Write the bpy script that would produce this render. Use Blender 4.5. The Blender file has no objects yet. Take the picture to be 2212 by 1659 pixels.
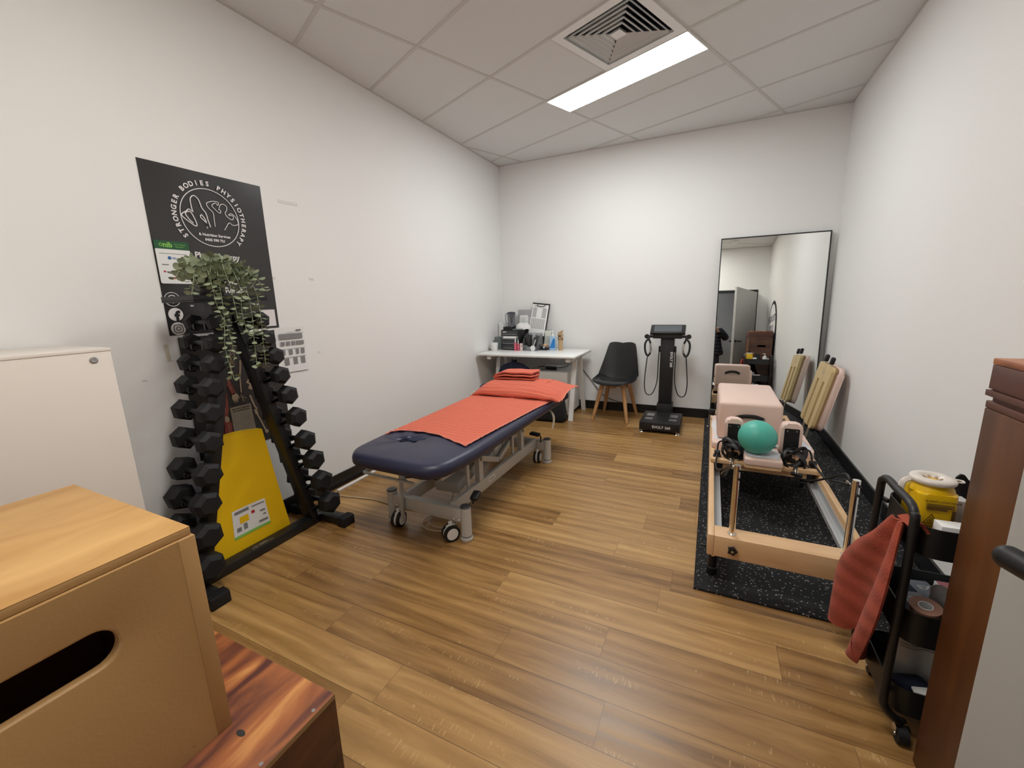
import bpy, bmesh, math, random
from mathutils import Vector, Matrix, Euler
random.seed(7)
SC = bpy.context.scene
COL = SC.collection
PI = math.pi

# ---------------------------------------------------------------- camera, world, exposure
cam_d = bpy.data.cameras.new('camera')
cam = bpy.data.objects.new('camera', cam_d)
COL.objects.link(cam)
SC.camera = cam
cam_d.sensor_fit = 'HORIZONTAL'
cam_d.sensor_width = 36.0
cam_d.lens = 36.0 * 894.7213 / 2212
cam_d.clip_start = 0.02
YAW, PITCH, ROLL = -0.4488, -0.2006, -0.0288
CAM = Vector((2.4758, -4.9210, 1.3514))
_f = Vector((math.sin(YAW) * math.cos(PITCH), math.cos(YAW) * math.cos(PITCH), math.sin(PITCH)))
_r = Vector((math.cos(YAW), -math.sin(YAW), 0))
_u = _r.cross(_f)
_r2 = _r * math.cos(ROLL) + _u * math.sin(ROLL)
_u2 = -_r * math.sin(ROLL) + _u * math.cos(ROLL)
cam.matrix_world = Matrix(((_r2.x, _u2.x, -_f.x, CAM.x), (_r2.y, _u2.y, -_f.y, CAM.y), (_r2.z, _u2.z, -_f.z, CAM.z), (0, 0, 0, 1)))
world = bpy.data.worlds.new('world')
SC.world = world
world.use_nodes = True
world.node_tree.nodes['Background'].inputs[0].default_value = (0.9, 0.92, 1.0, 1)
world.node_tree.nodes['Background'].inputs[1].default_value = 0.02
SC.view_settings.view_transform = 'Standard'
SC.view_settings.look = 'None'
SC.view_settings.exposure = 1.1
SC.view_settings.gamma = 1.0
SC.view_settings.use_curve_mapping = False
LAMP, LAMP2 = 17.5, 16.0          # radiance of the two lit ceiling panels
LAMP_COL, LAMP2_COL = (0.965, 1.0, 0.995), (1.0, 0.955, 0.885)

W, H = 3.481, 2.954              # room width, ceiling height
YF = -5.05                       # front wall (behind the camera)

# ---------------------------------------------------------------- helpers
def srgb(r, g, b):
    f = lambda c: (c / 255 / 12.92) if c / 255 <= 0.04045 else ((c / 255 + 0.055) / 1.055) ** 2.4
    return (f(r), f(g), f(b), 1)

def mat(name, col, rough=0.5, metal=0.0, var=0.06, vscale=8, bump=0.0, bscale=60, spec=0.5, coat=0.0, trans=0.0, emit=None, estr=0, alpha=1.0):
    m = bpy.data.materials.new(name)
    m.use_nodes = True
    nt = m.node_tree
    b = nt.nodes['Principled BSDF']
    b.inputs['Roughness'].default_value = rough
    b.inputs['Metallic'].default_value = metal
    b.inputs['Specular IOR Level'].default_value = spec
    b.inputs['Coat Weight'].default_value = coat
    b.inputs['Transmission Weight'].default_value = trans
    b.inputs['Alpha'].default_value = alpha
    tc = nt.nodes.new('ShaderNodeTexCoord')
    if var > 0:
        n = nt.nodes.new('ShaderNodeTexNoise'); n.inputs['Scale'].default_value = vscale; n.inputs['Detail'].default_value = 4
        nt.links.new(tc.outputs['Object'], n.inputs['Vector'])
        mx = nt.nodes.new('ShaderNodeMix'); mx.data_type = 'RGBA'
        mx.inputs[6].default_value = tuple(min(1, c * (1 - var)) for c in col[:3]) + (1,)
        mx.inputs[7].default_value = tuple(min(1, c * (1 + var)) for c in col[:3]) + (1,)
        nt.links.new(n.outputs['Fac'], mx.inputs[0])
        nt.links.new(mx.outputs[2], b.inputs['Base Color'])
    else:
        b.inputs['Base Color'].default_value = col
    if bump > 0:
        n2 = nt.nodes.new('ShaderNodeTexNoise'); n2.inputs['Scale'].default_value = bscale; n2.inputs['Detail'].default_value = 3
        nt.links.new(tc.outputs['Object'], n2.inputs['Vector'])
        bp = nt.nodes.new('ShaderNodeBump'); bp.inputs['Strength'].default_value = bump; bp.inputs['Distance'].default_value = 0.01
        nt.links.new(n2.outputs['Fac'], bp.inputs['Height']); nt.links.new(bp.outputs['Normal'], b.inputs['Normal'])
    if emit:
        b.inputs['Emission Color'].default_value = tuple(emit) + (1,)
        b.inputs['Emission Strength'].default_value = estr
    return m

def wood_mat(name, c1, c2, stretch=(1, 12, 12), rough=0.45, scale=3.0, contrast=(0.35, 0.7), c3=None, bump=0.05):
    """grain runs along the axis with the small stretch value"""
    m = bpy.data.materials.new(name); m.use_nodes = True
    nt = m.node_tree; b = nt.nodes['Principled BSDF']; b.inputs['Roughness'].default_value = rough
    tc = nt.nodes.new('ShaderNodeTexCoord'); mp = nt.nodes.new('ShaderNodeMapping')
    mp.inputs['Scale'].default_value = stretch
    nt.links.new(tc.outputs['Object'], mp.inputs['Vector'])
    n = nt.nodes.new('ShaderNodeTexNoise'); n.inputs['Scale'].default_value = scale; n.inputs['Detail'].default_value = 6; n.inputs['Distortion'].default_value = 0.6
    nt.links.new(mp.outputs[0], n.inputs['Vector'])
    cr = nt.nodes.new('ShaderNodeValToRGB')
    cr.color_ramp.elements[0].position = contrast[0]; cr.color_ramp.elements[0].color = c1
    cr.color_ramp.elements[1].position = contrast[1]; cr.color_ramp.elements[1].color = c2
    if c3:
        e = cr.color_ramp.elements.new(min(0.98, contrast[1] + 0.12)); e.color = c3
    nt.links.new(n.outputs['Fac'], cr.inputs[0]); nt.links.new(cr.outputs[0], b.inputs['Base Color'])
    bp = nt.nodes.new('ShaderNodeBump'); bp.inputs['Strength'].default_value = bump; bp.inputs['Distance'].default_value = 0.005
    nt.links.new(n.outputs['Fac'], bp.inputs['Height']); nt.links.new(bp.outputs['Normal'], b.inputs['Normal'])
    return m

def towel_mat(name, col, axis=1, freq=46.0, rib=0.6, dist=1.2):
    m = bpy.data.materials.new(name); m.use_nodes = True
    nt = m.node_tree; b = nt.nodes['Principled BSDF']; b.inputs['Roughness'].default_value = 0.95
    b.inputs['Specular IOR Level'].default_value = 0.1
    b.inputs['Sheen Weight'].default_value = 0.08; b.inputs['Sheen Roughness'].default_value = 0.6
    tc = nt.nodes.new('ShaderNodeTexCoord')
    w = nt.nodes.new('ShaderNodeTexWave'); w.bands_direction = 'XYZ'[axis]; w.inputs['Scale'].default_value = freq / 2 / PI * 2
    w.inputs['Distortion'].default_value = dist; w.inputs['Detail'].default_value = 2; w.inputs['Detail Scale'].default_value = 1.0
    nt.links.new(tc.outputs['Object'], w.inputs['Vector'])
    n = nt.nodes.new('ShaderNodeTexNoise'); n.inputs['Scale'].default_value = 260; n.inputs['Detail'].default_value = 2
    nt.links.new(tc.outputs['Object'], n.inputs['Vector'])
    mx = nt.nodes.new('ShaderNodeMath'); mx.operation = 'MULTIPLY_ADD'; mx.inputs[1].default_value = rib
    nt.links.new(w.outputs['Fac'], mx.inputs[0])
    ns = nt.nodes.new('ShaderNodeMath'); ns.operation = 'MULTIPLY'; ns.inputs[1].default_value = 0.5
    nt.links.new(n.outputs['Fac'], ns.inputs[0]); nt.links.new(ns.outputs[0], mx.inputs[2])
    bp = nt.nodes.new('ShaderNodeBump'); bp.inputs['Strength'].default_value = 0.9; bp.inputs['Distance'].default_value = 0.006
    nt.links.new(mx.outputs[0], bp.inputs['Height']); nt.links.new(bp.outputs['Normal'], b.inputs['Normal'])
    cr = nt.nodes.new('ShaderNodeMix'); cr.data_type = 'RGBA'
    cr.inputs[6].default_value = tuple(c * 0.78 for c in col[:3]) + (1,); cr.inputs[7].default_value = tuple(min(1, c * 1.12) for c in col[:3]) + (1,)
    nt.links.new(n.outputs['Fac'], cr.inputs[0]); nt.links.new(cr.outputs[2], b.inputs['Base Color'])
    return m

class MB:
    def __init__(s): s.bm = bmesh.new()
    def _new(s, fn):
        n0 = len(s.bm.verts); fn(); s.bm.verts.ensure_lookup_table(); return s.bm.verts[n0:]
    def box(s, c, d, rot=None, bev=0.0, seg=2):
        M = Matrix.Translation(c) @ (rot.to_matrix().to_4x4() if rot else Matrix()) @ Matrix.Diagonal((d[0], d[1], d[2], 1))
        r = bmesh.ops.create_cube(s.bm, size=1.0, matrix=M)
        if bev > 0:
            es = list({e for v in r['verts'] for e in v.link_edges})
            bmesh.ops.bevel(s.bm, geom=es, offset=bev, segments=seg, profile=0.5, affect='EDGES', clamp_overlap=True)
        return s
    def box2(s, a, b, bev=0.0, seg=2):
        return s.box(tuple((a[i] + b[i]) / 2 for i in range(3)), tuple(abs(b[i] - a[i]) for i in range(3)), None, bev, seg)
    def bar(s, p0, p1, w, h, up=(0, 0, 1), bev=0.0):
        p0, p1 = Vector(p0), Vector(p1); d = p1 - p0; L = d.length; y = d.normalized()
        x = y.cross(Vector(up)); x = x.normalized() if x.length > 1e-5 else y.orthogonal().normalized(); z = x.cross(y)
        R = Matrix((x, y, z)).transposed()
        return s.box(tuple((p0 + p1) / 2), (w, L, h), R.to_euler(), bev)
    def cyl(s, p0, p1, r0, r1=None, n=20, caps=True):
        r1 = r0 if r1 is None else r1
        p0, p1 = Vector(p0), Vector(p1); y = (p1 - p0).normalized(); a = y.orthogonal().normalized(); b = y.cross(a)
        ra, rb = [], []
        for i in range(n):
            t = 2 * PI * i / n; o = a * math.cos(t) + b * math.sin(t)
            ra.append(s.bm.verts.new(p0 + o * r0)); rb.append(s.bm.verts.new(p1 + o * r1))
        for i in range(n):
            j = (i + 1) % n; s.bm.faces.new((ra[i], ra[j], rb[j], rb[i]))
        if caps:
            s.bm.faces.new(ra[::-1]); s.bm.faces.new(rb)
        return s
    def tube(s, pts, r, n=10, closed=False, radii=None, flat=1.0, ref=None):
        P = [Vector(p) for p in pts]; m = len(P); rings = []; prev = None
        for i in range(m):
            if closed: t = (P[(i + 1) % m] - P[i - 1]).normalized()
            else: t = (P[min(i + 1, m - 1)] - P[max(i - 1, 0)]).normalized()
            if prev is None:
                a = Vector(ref) if ref else t.orthogonal(); a = (a - t * a.dot(t)).normalized()
            else:
                a = prev - t * prev.dot(t); a = a.normalized() if a.length > 1e-6 else t.orthogonal().normalized()
            prev = a; b = t.cross(a); rr = radii[i] if radii else r
            rings.append([s.bm.verts.new(P[i] + a * math.cos(2 * PI * k / n) * rr + b * math.sin(2 * PI * k / n) * rr * flat) for k in range(n)])
        for i in range(m if closed else m - 1):
            A, B = rings[i], rings[(i + 1) % m]
            for k in range(n):
                l = (k + 1) % n; s.bm.faces.new((A[k], A[l], B[l], B[k]))
        if not closed:
            s.bm.faces.new(rings[0][::-1]); s.bm.faces.new(rings[-1])
        return s
    def lathe(s, prof, o=(0, 0, 0), n=28, M=None, sx=1.0, sy=1.0):
        M = M or Matrix(); o = Vector(o); rings = []
        for r, z in prof:
            if r < 1e-6: rings.append([s.bm.verts.new(o + M @ Vector((0, 0, z)))])
            else: rings.append([s.bm.verts.new(o + M @ Vector((r * sx * math.cos(2 * PI * k / n), r * sy * math.sin(2 * PI * k / n), z))) for k in range(n)])
        for A, B in zip(rings, rings[1:]):
            for k in range(n):
                l = (k + 1) % n
                if len(A) == 1 and len(B) == 1: continue
                if len(A) == 1: s.bm.faces.new((A[0], B[l], B[k]))
                elif len(B) == 1: s.bm.faces.new((A[k], A[l], B[0]))
                else: s.bm.faces.new((A[k], A[l], B[l], B[k]))
        if len(rings[0]) > 1: s.bm.faces.new(rings[0][::-1])
        if len(rings[-1]) > 1: s.bm.faces.new(rings[-1])
        return s
    def prism(s, poly, h0, h1, O=(0, 0, 0), X=(1, 0, 0), Y=(0, 1, 0), bev=0.0, seg=2):
        O, X, Y = Vector(O), Vector(X), Vector(Y); Z = X.cross(Y).normalized()
        a = [s.bm.verts.new(O + X * p[0] + Y * p[1] + Z * h0) for p in poly]
        b = [s.bm.verts.new(O + X * p[0] + Y * p[1] + Z * h1) for p in poly]
        n = len(poly); fs = [s.bm.faces.new(a[::-1]), s.bm.faces.new(b)]
        for i in range(n):
            j = (i + 1) % n; fs.append(s.bm.faces.new((a[i], a[j], b[j], b[i])))
        if bev > 0:
            es = list({e for f in fs[:2] for e in f.edges})
            bmesh.ops.bevel(s.bm, geom=es, offset=bev, segments=seg, profile=0.5, affect='EDGES', clamp_overlap=True)
        return s
    def flat(s, poly, O, X, Y):
        O, X, Y = Vector(O), Vector(X), Vector(Y)
        s.bm.faces.new([s.bm.verts.new(O + X * p[0] + Y * p[1]) for p in poly]); return s
    def sheet(s, f, nu, nv, th=0.0, closed_u=False):
        """grid f(u,v) -> Vector, u,v in 0..1; th gives a real thickness along the normal"""
        G = [[Vector(f(i / nu, j / nv)) for j in range(nv + 1)] for i in range(nu + 1)]
        def nrm(i, j):
            a = G[min(i + 1, nu)][j] - G[max(i - 1, 0)][j]; b = G[i][min(j + 1, nv)] - G[i][max(j - 1, 0)]
            n = a.cross(b); return n.normalized() if n.length > 1e-9 else Vector((0, 0, 1))
        T = [[s.bm.verts.new(G[i][j]) for j in range(nv + 1)] for i in range(nu + 1)]
        for i in range(nu):
            for j in range(nv): s.bm.faces.new((T[i][j], T[i + 1][j], T[i + 1][j + 1], T[i][j + 1]))
        if th:
            U = [[s.bm.verts.new(G[i][j] - nrm(i, j) * th) for j in range(nv + 1)] for i in range(nu + 1)]
            for i in range(nu):
                for j in range(nv): s.bm.faces.new((U[i][j], U[i][j + 1], U[i + 1][j + 1], U[i + 1][j]))
            for i in range(nu):
                s.bm.faces.new((T[i + 1][0], T[i][0], U[i][0], U[i + 1][0])); s.bm.faces.new((T[i][nv], T[i + 1][nv], U[i + 1][nv], U[i][nv]))
            for j in range(nv):
                s.bm.faces.new((T[0][j], T[0][j + 1], U[0][j + 1], U[0][j])); s.bm.faces.new((T[nu][j + 1], T[nu][j], U[nu][j], U[nu][j + 1]))
        return s
    def sphere(s, c, r, nu=24, nv=14, sc=(1, 1, 1)):
        prof = [(r * math.sin(PI * i / nv), -r * math.cos(PI * i / nv)) for i in range(nv + 1)]
        return s.lathe([(max(0, a), b) for a, b in prof], c, nu, Matrix.Diagonal((sc[0], sc[1], sc[2], 1)))
    def text(s, t, size, O, X, Y, align='CENTER', bold=0.0, space=1.0):
        O, X, Y = Vector(O), Vector(X), Vector(Y)
        for V, F in [text_geo(t, size, align, bold, space)]:
            vs = [s.bm.verts.new(O + X * v[0] + Y * v[1]) for v in V]
            for f in F:
                try: s.bm.faces.new([vs[i] for i in f])
                except ValueError: pass
        return s
    def build(s, name, m, parent=None, loc=None, rot=None, smooth=35):
        bm = s.bm
        bmesh.ops.recalc_face_normals(bm, faces=bm.faces[:]) if smooth is not None else None
        if smooth:
            a = math.radians(smooth)
            for f in bm.faces: f.smooth = True
            for e in bm.edges:
                e.smooth = not (len(e.link_faces) == 2 and e.calc_face_angle(0) > a)
        me = bpy.data.meshes.new(name); bm.to_mesh(me); bm.free()
        me.materials.append(m)
        o = bpy.data.objects.new(name, me); COL.objects.link(o)
        if parent: o.parent = parent
        if loc: o.location = loc
        if rot: o.rotation_euler = rot
        return o

_tcache = {}
def text_geo(t, size, align='CENTER', bold=0.0, space=1.0):
    k = (t, size, align, bold, space)
    if k in _tcache: return _tcache[k]
    c = bpy.data.curves.new('lettering', 'FONT'); c.body = t; c.size = size; c.align_x = align; c.offset = bold; c.space_character = space
    c.resolution_u = 3; c.fill_mode = 'FRONT'
    o = bpy.data.objects.new('lettering', c); COL.objects.link(o)
    dg = bpy.context.evaluated_depsgraph_get()
    me = bpy.data.meshes.new_from_object(o.evaluated_get(dg))
    r = ([tuple(v.co) for v in me.vertices], [tuple(p.vertices) for p in me.polygons])
    bpy.data.objects.remove(o); bpy.data.curves.remove(c); bpy.data.meshes.remove(me)
    _tcache[k] = r
    return r

def tag(o, label=None, cat=None, group=None, kind=None):
    if label: o['label'] = label
    if cat: o['category'] = cat
    if group: o['group'] = group
    if kind: o['kind'] = kind
    return o
def thing(name, label, cat, loc=(0, 0, 0), rotz=0.0, group=None, rot=None):
    o = bpy.data.objects.new(name, None); COL.objects.link(o); o.empty_display_size = 0.05
    o.location = loc; o.rotation_euler = rot or (0, 0, rotz)
    return tag(o, label, cat, group)
def struct(name, mb, m, parent=None, label=None, smooth=None):
    o = mb.build(name, m, parent, smooth=smooth)
    if not parent: o['kind'] = 'structure'
    if label: o['label'] = label
    return o
def dup(root, loc, label=None, rot=None):
    r = root.copy(); COL.objects.link(r); r.location = loc
    if rot: r.rotation_euler = rot
    if label: r['label'] = label
    for ch in list(root.children):
        c = ch.copy(); COL.objects.link(c); c.parent = r
        for g in ch.children:
            d = g.copy(); COL.objects.link(d); d.parent = c
    return r
def lerp(a, b, t): return a + (b - a) * t
def vlerp(a, b, t): return Vector(a).lerp(Vector(b), t)
def spline(pts, n=8, closed=False):
    P = [Vector(p) for p in pts]; m = len(P); out = []
    for i in range(m if closed else m - 1):
        p0 = P[i - 1] if (closed or i > 0) else P[0]; p1 = P[i]; p2 = P[(i + 1) % m]; p3 = P[(i + 2) % m] if (closed or i + 2 < m) else P[-1]
        for k in range(n):
            t = k / n
            out.append(0.5 * ((2 * p1) + (p2 - p0) * t + (2 * p0 - 5 * p1 + 4 * p2 - p3) * t * t + (3 * p1 - p0 - 3 * p2 + p3) * t ** 3))
    if not closed: out.append(P[-1])
    return out
def rrect(w, h, r, n=5, cx=0, cy=0):
    out = []
    for sx, sy, a0 in ((1, 1, 0), (-1, 1, 90), (-1, -1, 180), (1, -1, 270)):
        for k in range(n + 1):
            a = math.radians(a0 + 90 * k / n); out.append((cx + sx * (w / 2 - r) + r * math.cos(a), cy + sy * (h / 2 - r) + r * math.sin(a)))
    return out
def circ(r, n=24, cx=0, cy=0): return [(cx + r * math.cos(2 * PI * k / n), cy + r * math.sin(2 * PI * k / n)) for k in range(n)]
def settle(root, base):
    """move the thing's own origin to its base, parts built in room coordinates stay where they are"""
    root.location = base
    for ch in root.children: ch.location = (-base[0], -base[1], -base[2])
# ---------------------------------------------------------------- materials
M = {}
M['wall'] = mat('wall_paint', (0.83, 0.825, 0.815, 1), 0.6, var=0.01, vscale=3, bump=0.03, bscale=180, spec=0.25)
M['tile'] = mat('ceiling_tile', (0.735, 0.75, 0.745, 1), 0.9, var=0.035, vscale=260, bump=0.12, bscale=330, spec=0.1)
M['tbar'] = mat('ceiling_grid_paint', (0.60, 0.59, 0.565, 1), 0.6, var=0.02)
M['skirt'] = mat('black_skirting', (0.006, 0.006, 0.007, 1), 0.35, var=0.1)
M['white'] = mat('white_laminate', (0.80, 0.80, 0.785, 1), 0.3, var=0.01)
M['offwhite'] = mat('pale_grey_steel', (0.50, 0.49, 0.47, 1), 0.4, var=0.02)
M['paper'] = mat('white_paper', (0.78, 0.78, 0.77, 1), 0.7, var=0.02)
M['black'] = mat('black_plastic', (0.0085, 0.0085, 0.0095, 1), 0.45, var=0.15, spec=0.4)
M['rubber'] = mat('black_rubber', (0.0095, 0.0095, 0.011, 1), 0.6, var=0.2, vscale=30, bump=0.05, bscale=200, spec=0.35)
M['blackmetal'] = mat('black_powder_coat', (0.009, 0.009, 0.010, 1), 0.45, var=0.12)
M['darkgrey'] = mat('dark_grey_plastic', (0.045, 0.046, 0.05, 1), 0.45)
M['midgrey'] = mat('mid_grey_plastic', (0.16, 0.16, 0.165, 1), 0.45)
M['midblack'] = mat('black_knurled_steel', (0.02, 0.02, 0.022, 1), 0.4, metal=0.3, var=0.1)
M['chrome'] = mat('chrome', (0.75, 0.74, 0.72, 1), 0.13, metal=1.0, var=0.02)
M['steel'] = mat('brushed_steel', (0.55, 0.55, 0.55, 1), 0.35, metal=1.0, var=0.03)
M['alu'] = mat('aluminium_track', (0.62, 0.63, 0.64, 1), 0.4, metal=0.6, var=0.03, vscale=20)
M['navy'] = mat('navy_vinyl', (0.017, 0.019, 0.050, 1), 0.42, var=0.12, vscale=3, bump=0.12, bscale=14)
M['navycloth'] = mat('navy_cloth', (0.016, 0.022, 0.055, 1), 0.85, var=0.2, vscale=12, bump=0.2, bscale=40)
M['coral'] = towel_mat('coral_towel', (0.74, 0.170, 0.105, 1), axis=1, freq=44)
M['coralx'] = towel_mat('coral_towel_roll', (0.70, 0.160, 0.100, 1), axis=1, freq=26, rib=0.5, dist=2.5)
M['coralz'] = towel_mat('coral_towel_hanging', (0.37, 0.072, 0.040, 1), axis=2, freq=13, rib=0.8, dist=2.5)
M['coraledge'] = mat('coral_towel_hem', (0.75, 0.26, 0.19, 1), 0.9, var=0.05)
M['pink'] = mat('pink_vinyl', (0.75, 0.55, 0.475, 1), 0.42, var=0.03, bump=0.08, bscale=300)
M['maple'] = wood_mat('maple_wood', srgb(205, 165, 122), srgb(222, 186, 145), (6, 1.2, 10), 0.4, 2.5, (0.3, 0.75))
M['maplex'] = wood_mat('maple_wood_cross', srgb(205, 165, 122), srgb(222, 186, 145), (1.2, 8, 10), 0.4, 2.5, (0.3, 0.75))
M['birch'] = wood_mat('pale_birch_ply', srgb(196, 168, 118), srgb(214, 190, 142), (8, 8, 1.2), 0.5, 2.5, (0.3, 0.75))
M['plyedge'] = mat('ply_edge', srgb(150, 118, 80), 0.6, var=0.25, vscale=60)
M['plytop'] = wood_mat('light_plywood_top', srgb(180, 132, 72), srgb(216, 172, 110), (4.5, 1.6, 8), 0.5, 2.6, (0.22, 0.8))
M['mdf'] = mat('tan_fibreboard', srgb(172, 134, 86), 0.55, var=0.07, vscale=5, bump=0.05, bscale=120)
M['stain'] = wood_mat('stained_plywood', srgb(88, 46, 38), srgb(166, 98, 54), (6.0, 1.2, 6), 0.40, 2.3, (0.36, 0.56), srgb(206, 142, 82))
M['stainv'] = wood_mat('stained_plywood_front', srgb(58, 32, 22), srgb(98, 60, 40), (1.3, 1.3, 6), 0.42, 2.6, (0.3, 0.66))
M['cabwhite'] = mat('warm_lit_white_laminate', (0.75, 0.69, 0.635, 1), 0.35, var=0.01)  # white laminate with the tint of the warm light put into its colour
M['stainz'] = wood_mat('stained_plywood_upright', srgb(76, 42, 18), srgb(110, 66, 30), (5, 5, 0.7), 0.42, 2.5, (0.3, 0.72))
M['stain_dark'] = wood_mat('dark_stained_plywood', srgb(74, 42, 32), srgb(96, 58, 44), (7, 1.2, 9), 0.45, 2.0, (0.3, 0.75))
M['oak'] = wood_mat('oak_leg', srgb(168, 122, 78), srgb(196, 150, 102), (9, 9, 1.2), 0.45, 3.0)
M['yellow'] = mat('yellow_vinyl', (0.86, 0.53, 0.004, 1), 0.45, var=0.05, vscale=4, bump=0.15, bscale=9)
M['blue'] = mat('blue_vinyl', (0.010, 0.055, 0.20, 1), 0.5, var=0.1)
M['yelplastic'] = mat('yellow_plastic', (0.80, 0.50, 0.006, 1), 0.35, var=0.04)
M['milky'] = mat('milky_plastic', (0.78, 0.72, 0.66, 1), 0.35, var=0.03, trans=0.15)
M['teal'] = mat('teal_rubber', (0.075, 0.43, 0.34, 1), 0.45, var=0.14, vscale=9, bump=0.08, bscale=12)
M['leaf'] = mat('eucalyptus_leaf', (0.25, 0.29, 0.18, 1), 0.55, var=0.4, vscale=18)
M['stem'] = mat('eucalyptus_stem', (0.30, 0.34, 0.20, 1), 0.6, var=0.1)
M['poster'] = mat('charcoal_poster', (0.030, 0.028, 0.028, 1), 0.28, var=0.08, bump=0.04, bscale=6)
M['ink'] = mat('white_print', (0.75, 0.72, 0.72, 1), 0.5, var=0)
M['inkblack'] = mat('black_print', (0.012, 0.012, 0.014, 1), 0.5, var=0)
M['inkgrey'] = mat('grey_print', (0.22, 0.22, 0.22, 1), 0.6, var=0.5, vscale=180)
M['green'] = mat('green_print', (0.010, 0.085, 0.028, 1), 0.4, var=0.05)
M['lime'] = mat('lime_print', (0.25, 0.55, 0.10, 1), 0.4, var=0.03)
M['red'] = mat('red_print', (0.45, 0.02, 0.03, 1), 0.4, var=0.03)
M['bluep'] = mat('blue_print', (0.02, 0.12, 0.35, 1), 0.4, var=0.03)
M['muscle'] = mat('anatomy_red_print', (0.24, 0.050, 0.038, 1), 0.5, var=0.6, vscale=32)
M['bone'] = mat('anatomy_bone_print', (0.42, 0.31, 0.20, 1), 0.5, var=0.3, vscale=30)
M['beige'] = mat('beige_print', (0.30, 0.235, 0.165, 1), 0.6, var=0.2, vscale=60)
M['board'] = mat('dark_chart', (0.028, 0.025, 0.023, 1), 0.5, var=0.1)
M['cream'] = mat('cream_strap', (0.62, 0.56, 0.45, 1), 0.7, var=0.05)
M['ivory'] = mat('ivory_cable', (0.50, 0.40, 0.28, 1), 0.6, var=0.05)
M['doorgrey'] = mat('grey_door_paint', (0.42, 0.415, 0.40, 1), 0.5, var=0.015)
M['skin'] = mat('skin', (0.55, 0.33, 0.24, 1), 0.5, var=0.05)
M['hair'] = mat('dark_hair', (0.03, 0.02, 0.015, 1), 0.5, var=0.3, vscale=40)
M['jacket'] = mat('navy_puffer', (0.010, 0.013, 0.022, 1), 0.5, var=0.2, vscale=20)
M['trouser'] = mat('black_trousers', (0.012, 0.012, 0.014, 1), 0.8, var=0.1)
M['clear'] = mat('clear_acrylic', (0.9, 0.92, 0.93, 1), 0.08, var=0, trans=0.95)
M['smoke'] = mat('smoky_clear_plastic', (0.55, 0.56, 0.60, 1), 0.12, var=0, trans=0.85)
M['gelblue'] = mat('blue_gel', (0.02, 0.20, 0.55, 1), 0.2, var=0.05)
M['gelpale'] = mat('pale_blue_gel', (0.35, 0.50, 0.68, 1), 0.15, var=0.03)
M['pinkp'] = mat('pink_bottle_plastic', (0.55, 0.10, 0.15, 1), 0.3, var=0.05)
M['rose'] = mat('rose_print', (0.42, 0.10, 0.12, 1), 0.5, var=0.05)
M['tan'] = mat('tan_model', (0.48, 0.32, 0.17, 1), 0.5, var=0.15, vscale=40)
M['slot'] = mat('bronze_bar', (0.20, 0.165, 0.12, 1), 0.45, var=0.1)
M['mirror'] = mat('mirror_glass', (0.90, 0.925, 0.91, 1), 0.0, metal=1.0, var=0)
M['screen'] = mat('grey_screen', (0.09, 0.10, 0.11, 1), 0.25, var=0.02)
M['greygreen'] = mat('grey_green_plastic', (0.13, 0.16, 0.15, 1), 0.5)
M['tapebox'] = mat('slate_card', (0.085, 0.10, 0.13, 1), 0.5)
M['greycard'] = mat('grey_card', (0.36, 0.36, 0.37, 1), 0.5)
M['kintape'] = mat('tan_tape', (0.33, 0.17, 0.12, 1), 0.8)
M['cloth'] = mat('printed_wipe_cloth', (0.62, 0.63, 0.68, 1), 0.8, var=0.25, vscale=30, bump=0.3, bscale=25)
M['clothwhite'] = mat('white_cloth', (0.66, 0.65, 0.64, 1), 0.85, var=0.06, bump=0.3, bscale=30)
M['maroon'] = mat('maroon_card', (0.10, 0.018, 0.018, 1), 0.5)
M['ventdark'] = mat('dark_duct', (0.012, 0.018, 0.030, 1), 0.7)
M['lamp'] = mat('lit_diffuser', (0.9, 0.9, 0.9, 1), 0.5, var=0, emit=LAMP_COL, estr=LAMP)
M['lamp2'] = mat('lit_diffuser_warm', (0.9, 0.9, 0.9, 1), 0.5, var=0, emit=LAMP2_COL, estr=LAMP2)
M['corridor_fill'] = mat('corridor_fill_emitter', (0.9, 0.9, 0.9, 1), 0.5, var=0, emit=(1.0, 1.0, 1.0), estr=20.0)
M['tapewhite'] = mat('white_tape', (0.70, 0.69, 0.67, 1), 0.5, var=0.03)
M['corridor'] = mat('corridor_paint', (0.42, 0.42, 0.42, 1), 0.6, var=0.02)

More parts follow.
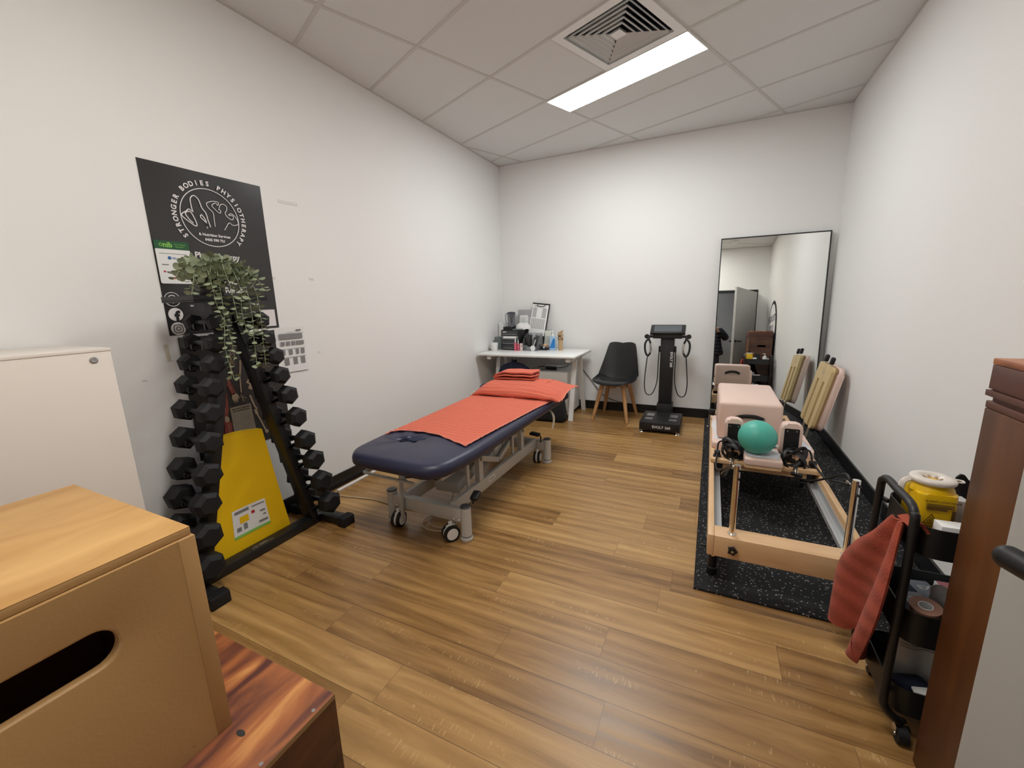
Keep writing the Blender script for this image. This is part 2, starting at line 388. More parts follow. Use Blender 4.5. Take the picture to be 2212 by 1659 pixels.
def floor_mat():
    m = bpy.data.materials.new('timber_plank_floor'); m.use_nodes = True
    nt = m.node_tree; N = nt.nodes; L = nt.links
    b = N['Principled BSDF']
    def math_(op, a, b_=None, c=None):
        n = N.new('ShaderNodeMath'); n.operation = op
        for i, v in enumerate((a, b_, c)):
            if v is None: continue
            if isinstance(v, (int, float)): n.inputs[i].default_value = v
            else: L.new(v, n.inputs[i])
        return n.outputs[0]
    tc = N.new('ShaderNodeTexCoord'); sp = N.new('ShaderNodeSeparateXYZ'); L.new(tc.outputs['Object'], sp.inputs[0])
    x, y = sp.outputs[0], sp.outputs[1]
    ry = math_('DIVIDE', math_('ADD', y, 3.91 + 0.165 * 40), 0.165)
    row = math_('FLOOR', ry); fy = math_('FRACT', ry)
    wn = N.new('ShaderNodeTexWhiteNoise'); wn.noise_dimensions = '1D'; L.new(row, wn.inputs['W'])
    px = math_('ADD', math_('DIVIDE', x, 1.15), math_('MULTIPLY', wn.outputs['Value'], 7.3))
    col = math_('FLOOR', px); fx = math_('FRACT', px)
    cmb = N.new('ShaderNodeCombineXYZ'); L.new(row, cmb.inputs[0]); L.new(col, cmb.inputs[1])
    wn2 = N.new('ShaderNodeTexWhiteNoise'); wn2.noise_dimensions = '2D'; L.new(cmb.outputs[0], wn2.inputs['Vector'])
    pid = wn2.outputs['Value']
    # grain: noise stretched along the board, shifted per board
    gv = N.new('ShaderNodeCombineXYZ')
    L.new(math_('ADD', math_('MULTIPLY', x, 1.1), math_('MULTIPLY', pid, 37.0)), gv.inputs[0])
    L.new(math_('ADD', math_('MULTIPLY', y, 11.0), math_('MULTIPLY', pid, 91.0)), gv.inputs[1])
    g = N.new('ShaderNodeTexNoise'); g.inputs['Scale'].default_value = 1.6; g.inputs['Detail'].default_value = 4; g.inputs['Roughness'].default_value = 0.55; g.inputs['Distortion'].default_value = 1.6
    L.new(gv.outputs[0], g.inputs['Vector'])
    # cathedral lines
    gv2 = N.new('ShaderNodeCombineXYZ')
    L.new(math_('ADD', math_('MULTIPLY', x, 0.5), math_('MULTIPLY', pid, 17.0)), gv2.inputs[0])
    L.new(math_('ADD', math_('MULTIPLY', y, 5.5), math_('MULTIPLY', pid, 31.0)), gv2.inputs[1])
    wv = N.new('ShaderNodeTexWave'); wv.wave_type = 'RINGS'; wv.inputs['Scale'].default_value = 0.8; wv.inputs['Distortion'].default_value = 5; wv.inputs['Detail'].default_value = 3; wv.inputs['Detail Scale'].default_value = 1.2
    L.new(gv2.outputs[0], wv.inputs['Vector'])
    # fiddleback flecks across the board
    gv3 = N.new('ShaderNodeCombineXYZ')
    L.new(math_('MULTIPLY', x, 130.0), gv3.inputs[0]); L.new(math_('ADD', math_('MULTIPLY', y, 20.0), math_('MULTIPLY', pid, 11)), gv3.inputs[1])
    fl = N.new('ShaderNodeTexNoise'); fl.inputs['Scale'].default_value = 1.0; fl.inputs['Detail'].default_value = 2; L.new(gv3.outputs[0], fl.inputs['Vector'])
    fm = N.new('ShaderNodeTexNoise'); fm.inputs['Scale'].default_value = 1.0; fm.inputs['Detail'].default_value = 1
    gv4 = N.new('ShaderNodeCombineXYZ'); L.new(math_('MULTIPLY', x, 2.0), gv4.inputs[0]); L.new(math_('ADD', math_('MULTIPLY', y, 22), math_('MULTIPLY', pid, 53)), gv4.inputs[1]); L.new(gv4.outputs[0], fm.inputs['Vector'])
    flm = math_('MULTIPLY', math_('GREATER_THAN', fl.outputs['Fac'], 0.61), math_('GREATER_THAN', fm.outputs['Fac'], 0.62))
    val = math_('ADD', math_('MULTIPLY', g.outputs['Fac'], 0.70), math_('MULTIPLY', wv.outputs['Fac'], 0.15))
    val = math_('ADD', math_('ADD', val, -0.12), math_('MULTIPLY', pid, 0.36))
    cr = N.new('ShaderNodeValToRGB'); e = cr.color_ramp.elements
    e[0].position = 0.14; e[0].color = srgb(108, 76, 40)
    e[1].position = 0.88; e[1].color = srgb(194, 155, 98)
    k = e.new(0.36); k.color = srgb(142, 105, 60)
    k = e.new(0.60); k.color = srgb(168, 129, 78)
    L.new(val, cr.inputs[0])
    mx = N.new('ShaderNodeMix'); mx.data_type = 'RGBA'; mx.inputs[7].default_value = srgb(205, 172, 124)
    L.new(math_('MULTIPLY', flm, 0.38), mx.inputs[0]); L.new(cr.outputs[0], mx.inputs[6])
    # joints between boards
    jy = math_('MAXIMUM', math_('LESS_THAN', fy, 0.012), math_('GREATER_THAN', fy, 0.994))
    jx = math_('LESS_THAN', fx, 0.0016)
    j = math_('MAXIMUM', jy, jx)
    mx2 = N.new('ShaderNodeMix'); mx2.data_type = 'RGBA'; mx2.inputs[7].default_value = srgb(70, 46, 26)
    L.new(math_('MULTIPLY', j, 0.6), mx2.inputs[0]); L.new(mx.outputs[2], mx2.inputs[6])
    L.new(mx2.outputs[2], b.inputs['Base Color'])
    b.inputs['Roughness'].default_value = 0.34
    rr = math_('ADD', math_('MULTIPLY', g.outputs['Fac'], 0.14), 0.27); L.new(rr, b.inputs['Roughness'])
    bp = N.new('ShaderNodeBump'); bp.inputs['Strength'].default_value = 0.12; bp.inputs['Distance'].default_value = 0.002
    L.new(math_('SUBTRACT', g.outputs['Fac'], math_('MULTIPLY', j, 1.0)), bp.inputs['Height']); L.new(bp.outputs['Normal'], b.inputs['Normal'])
    return m
M['floor'] = floor_mat()

def speckle_mat():
    m = bpy.data.materials.new('speckled_rubber'); m.use_nodes = True
    nt = m.node_tree; b = nt.nodes['Principled BSDF']; b.inputs['Roughness'].default_value = 0.8; b.inputs['Specular IOR Level'].default_value = 0.25
    tc = nt.nodes.new('ShaderNodeTexCoord'); v = nt.nodes.new('ShaderNodeTexVoronoi'); v.inputs['Scale'].default_value = 105
    n = nt.nodes.new('ShaderNodeTexNoise'); n.inputs['Scale'].default_value = 60
    ad = nt.nodes.new('ShaderNodeMix'); ad.data_type = 'VECTOR'; ad.inputs[0].default_value = 0.02
    nt.links.new(tc.outputs['Object'], ad.inputs[4]); nt.links.new(n.outputs['Color'], ad.inputs[5]); nt.links.new(tc.outputs['Object'], n.inputs['Vector'])
    nt.links.new(ad.outputs[1], v.inputs['Vector'])
    s = nt.nodes.new('ShaderNodeSeparateColor'); nt.links.new(v.outputs['Color'], s.inputs[0])
    a = nt.nodes.new('ShaderNodeMath'); a.operation = 'GREATER_THAN'; a.inputs[1].default_value = 0.74; nt.links.new(s.outputs[0], a.inputs[0])
    d = nt.nodes.new('ShaderNodeMath'); d.operation = 'LESS_THAN'; d.inputs[1].default_value = 0.34; nt.links.new(v.outputs['Distance'], d.inputs[0])
    p = nt.nodes.new('ShaderNodeMath'); p.operation = 'MULTIPLY'; nt.links.new(a.outputs[0], p.inputs[0]); nt.links.new(d.outputs[0], p.inputs[1])
    mx = nt.nodes.new('ShaderNodeMix'); mx.data_type = 'RGBA'; mx.inputs[6].default_value = (0.011, 0.011, 0.012, 1); mx.inputs[7].default_value = (0.30, 0.29, 0.30, 1)
    nt.links.new(p.outputs[0], mx.inputs[0]); nt.links.new(mx.outputs[2], b.inputs['Base Color'])
    return m
M['speckle'] = speckle_mat()
# ---------------------------------------------------------------- the room
YC = -6.6                                                     # far corridor wall
DX0, DX1, DH = 2.26, 3.25, 2.06                               # door opening
mb = MB(); mb.box2((-0.1, YC - 0.1, -0.1), (W + 0.8, 0.1, 0.0)); struct('floor', mb, M['floor'])
mb = MB(); mb.box2((-0.1, YF - 0.1, 0), (0, 0.1, H + 0.35)); struct('wall_left', mb, M['wall'])
mb = MB(); mb.box2((0, 0, 0), (W, 0.1, H + 0.35)); struct('wall_back', mb, M['wall'])
mb = MB(); mb.box2((W, YF - 0.1, 0), (W + 0.1, 0.1, H + 0.35)); struct('wall_right', mb, M['wall'])
mb = MB(); mb.box2((0, YF - 0.1, 0), (DX0 - 0.04, YF, H + 0.35)); mb.box2((DX1 + 0.04, YF - 0.1, 0), (W, YF, H + 0.35))
mb.box2((DX0 - 0.04, YF - 0.1, DH + 0.04), (DX1 + 0.04, YF, H + 0.35)); struct('wall_front', mb, M['wall'])
mb = MB(); mb.box2((0.9, YC - 0.1, 0), (W + 0.8, YC, 2.7)); struct('wall_corridor_end', mb, M['corridor'])
mb = MB(); mb.box2((0.8, YC, 0), (0.9, YF - 0.1, 2.7)); struct('wall_corridor_left', mb, M['corridor'])
mb = MB(); mb.box2((W + 0.7, YC, 0), (W + 0.8, YF - 0.1, 2.7)); struct('wall_corridor_right', mb, M['corridor'])
mb = MB(); mb.box2((0.8, YC - 0.1, 2.7), (W + 0.8, YF - 0.1, 2.8)); struct('ceiling_corridor', mb, M['corridor'])

# ceiling grid: u runs along the lit panel, v across it
GA, GX, GY = 0.3955, 0.6683, -2.4265
CA, SA = math.cos(GA), math.sin(GA)
def gp(u, v, z=H): return Vector((GX + 1.2 * u * CA + 0.6 * v * SA, GY - 1.2 * u * SA + 0.6 * v * CA, z))
mb = MB(); mb.box2((-0.1, YF - 0.1, H + 0.30), (W + 0.1, 0.1, H + 0.36)); struct('ceiling_slab', mb, M['wall'])
bm = MB()
zc = H + 0.003
oc = [(0, YF), (W, YF), (W, 0), (0, 0)]
ic = [gp(.515, 1.03), gp(.985, 1.03), gp(.985, 1.97), gp(.515, 1.97)]
ov = [bm.bm.verts.new((p[0], p[1], zc)) for p in oc]; iv = [bm.bm.verts.new((p.x, p.y, zc)) for p in ic]
# order the hole corners so that each faces its own room corner
iv2 = [iv[0], iv[1], iv[2], iv[3]]
for i in range(4):
    j = (i + 1) % 4; bm.bm.faces.new((ov[i], ov[j], iv2[j], iv2[i]))
struct('ceiling', bm, M['tile'])
def clip(p, d):
    t0, t1 = -50.0, 50.0
    for a, lo, hi in ((0, 0, W), (1, YF, 0)):
        if abs(d[a]) < 1e-9:
            if not lo <= p[a] <= hi: return None
            continue
        ta, tb = (lo - p[a]) / d[a], (hi - p[a]) / d[a]
        t0, t1 = max(t0, min(ta, tb)), min(t1, max(ta, tb))
    return (t0, t1) if t1 - t0 > 0.03 else None
mb = MB()
def tbar(p, d, tmin=-50, tmax=50):
    c = clip(p, d)
    if not c: return
    t0, t1 = max(c[0], tmin), min(c[1], tmax)
    if t1 - t0 < 0.03: return
    mb.bar(p + d * t0, p + d * t1, 0.024, 0.009)
A_ = (gp(1, 0) - gp(0, 0)).normalized(); B_ = (gp(0, 1) - gp(0, 0)).normalized()
for u in (0, 1, 2, 3): tbar(gp(u, 0, H + 0.004), B_)
tbar(gp(-1.035, 0, H + 0.004), B_)
for u in (-2, -3): tbar(gp(u, 0, H + 0.004), B_)
for v in range(-9, 10): tbar(gp(0, v, H + 0.0045), A_)
tbar(gp(0.5, 1, H + 0.0035), B_, 0.0, 0.6); tbar(gp(0, 2.5, H + 0.0035), A_, 0, 1.2)
struct('trim_1', mb, M['tbar'])
mb = MB()
for a, b in (((0, YF + .01, H - .003), (0, 0, H - .003)), ((W, YF + .01, H - .003), (W, 0, H - .003))):
    sx = 0.010 if a[0] == 0 else -0.010
    mb.box2((a[0], a[1], H - 0.004), (a[0] + sx * 1.2, b[1], H + 0.006))
mb.box2((0, -0.012, H - 0.004), (W, 0, H + 0.006)); mb.box2((0, YF, H - 0.004), (W, YF + 0.012, H + 0.006))
struct('trim_2', mb, M['tbar'])
# skirting
mb = MB(); mb.box2((0, YF, 0), (0.012, 0, 0.102)); struct('baseboard_left', mb, M['skirt'])
mb = MB(); mb.box2((0.012, -0.012, 0), (W - 0.012, 0, 0.102)); struct('baseboard_back', mb, M['skirt'])
mb = MB(); mb.box2((W - 0.012, YF, 0), (W, 0, 0.102)); struct('baseboard_right', mb, M['skirt'])
mb = MB(); mb.box2((0.012, YF, 0), (DX0 - 0.04, YF + 0.012, 0.102)); struct('baseboard_front', mb, M['skirt'])
# door frame and open leaf
mb = MB()
mb.box2((DX0 - 0.045, YF - 0.11, 0), (DX0, YF + 0.012, DH + 0.045)); mb.box2((DX1, YF - 0.11, 0), (DX1 + 0.045, YF + 0.012, DH + 0.045))
mb.box2((DX0, YF - 0.11, DH), (DX1, YF + 0.012, DH + 0.045)); struct('trim_3', mb, M['skirt'])
hinge = Vector((3.240, YF + 0.03, 0)); free = Vector((2.844, -4.200, 0)); dl = (free - hinge); LW = dl.length; dl.normalize()
ang = math.atan2(dl.y, dl.x)
door = bpy.data.objects.new('door_1', None); COL.objects.link(door); door.location = hinge; door.rotation_euler = (0, 0, ang)
tag(door, 'grey painted door leaf standing open beside the tall stained plywood box', kind='structure')
# local x runs from the hinge to the free edge; local -y is away from the camera side
mb = MB(); mb.box2((0, -0.042, 0.008), (LW, 0, 2.045), 0.002); mb.build('leaf', M['doorgrey'], door)
def lever(side):
    s = 1 if side > 0 else -1; y0 = 0 if s > 0 else -0.042; x0 = LW - 0.058; z = 1.030
    hb = MB(); hb.cyl((x0, y0, z), (x0, y0 + s * 0.009, z), 0.027, n=28)
    hb.cyl((x0, y0 + s * 0.005, z), (x0, y0 + s * 0.055, z), 0.0105, n=20)
    pts = [(x0 + 0.012, y0 + s * 0.052, z), (x0 - 0.01, y0 + s * 0.054, z), (x0 - 0.06, y0 + s * 0.055, z), (x0 - 0.125, y0 + s * 0.054, z)]
    hb.tube(pts, 0.0145, 18)
    hb.sphere((x0 + 0.012, y0 + s * 0.052, z), 0.0145, 16, 10)
    hb.build('handle', M['black'], door)
lever(1); lever(-1)
mb = MB()
for z in (0.25, 1.02, 1.80): mb.cyl((-0.006, -0.006, z - 0.05), (-0.006, -0.006, z + 0.05), 0.007, n=12)
mb.build('hinge', M['steel'], door)

# ceiling light panels: the lit one in the picture and the one over the doorway end of the room
def panel(label, u, v, m):
    t = thing('ceiling_light', label, 'light', gp(u, v, H), -GA)
    mb = MB()
    for a, b in (((-0.6, -0.15), (0.6, -0.143)), ((-0.6, 0.143), (0.6, 0.15)), ((-0.6, -0.143), (-0.593, 0.143)), ((0.593, -0.143), (0.6, 0.143))):
        mb.box2((a[0], a[1], -0.008), (b[0], b[1], 0.004))
    mb.build('frame', M['white'], t)
    mb = MB(); mb.box2((-0.593, -0.143, -0.005), (0.593, 0.143, 0.003)); mb.build('diffuser', m, t)
panel('long lit white panel light set in the tiled ceiling', 0.5, 2.25, M['lamp'])
panel('second lit panel light above the doorway end of the room', 1.45, -1.75, M['lamp2'])
t = thing('corridor_fill_light', 'unseen square fill lamp added at the corridor ceiling beyond the doorway', 'light', (1.6, -5.9, 2.699))
mb = MB(); mb.box2((-0.15, -0.15, -0.02), (0.15, 0.15, 0.0)); mb.build('diffuser', M['corridor_fill'], t)  # added fill lamp, out of view, brightens the corridor reflected in the mirror
# air vent
t = thing('ceiling_vent', 'square white louvred air diffuser in the ceiling beside the lit panel', 'vent', gp(0.75, 1.5, H), -GA)
def ring(mb, a0, z0, a1, z1, th=0.004):
    for k in range(4):
        R = Matrix.Rotation(k * PI / 2, 4, 'Z')
        q = [Vector((-a0, a0, z0)), Vector((a0, a0, z0)), Vector((a1, a1, z1)), Vector((-a1, a1, z1))]
        vs = [mb.bm.verts.new(R @ p) for p in q]; mb.bm.faces.new(vs)
        vs2 = [mb.bm.verts.new(R @ (p + Vector((0, 0, th)))) for p in q]; mb.bm.faces.new(vs2[::-1])
        mb.bm.faces.new((vs[1], vs[0], vs2[0], vs2[1])); mb.bm.faces.new((vs[3], vs[2], vs2[2], vs2[3]))
mb = MB(); ring(mb, 0.297, -0.006, 0.243, -0.006, 0.010); ring(mb, 0.245, -0.006, 0.236, 0.05, 0.002); mb.build('flange', M['white'], t, smooth=None)
for a in (0.213, 0.178, 0.143, 0.108, 0.073):
    mb = MB(); ring(mb, a - 0.026, 0.036, a + 0.004, 0.002, 0.002); ring(mb, a + 0.004, 0.002, a + 0.0055, -0.009, 0.002); mb.build('louvre', M['white'], t, smooth=None)
mb = MB(); ring(mb, 0.02, 0.02, 0.044, -0.004, 0.002); mb.box2((-0.036, -0.036, -0.004), (0.036, 0.036, -0.001)); mb.build('centre_plate', M['white'], t, smooth=None)
mb = MB()
for k in range(4):
    R = Matrix.Rotation(k * PI / 2, 4, 'Z')
    mb.bm.faces.new([mb.bm.verts.new(R @ Vector(p)) for p in ((-0.245, 0.245, 0.0), (0.245, 0.245, 0.0), (0.245, 0.245, 0.22), (-0.245, 0.245, 0.22))])
mb.bm.faces.new([mb.bm.verts.new(p) for p in ((-0.245, -0.245, 0.22), (0.245, -0.245, 0.22), (0.245, 0.245, 0.22), (-0.245, 0.245, 0.22))])
for s in (1, -1): mb.bar((-0.24, -0.24 * s, 0.02), (0.24, 0.24 * s, 0.02), 0.004, 0.03)
mb.build('duct', M['ventdark'], t, smooth=None)
# smoke detector, seen in the mirror
mb = MB(); mb.lathe([(0, -0.042), (0.03, -0.042), (0.045, -0.032), (0.055, -0.012), (0.058, 0.0)], (0, 0, 0))
o = mb.build('smoke_detector', M['white'], None, (2.80, -4.48, H)); tag(o, 'round white smoke detector on the ceiling above the doorway', 'smoke detector')

# ---------------------------------------------------------------- tape left on the left wall
TAPE = [((-3.055, 1.994), (-2.919, 1.996), 0.018, 'long strip of white tape on the wall right of the poster'),
        ((-2.898, 1.531), (-2.862, 1.526), 0.012, 'short scrap of tape on the wall, level with the middle of the poster'),
        ((-3.163, 1.527), (-3.145, 1.525), 0.014, 'tiny tab of tape at the right edge of the poster'),
        ((-2.899, 1.031), (-2.878, 1.029), 0.010, 'tiny scrap of tape on the wall right of the exercise sheet'),
        ((-3.912, 1.017), (-3.893, 1.017), 0.008, 'tiny scrap of tape on the wall between white cabinet and dumbbells')]
for a, b, w, lab in TAPE:
    mb = MB(); mb.box((0.001, (a[0] + b[0]) / 2, (a[1] + b[1]) / 2), (0.002, b[0] - a[0], w), Euler((math.atan2(b[1] - a[1], b[0] - a[0]), 0, 0)))
    o = mb.build('tape_strip', M['tapewhite'], smooth=None); tag(o, lab, 'tape')
mb = MB(); mb.box((0.0012, -3.788, 1.137), (0.0024, 0.018, 0.085), Euler((0.05, 0, 0)))
o = mb.build('tape_strip', M['cream'], smooth=None); tag(o, 'yellowed upright strip of tape under the poster corner', 'tape')
# ---------------------------------------------------------------- poster
PX = 0.003
poster = thing('poster', 'tall charcoal poster with white lettering hung on the left wall', 'poster', (0, 0, 0))
mb = MB()
mb.sheet(lambda u, v: (0.0022 + 0.0015 * math.sin(u * 9) * math.sin(v * 5) ** 2 + 0.012 * max(0, u - 0.9) * max(0, v - 0.9) * 100 * 0.06, lerp(-3.764, -3.164, u), lerp(1.221, 2.054, v)), 12, 16, 0.0012)
mb.build('sheet', M['poster'], poster)
Yd, Zd = (0, 1, 0), (0, 0, 1)
PO = 0.0058
def ribbon(mb, pts, w, x=PO):
    P = [Vector((p[0], p[1])) for p in pts]; n = len(P); L, R = [], []
    for i in range(n):
        t = (P[min(i + 1, n - 1)] - P[max(i - 1, 0)]).normalized(); q = Vector((-t.y, t.x)) * w / 2
        L.append(mb.bm.verts.new((x, P[i].x + q.x, P[i].y + q.y))); R.append(mb.bm.verts.new((x, P[i].x - q.x, P[i].y - q.y)))
    for i in range(n - 1): mb.bm.faces.new((L[i], R[i], R[i + 1], L[i + 1]))
def sp2(pts, n=6, closed=False): return [(p.x, p.y) for p in spline([(a, b, 0) for a, b in pts], n, closed)]
cy, cz, cr = -3.472, 1.828, 0.146
mb = MB(); ribbon(mb, [(cy + cr * math.cos(2 * PI * k / 64), cz + cr * math.sin(2 * PI * k / 64)) for k in range(65)], 0.004)
W1 = [(-3.557, 1.846), (-3.575, 1.857), (-3.590, 1.845), (-3.614, 1.823), (-3.582, 1.793), (-3.555, 1.777), (-3.549, 1.792), (-3.569, 1.844), (-3.595, 1.834), (-3.58, 1.805), (-3.564, 1.79)]
F1 = [(-3.557, 1.846), (-3.561, 1.871), (-3.56, 1.911), (-3.541, 1.929), (-3.521, 1.913), (-3.511, 1.874), (-3.495, 1.85), (-3.489, 1.813), (-3.482, 1.781)]
F2 = [(-3.498, 1.776), (-3.501, 1.811), (-3.517, 1.838), (-3.524, 1.825), (-3.5, 1.799), (-3.501, 1.772)]
M1 = [(-3.458, 1.787), (-3.457, 1.83), (-3.458, 1.859), (-3.478, 1.88), (-3.483, 1.902), (-3.452, 1.917), (-3.422, 1.917), (-3.427, 1.901), (-3.438, 1.911), (-3.458, 1.895), (-3.446, 1.879), (-3.424, 1.862), (-3.415, 1.872), (-3.424, 1.883)]
M2 = [(-3.425, 1.877), (-3.415, 1.903), (-3.398, 1.912), (-3.381, 1.903), (-3.382, 1.884), (-3.393, 1.867), (-3.386, 1.85), (-3.366, 1.837), (-3.353, 1.842), (-3.353, 1.858), (-3.372, 1.858), (-3.375, 1.861), (-3.358, 1.868), (-3.335, 1.848), (-3.33, 1.817), (-3.358, 1.807), (-3.379, 1.817), (-3.394, 1.799), (-3.41, 1.775)]
for L_, w in ((W1, .005), (F1, .005), (F2, .005), (M1, .0035), (M2, .0035)): ribbon(mb, sp2(L_, 5), w)
mb.build('logo', M['ink'], poster, smooth=None)
mb = MB()
phrase = 'STRONGER BODIES PHYSIOTHERAPY'; a0, a1 = math.radians(217), math.radians(-42)
for k, ch in enumerate(phrase):
    if ch == ' ': continue
    a = lerp(a0, a1, k / (len(phrase) - 1)); o = Vector((PO, cy + 0.163 * math.cos(a), cz + 0.163 * math.sin(a)))
    mb.text(ch, 0.032, o, (0, math.sin(a), -math.cos(a)), (0, math.cos(a), math.sin(a)), bold=0.0012)
mb.build('ring_lettering', M['ink'], poster, smooth=None)
mb = MB(); mb.text('& Nutrition Services', 0.0195, (PO, -3.466, 1.733), Yd, Zd, bold=0.0006)
mb.build('subtitle', M['ink'], poster, smooth=None)
mb = MB(); mb.text('0435 590 721', 0.0185, (PO, -3.468, 1.708), Yd, Zd, bold=0.0008)
mb.build('phone_number', M['ink'], poster, smooth=None)
for s, z in (('Physiotherapy', 1.617), ('Nutrition', 1.574), ("Women's Health", 1.478), ('Sports Rehab', 1.436)):
    mb = MB(); mb.text(s, 0.041, (PO, -3.468, z), Yd, Zd, bold=0.0012); mb.build('service_line', M['ink'], poster, smooth=None)
for y in (-3.283, -3.64): mb = MB(); mb.text('au', 0.018, (PO, y, 1.364), Yd, Zd, bold=0.0004); mb.build('address_line', M['ink'], poster, smooth=None)
mb = MB(); mb.flat([(-3.272, 1.234), (-3.182, 1.234), (-3.182, 1.334), (-3.272, 1.334)], (PO - .001, 0, 0), Yd, Zd); mb.build('blank_panel', M['ink'], poster, smooth=None)
# three round icons
mb = MB(); ribbon(mb, [(-3.724 + 0.034 * math.cos(2 * PI * k / 40), 1.402 + 0.034 * math.sin(2 * PI * k / 40)) for k in range(41)], 0.003)
ribbon(mb, [(-3.724 + 0.019 * math.cos(a), 1.403 + 0.019 * math.sin(a)) for a in [math.radians(235 - 335 * k / 30) for k in range(31)]], 0.004)
mb.flat([(-3.745, 1.382), (-3.733, 1.386), (-3.741, 1.394)], (PO, 0, 0), Yd, Zd)
ribbon(mb, sp2([(-3.733, 1.413), (-3.731, 1.404), (-3.723, 1.396), (-3.714, 1.394)]), 0.006)
mb.build('icon', M['ink'], poster, smooth=None)
mb = MB(); mb.flat(circ(0.033, 40, -3.721, 1.326), (PO - .001, 0, 0), Yd, Zd); ic_ = mb.build('icon', M['ink'], poster, smooth=None)
mb = MB(); mb.text('f', 0.072, (PO + .0008, -3.716, 1.2925), Yd, Zd, bold=0.0035); mb.build('symbol', M['poster'], ic_, smooth=None)
mb = MB(); mb.flat(circ(0.033, 40, -3.721, 1.254), (PO - .001, 0, 0), Yd, Zd); ic_ = mb.build('icon', M['ink'], poster, smooth=None)
mb = MB(); q = rrect(0.040, 0.040, 0.011, 5, -3.721, 1.254); ribbon(mb, q + [q[0], q[1]], 0.0034, PO + .0008)
ribbon(mb, [(-3.721 + 0.0095 * math.cos(2 * PI * k / 24), 1.254 + 0.0095 * math.sin(2 * PI * k / 24)) for k in range(25)], 0.0034, PO + .0008)
mb.flat(circ(0.0022, 10, -3.709, 1.2665), (PO + .0008, 0, 0), Yd, Zd); mb.build('symbol', M['poster'], ic_, smooth=None)
# health fund leaflet stuck over the poster
fl = thing('leaflet', 'white leaflet of small logos with a green heading, stuck on the charcoal poster', 'leaflet', (0.0075, 0, 0))
mb = MB(); mb.prism(rrect(0.153, 0.170, 0.008, 4, -3.6825, 1.5645), -0.0006, 0.0006, (0, 0, 0), Yd, Zd); mb.build('sheet', M['paper'], fl, smooth=None)
mb = MB(); mb.box2((-0.0007, -3.760, 1.647), (0.0007, -3.608, 1.687)); mb.build('heading', M['green'], fl, smooth=None)
F = 0.0012
mb = MB(); mb.text('nib', 0.034, (F, -3.703, 1.657), Yd, Zd, bold=0.001)
for k in range(8): mb.flat(circ(0.0022, 8, -3.732 + 0.0065 * math.cos(k * PI / 4), 1.667 + 0.0065 * math.sin(k * PI / 4)), (F, 0, 0), Yd, Zd)
mb.text('First Choice', 0.010, (F, -3.648, 1.669), Yd, Zd); mb.text('Network', 0.010, (F, -3.652, 1.658), Yd, Zd)
mb.build('heading_print', M['lime'], fl, smooth=None)
mb = MB(); mb.box2((0.0008, -3.745, 1.6245), (F, -3.625, 1.627)); mb.text('Health', 0.012, (F, -3.650, 1.600), Yd, Zd); mb.text('ING', 0.015, (F, -3.692, 1.533), Yd, Zd, bold=0.0003)
mb.box2((0.0008, -3.742, 1.569), (F, -3.712, 1.574)); mb.box2((0.0008, -3.722, 1.537), (F, -3.706, 1.540)); mb.box2((0.0008, -3.648, 1.533), (F, -3.612, 1.5365)); mb.box2((0.0008, -3.652, 1.504), (F, -3.622, 1.510))
mb.build('grey_print', M['inkgrey'], fl, smooth=None)
mb = MB(); mb.text('AAMI', 0.013, (F, -3.634, 1.566), Yd, Zd, bold=0.0003); mb.box2((0.0008, -3.740, 1.534), (F, -3.730, 1.542)); mb.box2((0.0008, -3.668, 1.533), (F, -3.658, 1.541)); mb.box2((0.0008, -3.703, 1.503), (F, -3.672, 1.511))
mb.build('red_print', M['red'], fl, smooth=None)
mb = MB(); mb.flat(circ(0.009, 6, -3.704, 1.605), (F, 0, 0), Yd, Zd); mb.text('GU', 0.013, (F, -3.683, 1.600), Yd, Zd, bold=0.0005)
ribbon(mb, sp2([(-3.692, 1.568), (-3.688, 1.576), (-3.683, 1.579), (-3.678, 1.576), (-3.675, 1.568)]), 0.006, F); mb.build('blue_print', M['bluep'], fl, smooth=None)

# exercise sheets
def sheet_paper(name, lab, y0, y1, z0, z1, x, tilt=0.0, prints=True):
    t = thing(name, lab, 'paper', (x, (y0 + y1) / 2, (z0 + z1) / 2), rot=(tilt, 0, 0)); w, h = y1 - y0, z1 - z0
    mb = MB(); mb.sheet(lambda u, v: (0.004 * (1 - v) ** 2 * (0.4 + u), (u - .5) * w, (v - .5) * h), 6, 8, 0.0008); mb.build('sheet', M['paper'], t)
    if prints:
        mb = MB(); X0 = 0.0062
        rows = ((0.30, 0.115, ((-.40, .40),)), (0.145, 0.085, ((-.37, -.24), (-.19, -.06), (-.01, .12), (.15, .43))), (-0.045, 0.12, ((-.38, -.25), (-.12, .0), (.12, .22), (.30, .42))), (-0.255, 0.155, ((-.30, -.15), (.0, .14), (.26, .41))))
        for zc, hh, cols in rows:
            for a, b in cols: mb.flat([(a * w, zc * h - hh * h / 2), (b * w, zc * h - hh * h / 2), (b * w, zc * h + hh * h / 2), (a * w, zc * h + hh * h / 2)], (X0, 0, 0), Yd, Zd)
            mb.flat([(-.40 * w, zc * h + hh * h * .55), (.44 * w, zc * h + hh * h * .55), (.44 * w, zc * h + hh * h * .62), (-.40 * w, zc * h + hh * h * .62)], (X0, 0, 0), Yd, Zd)
        mb.flat(rrect(.19 * w, .035 * h, .015 * h, 3, .28 * w, .43 * h), (X0, 0, 0), Yd, Zd); mb.flat([(-.12 * w, .385 * h), (.1 * w, .385 * h), (.1 * w, .393 * h), (-.12 * w, .393 * h)], (X0, 0, 0), Yd, Zd)
        mb.build('photo_print', M['inkgrey'], t, smooth=None)
    return t
sheet_paper('paper_sheet', 'plain edge of a paper sheet peeping out behind the exercise sheet', -3.225, -3.02, 0.935, 1.213, 0.0015, 0, False)
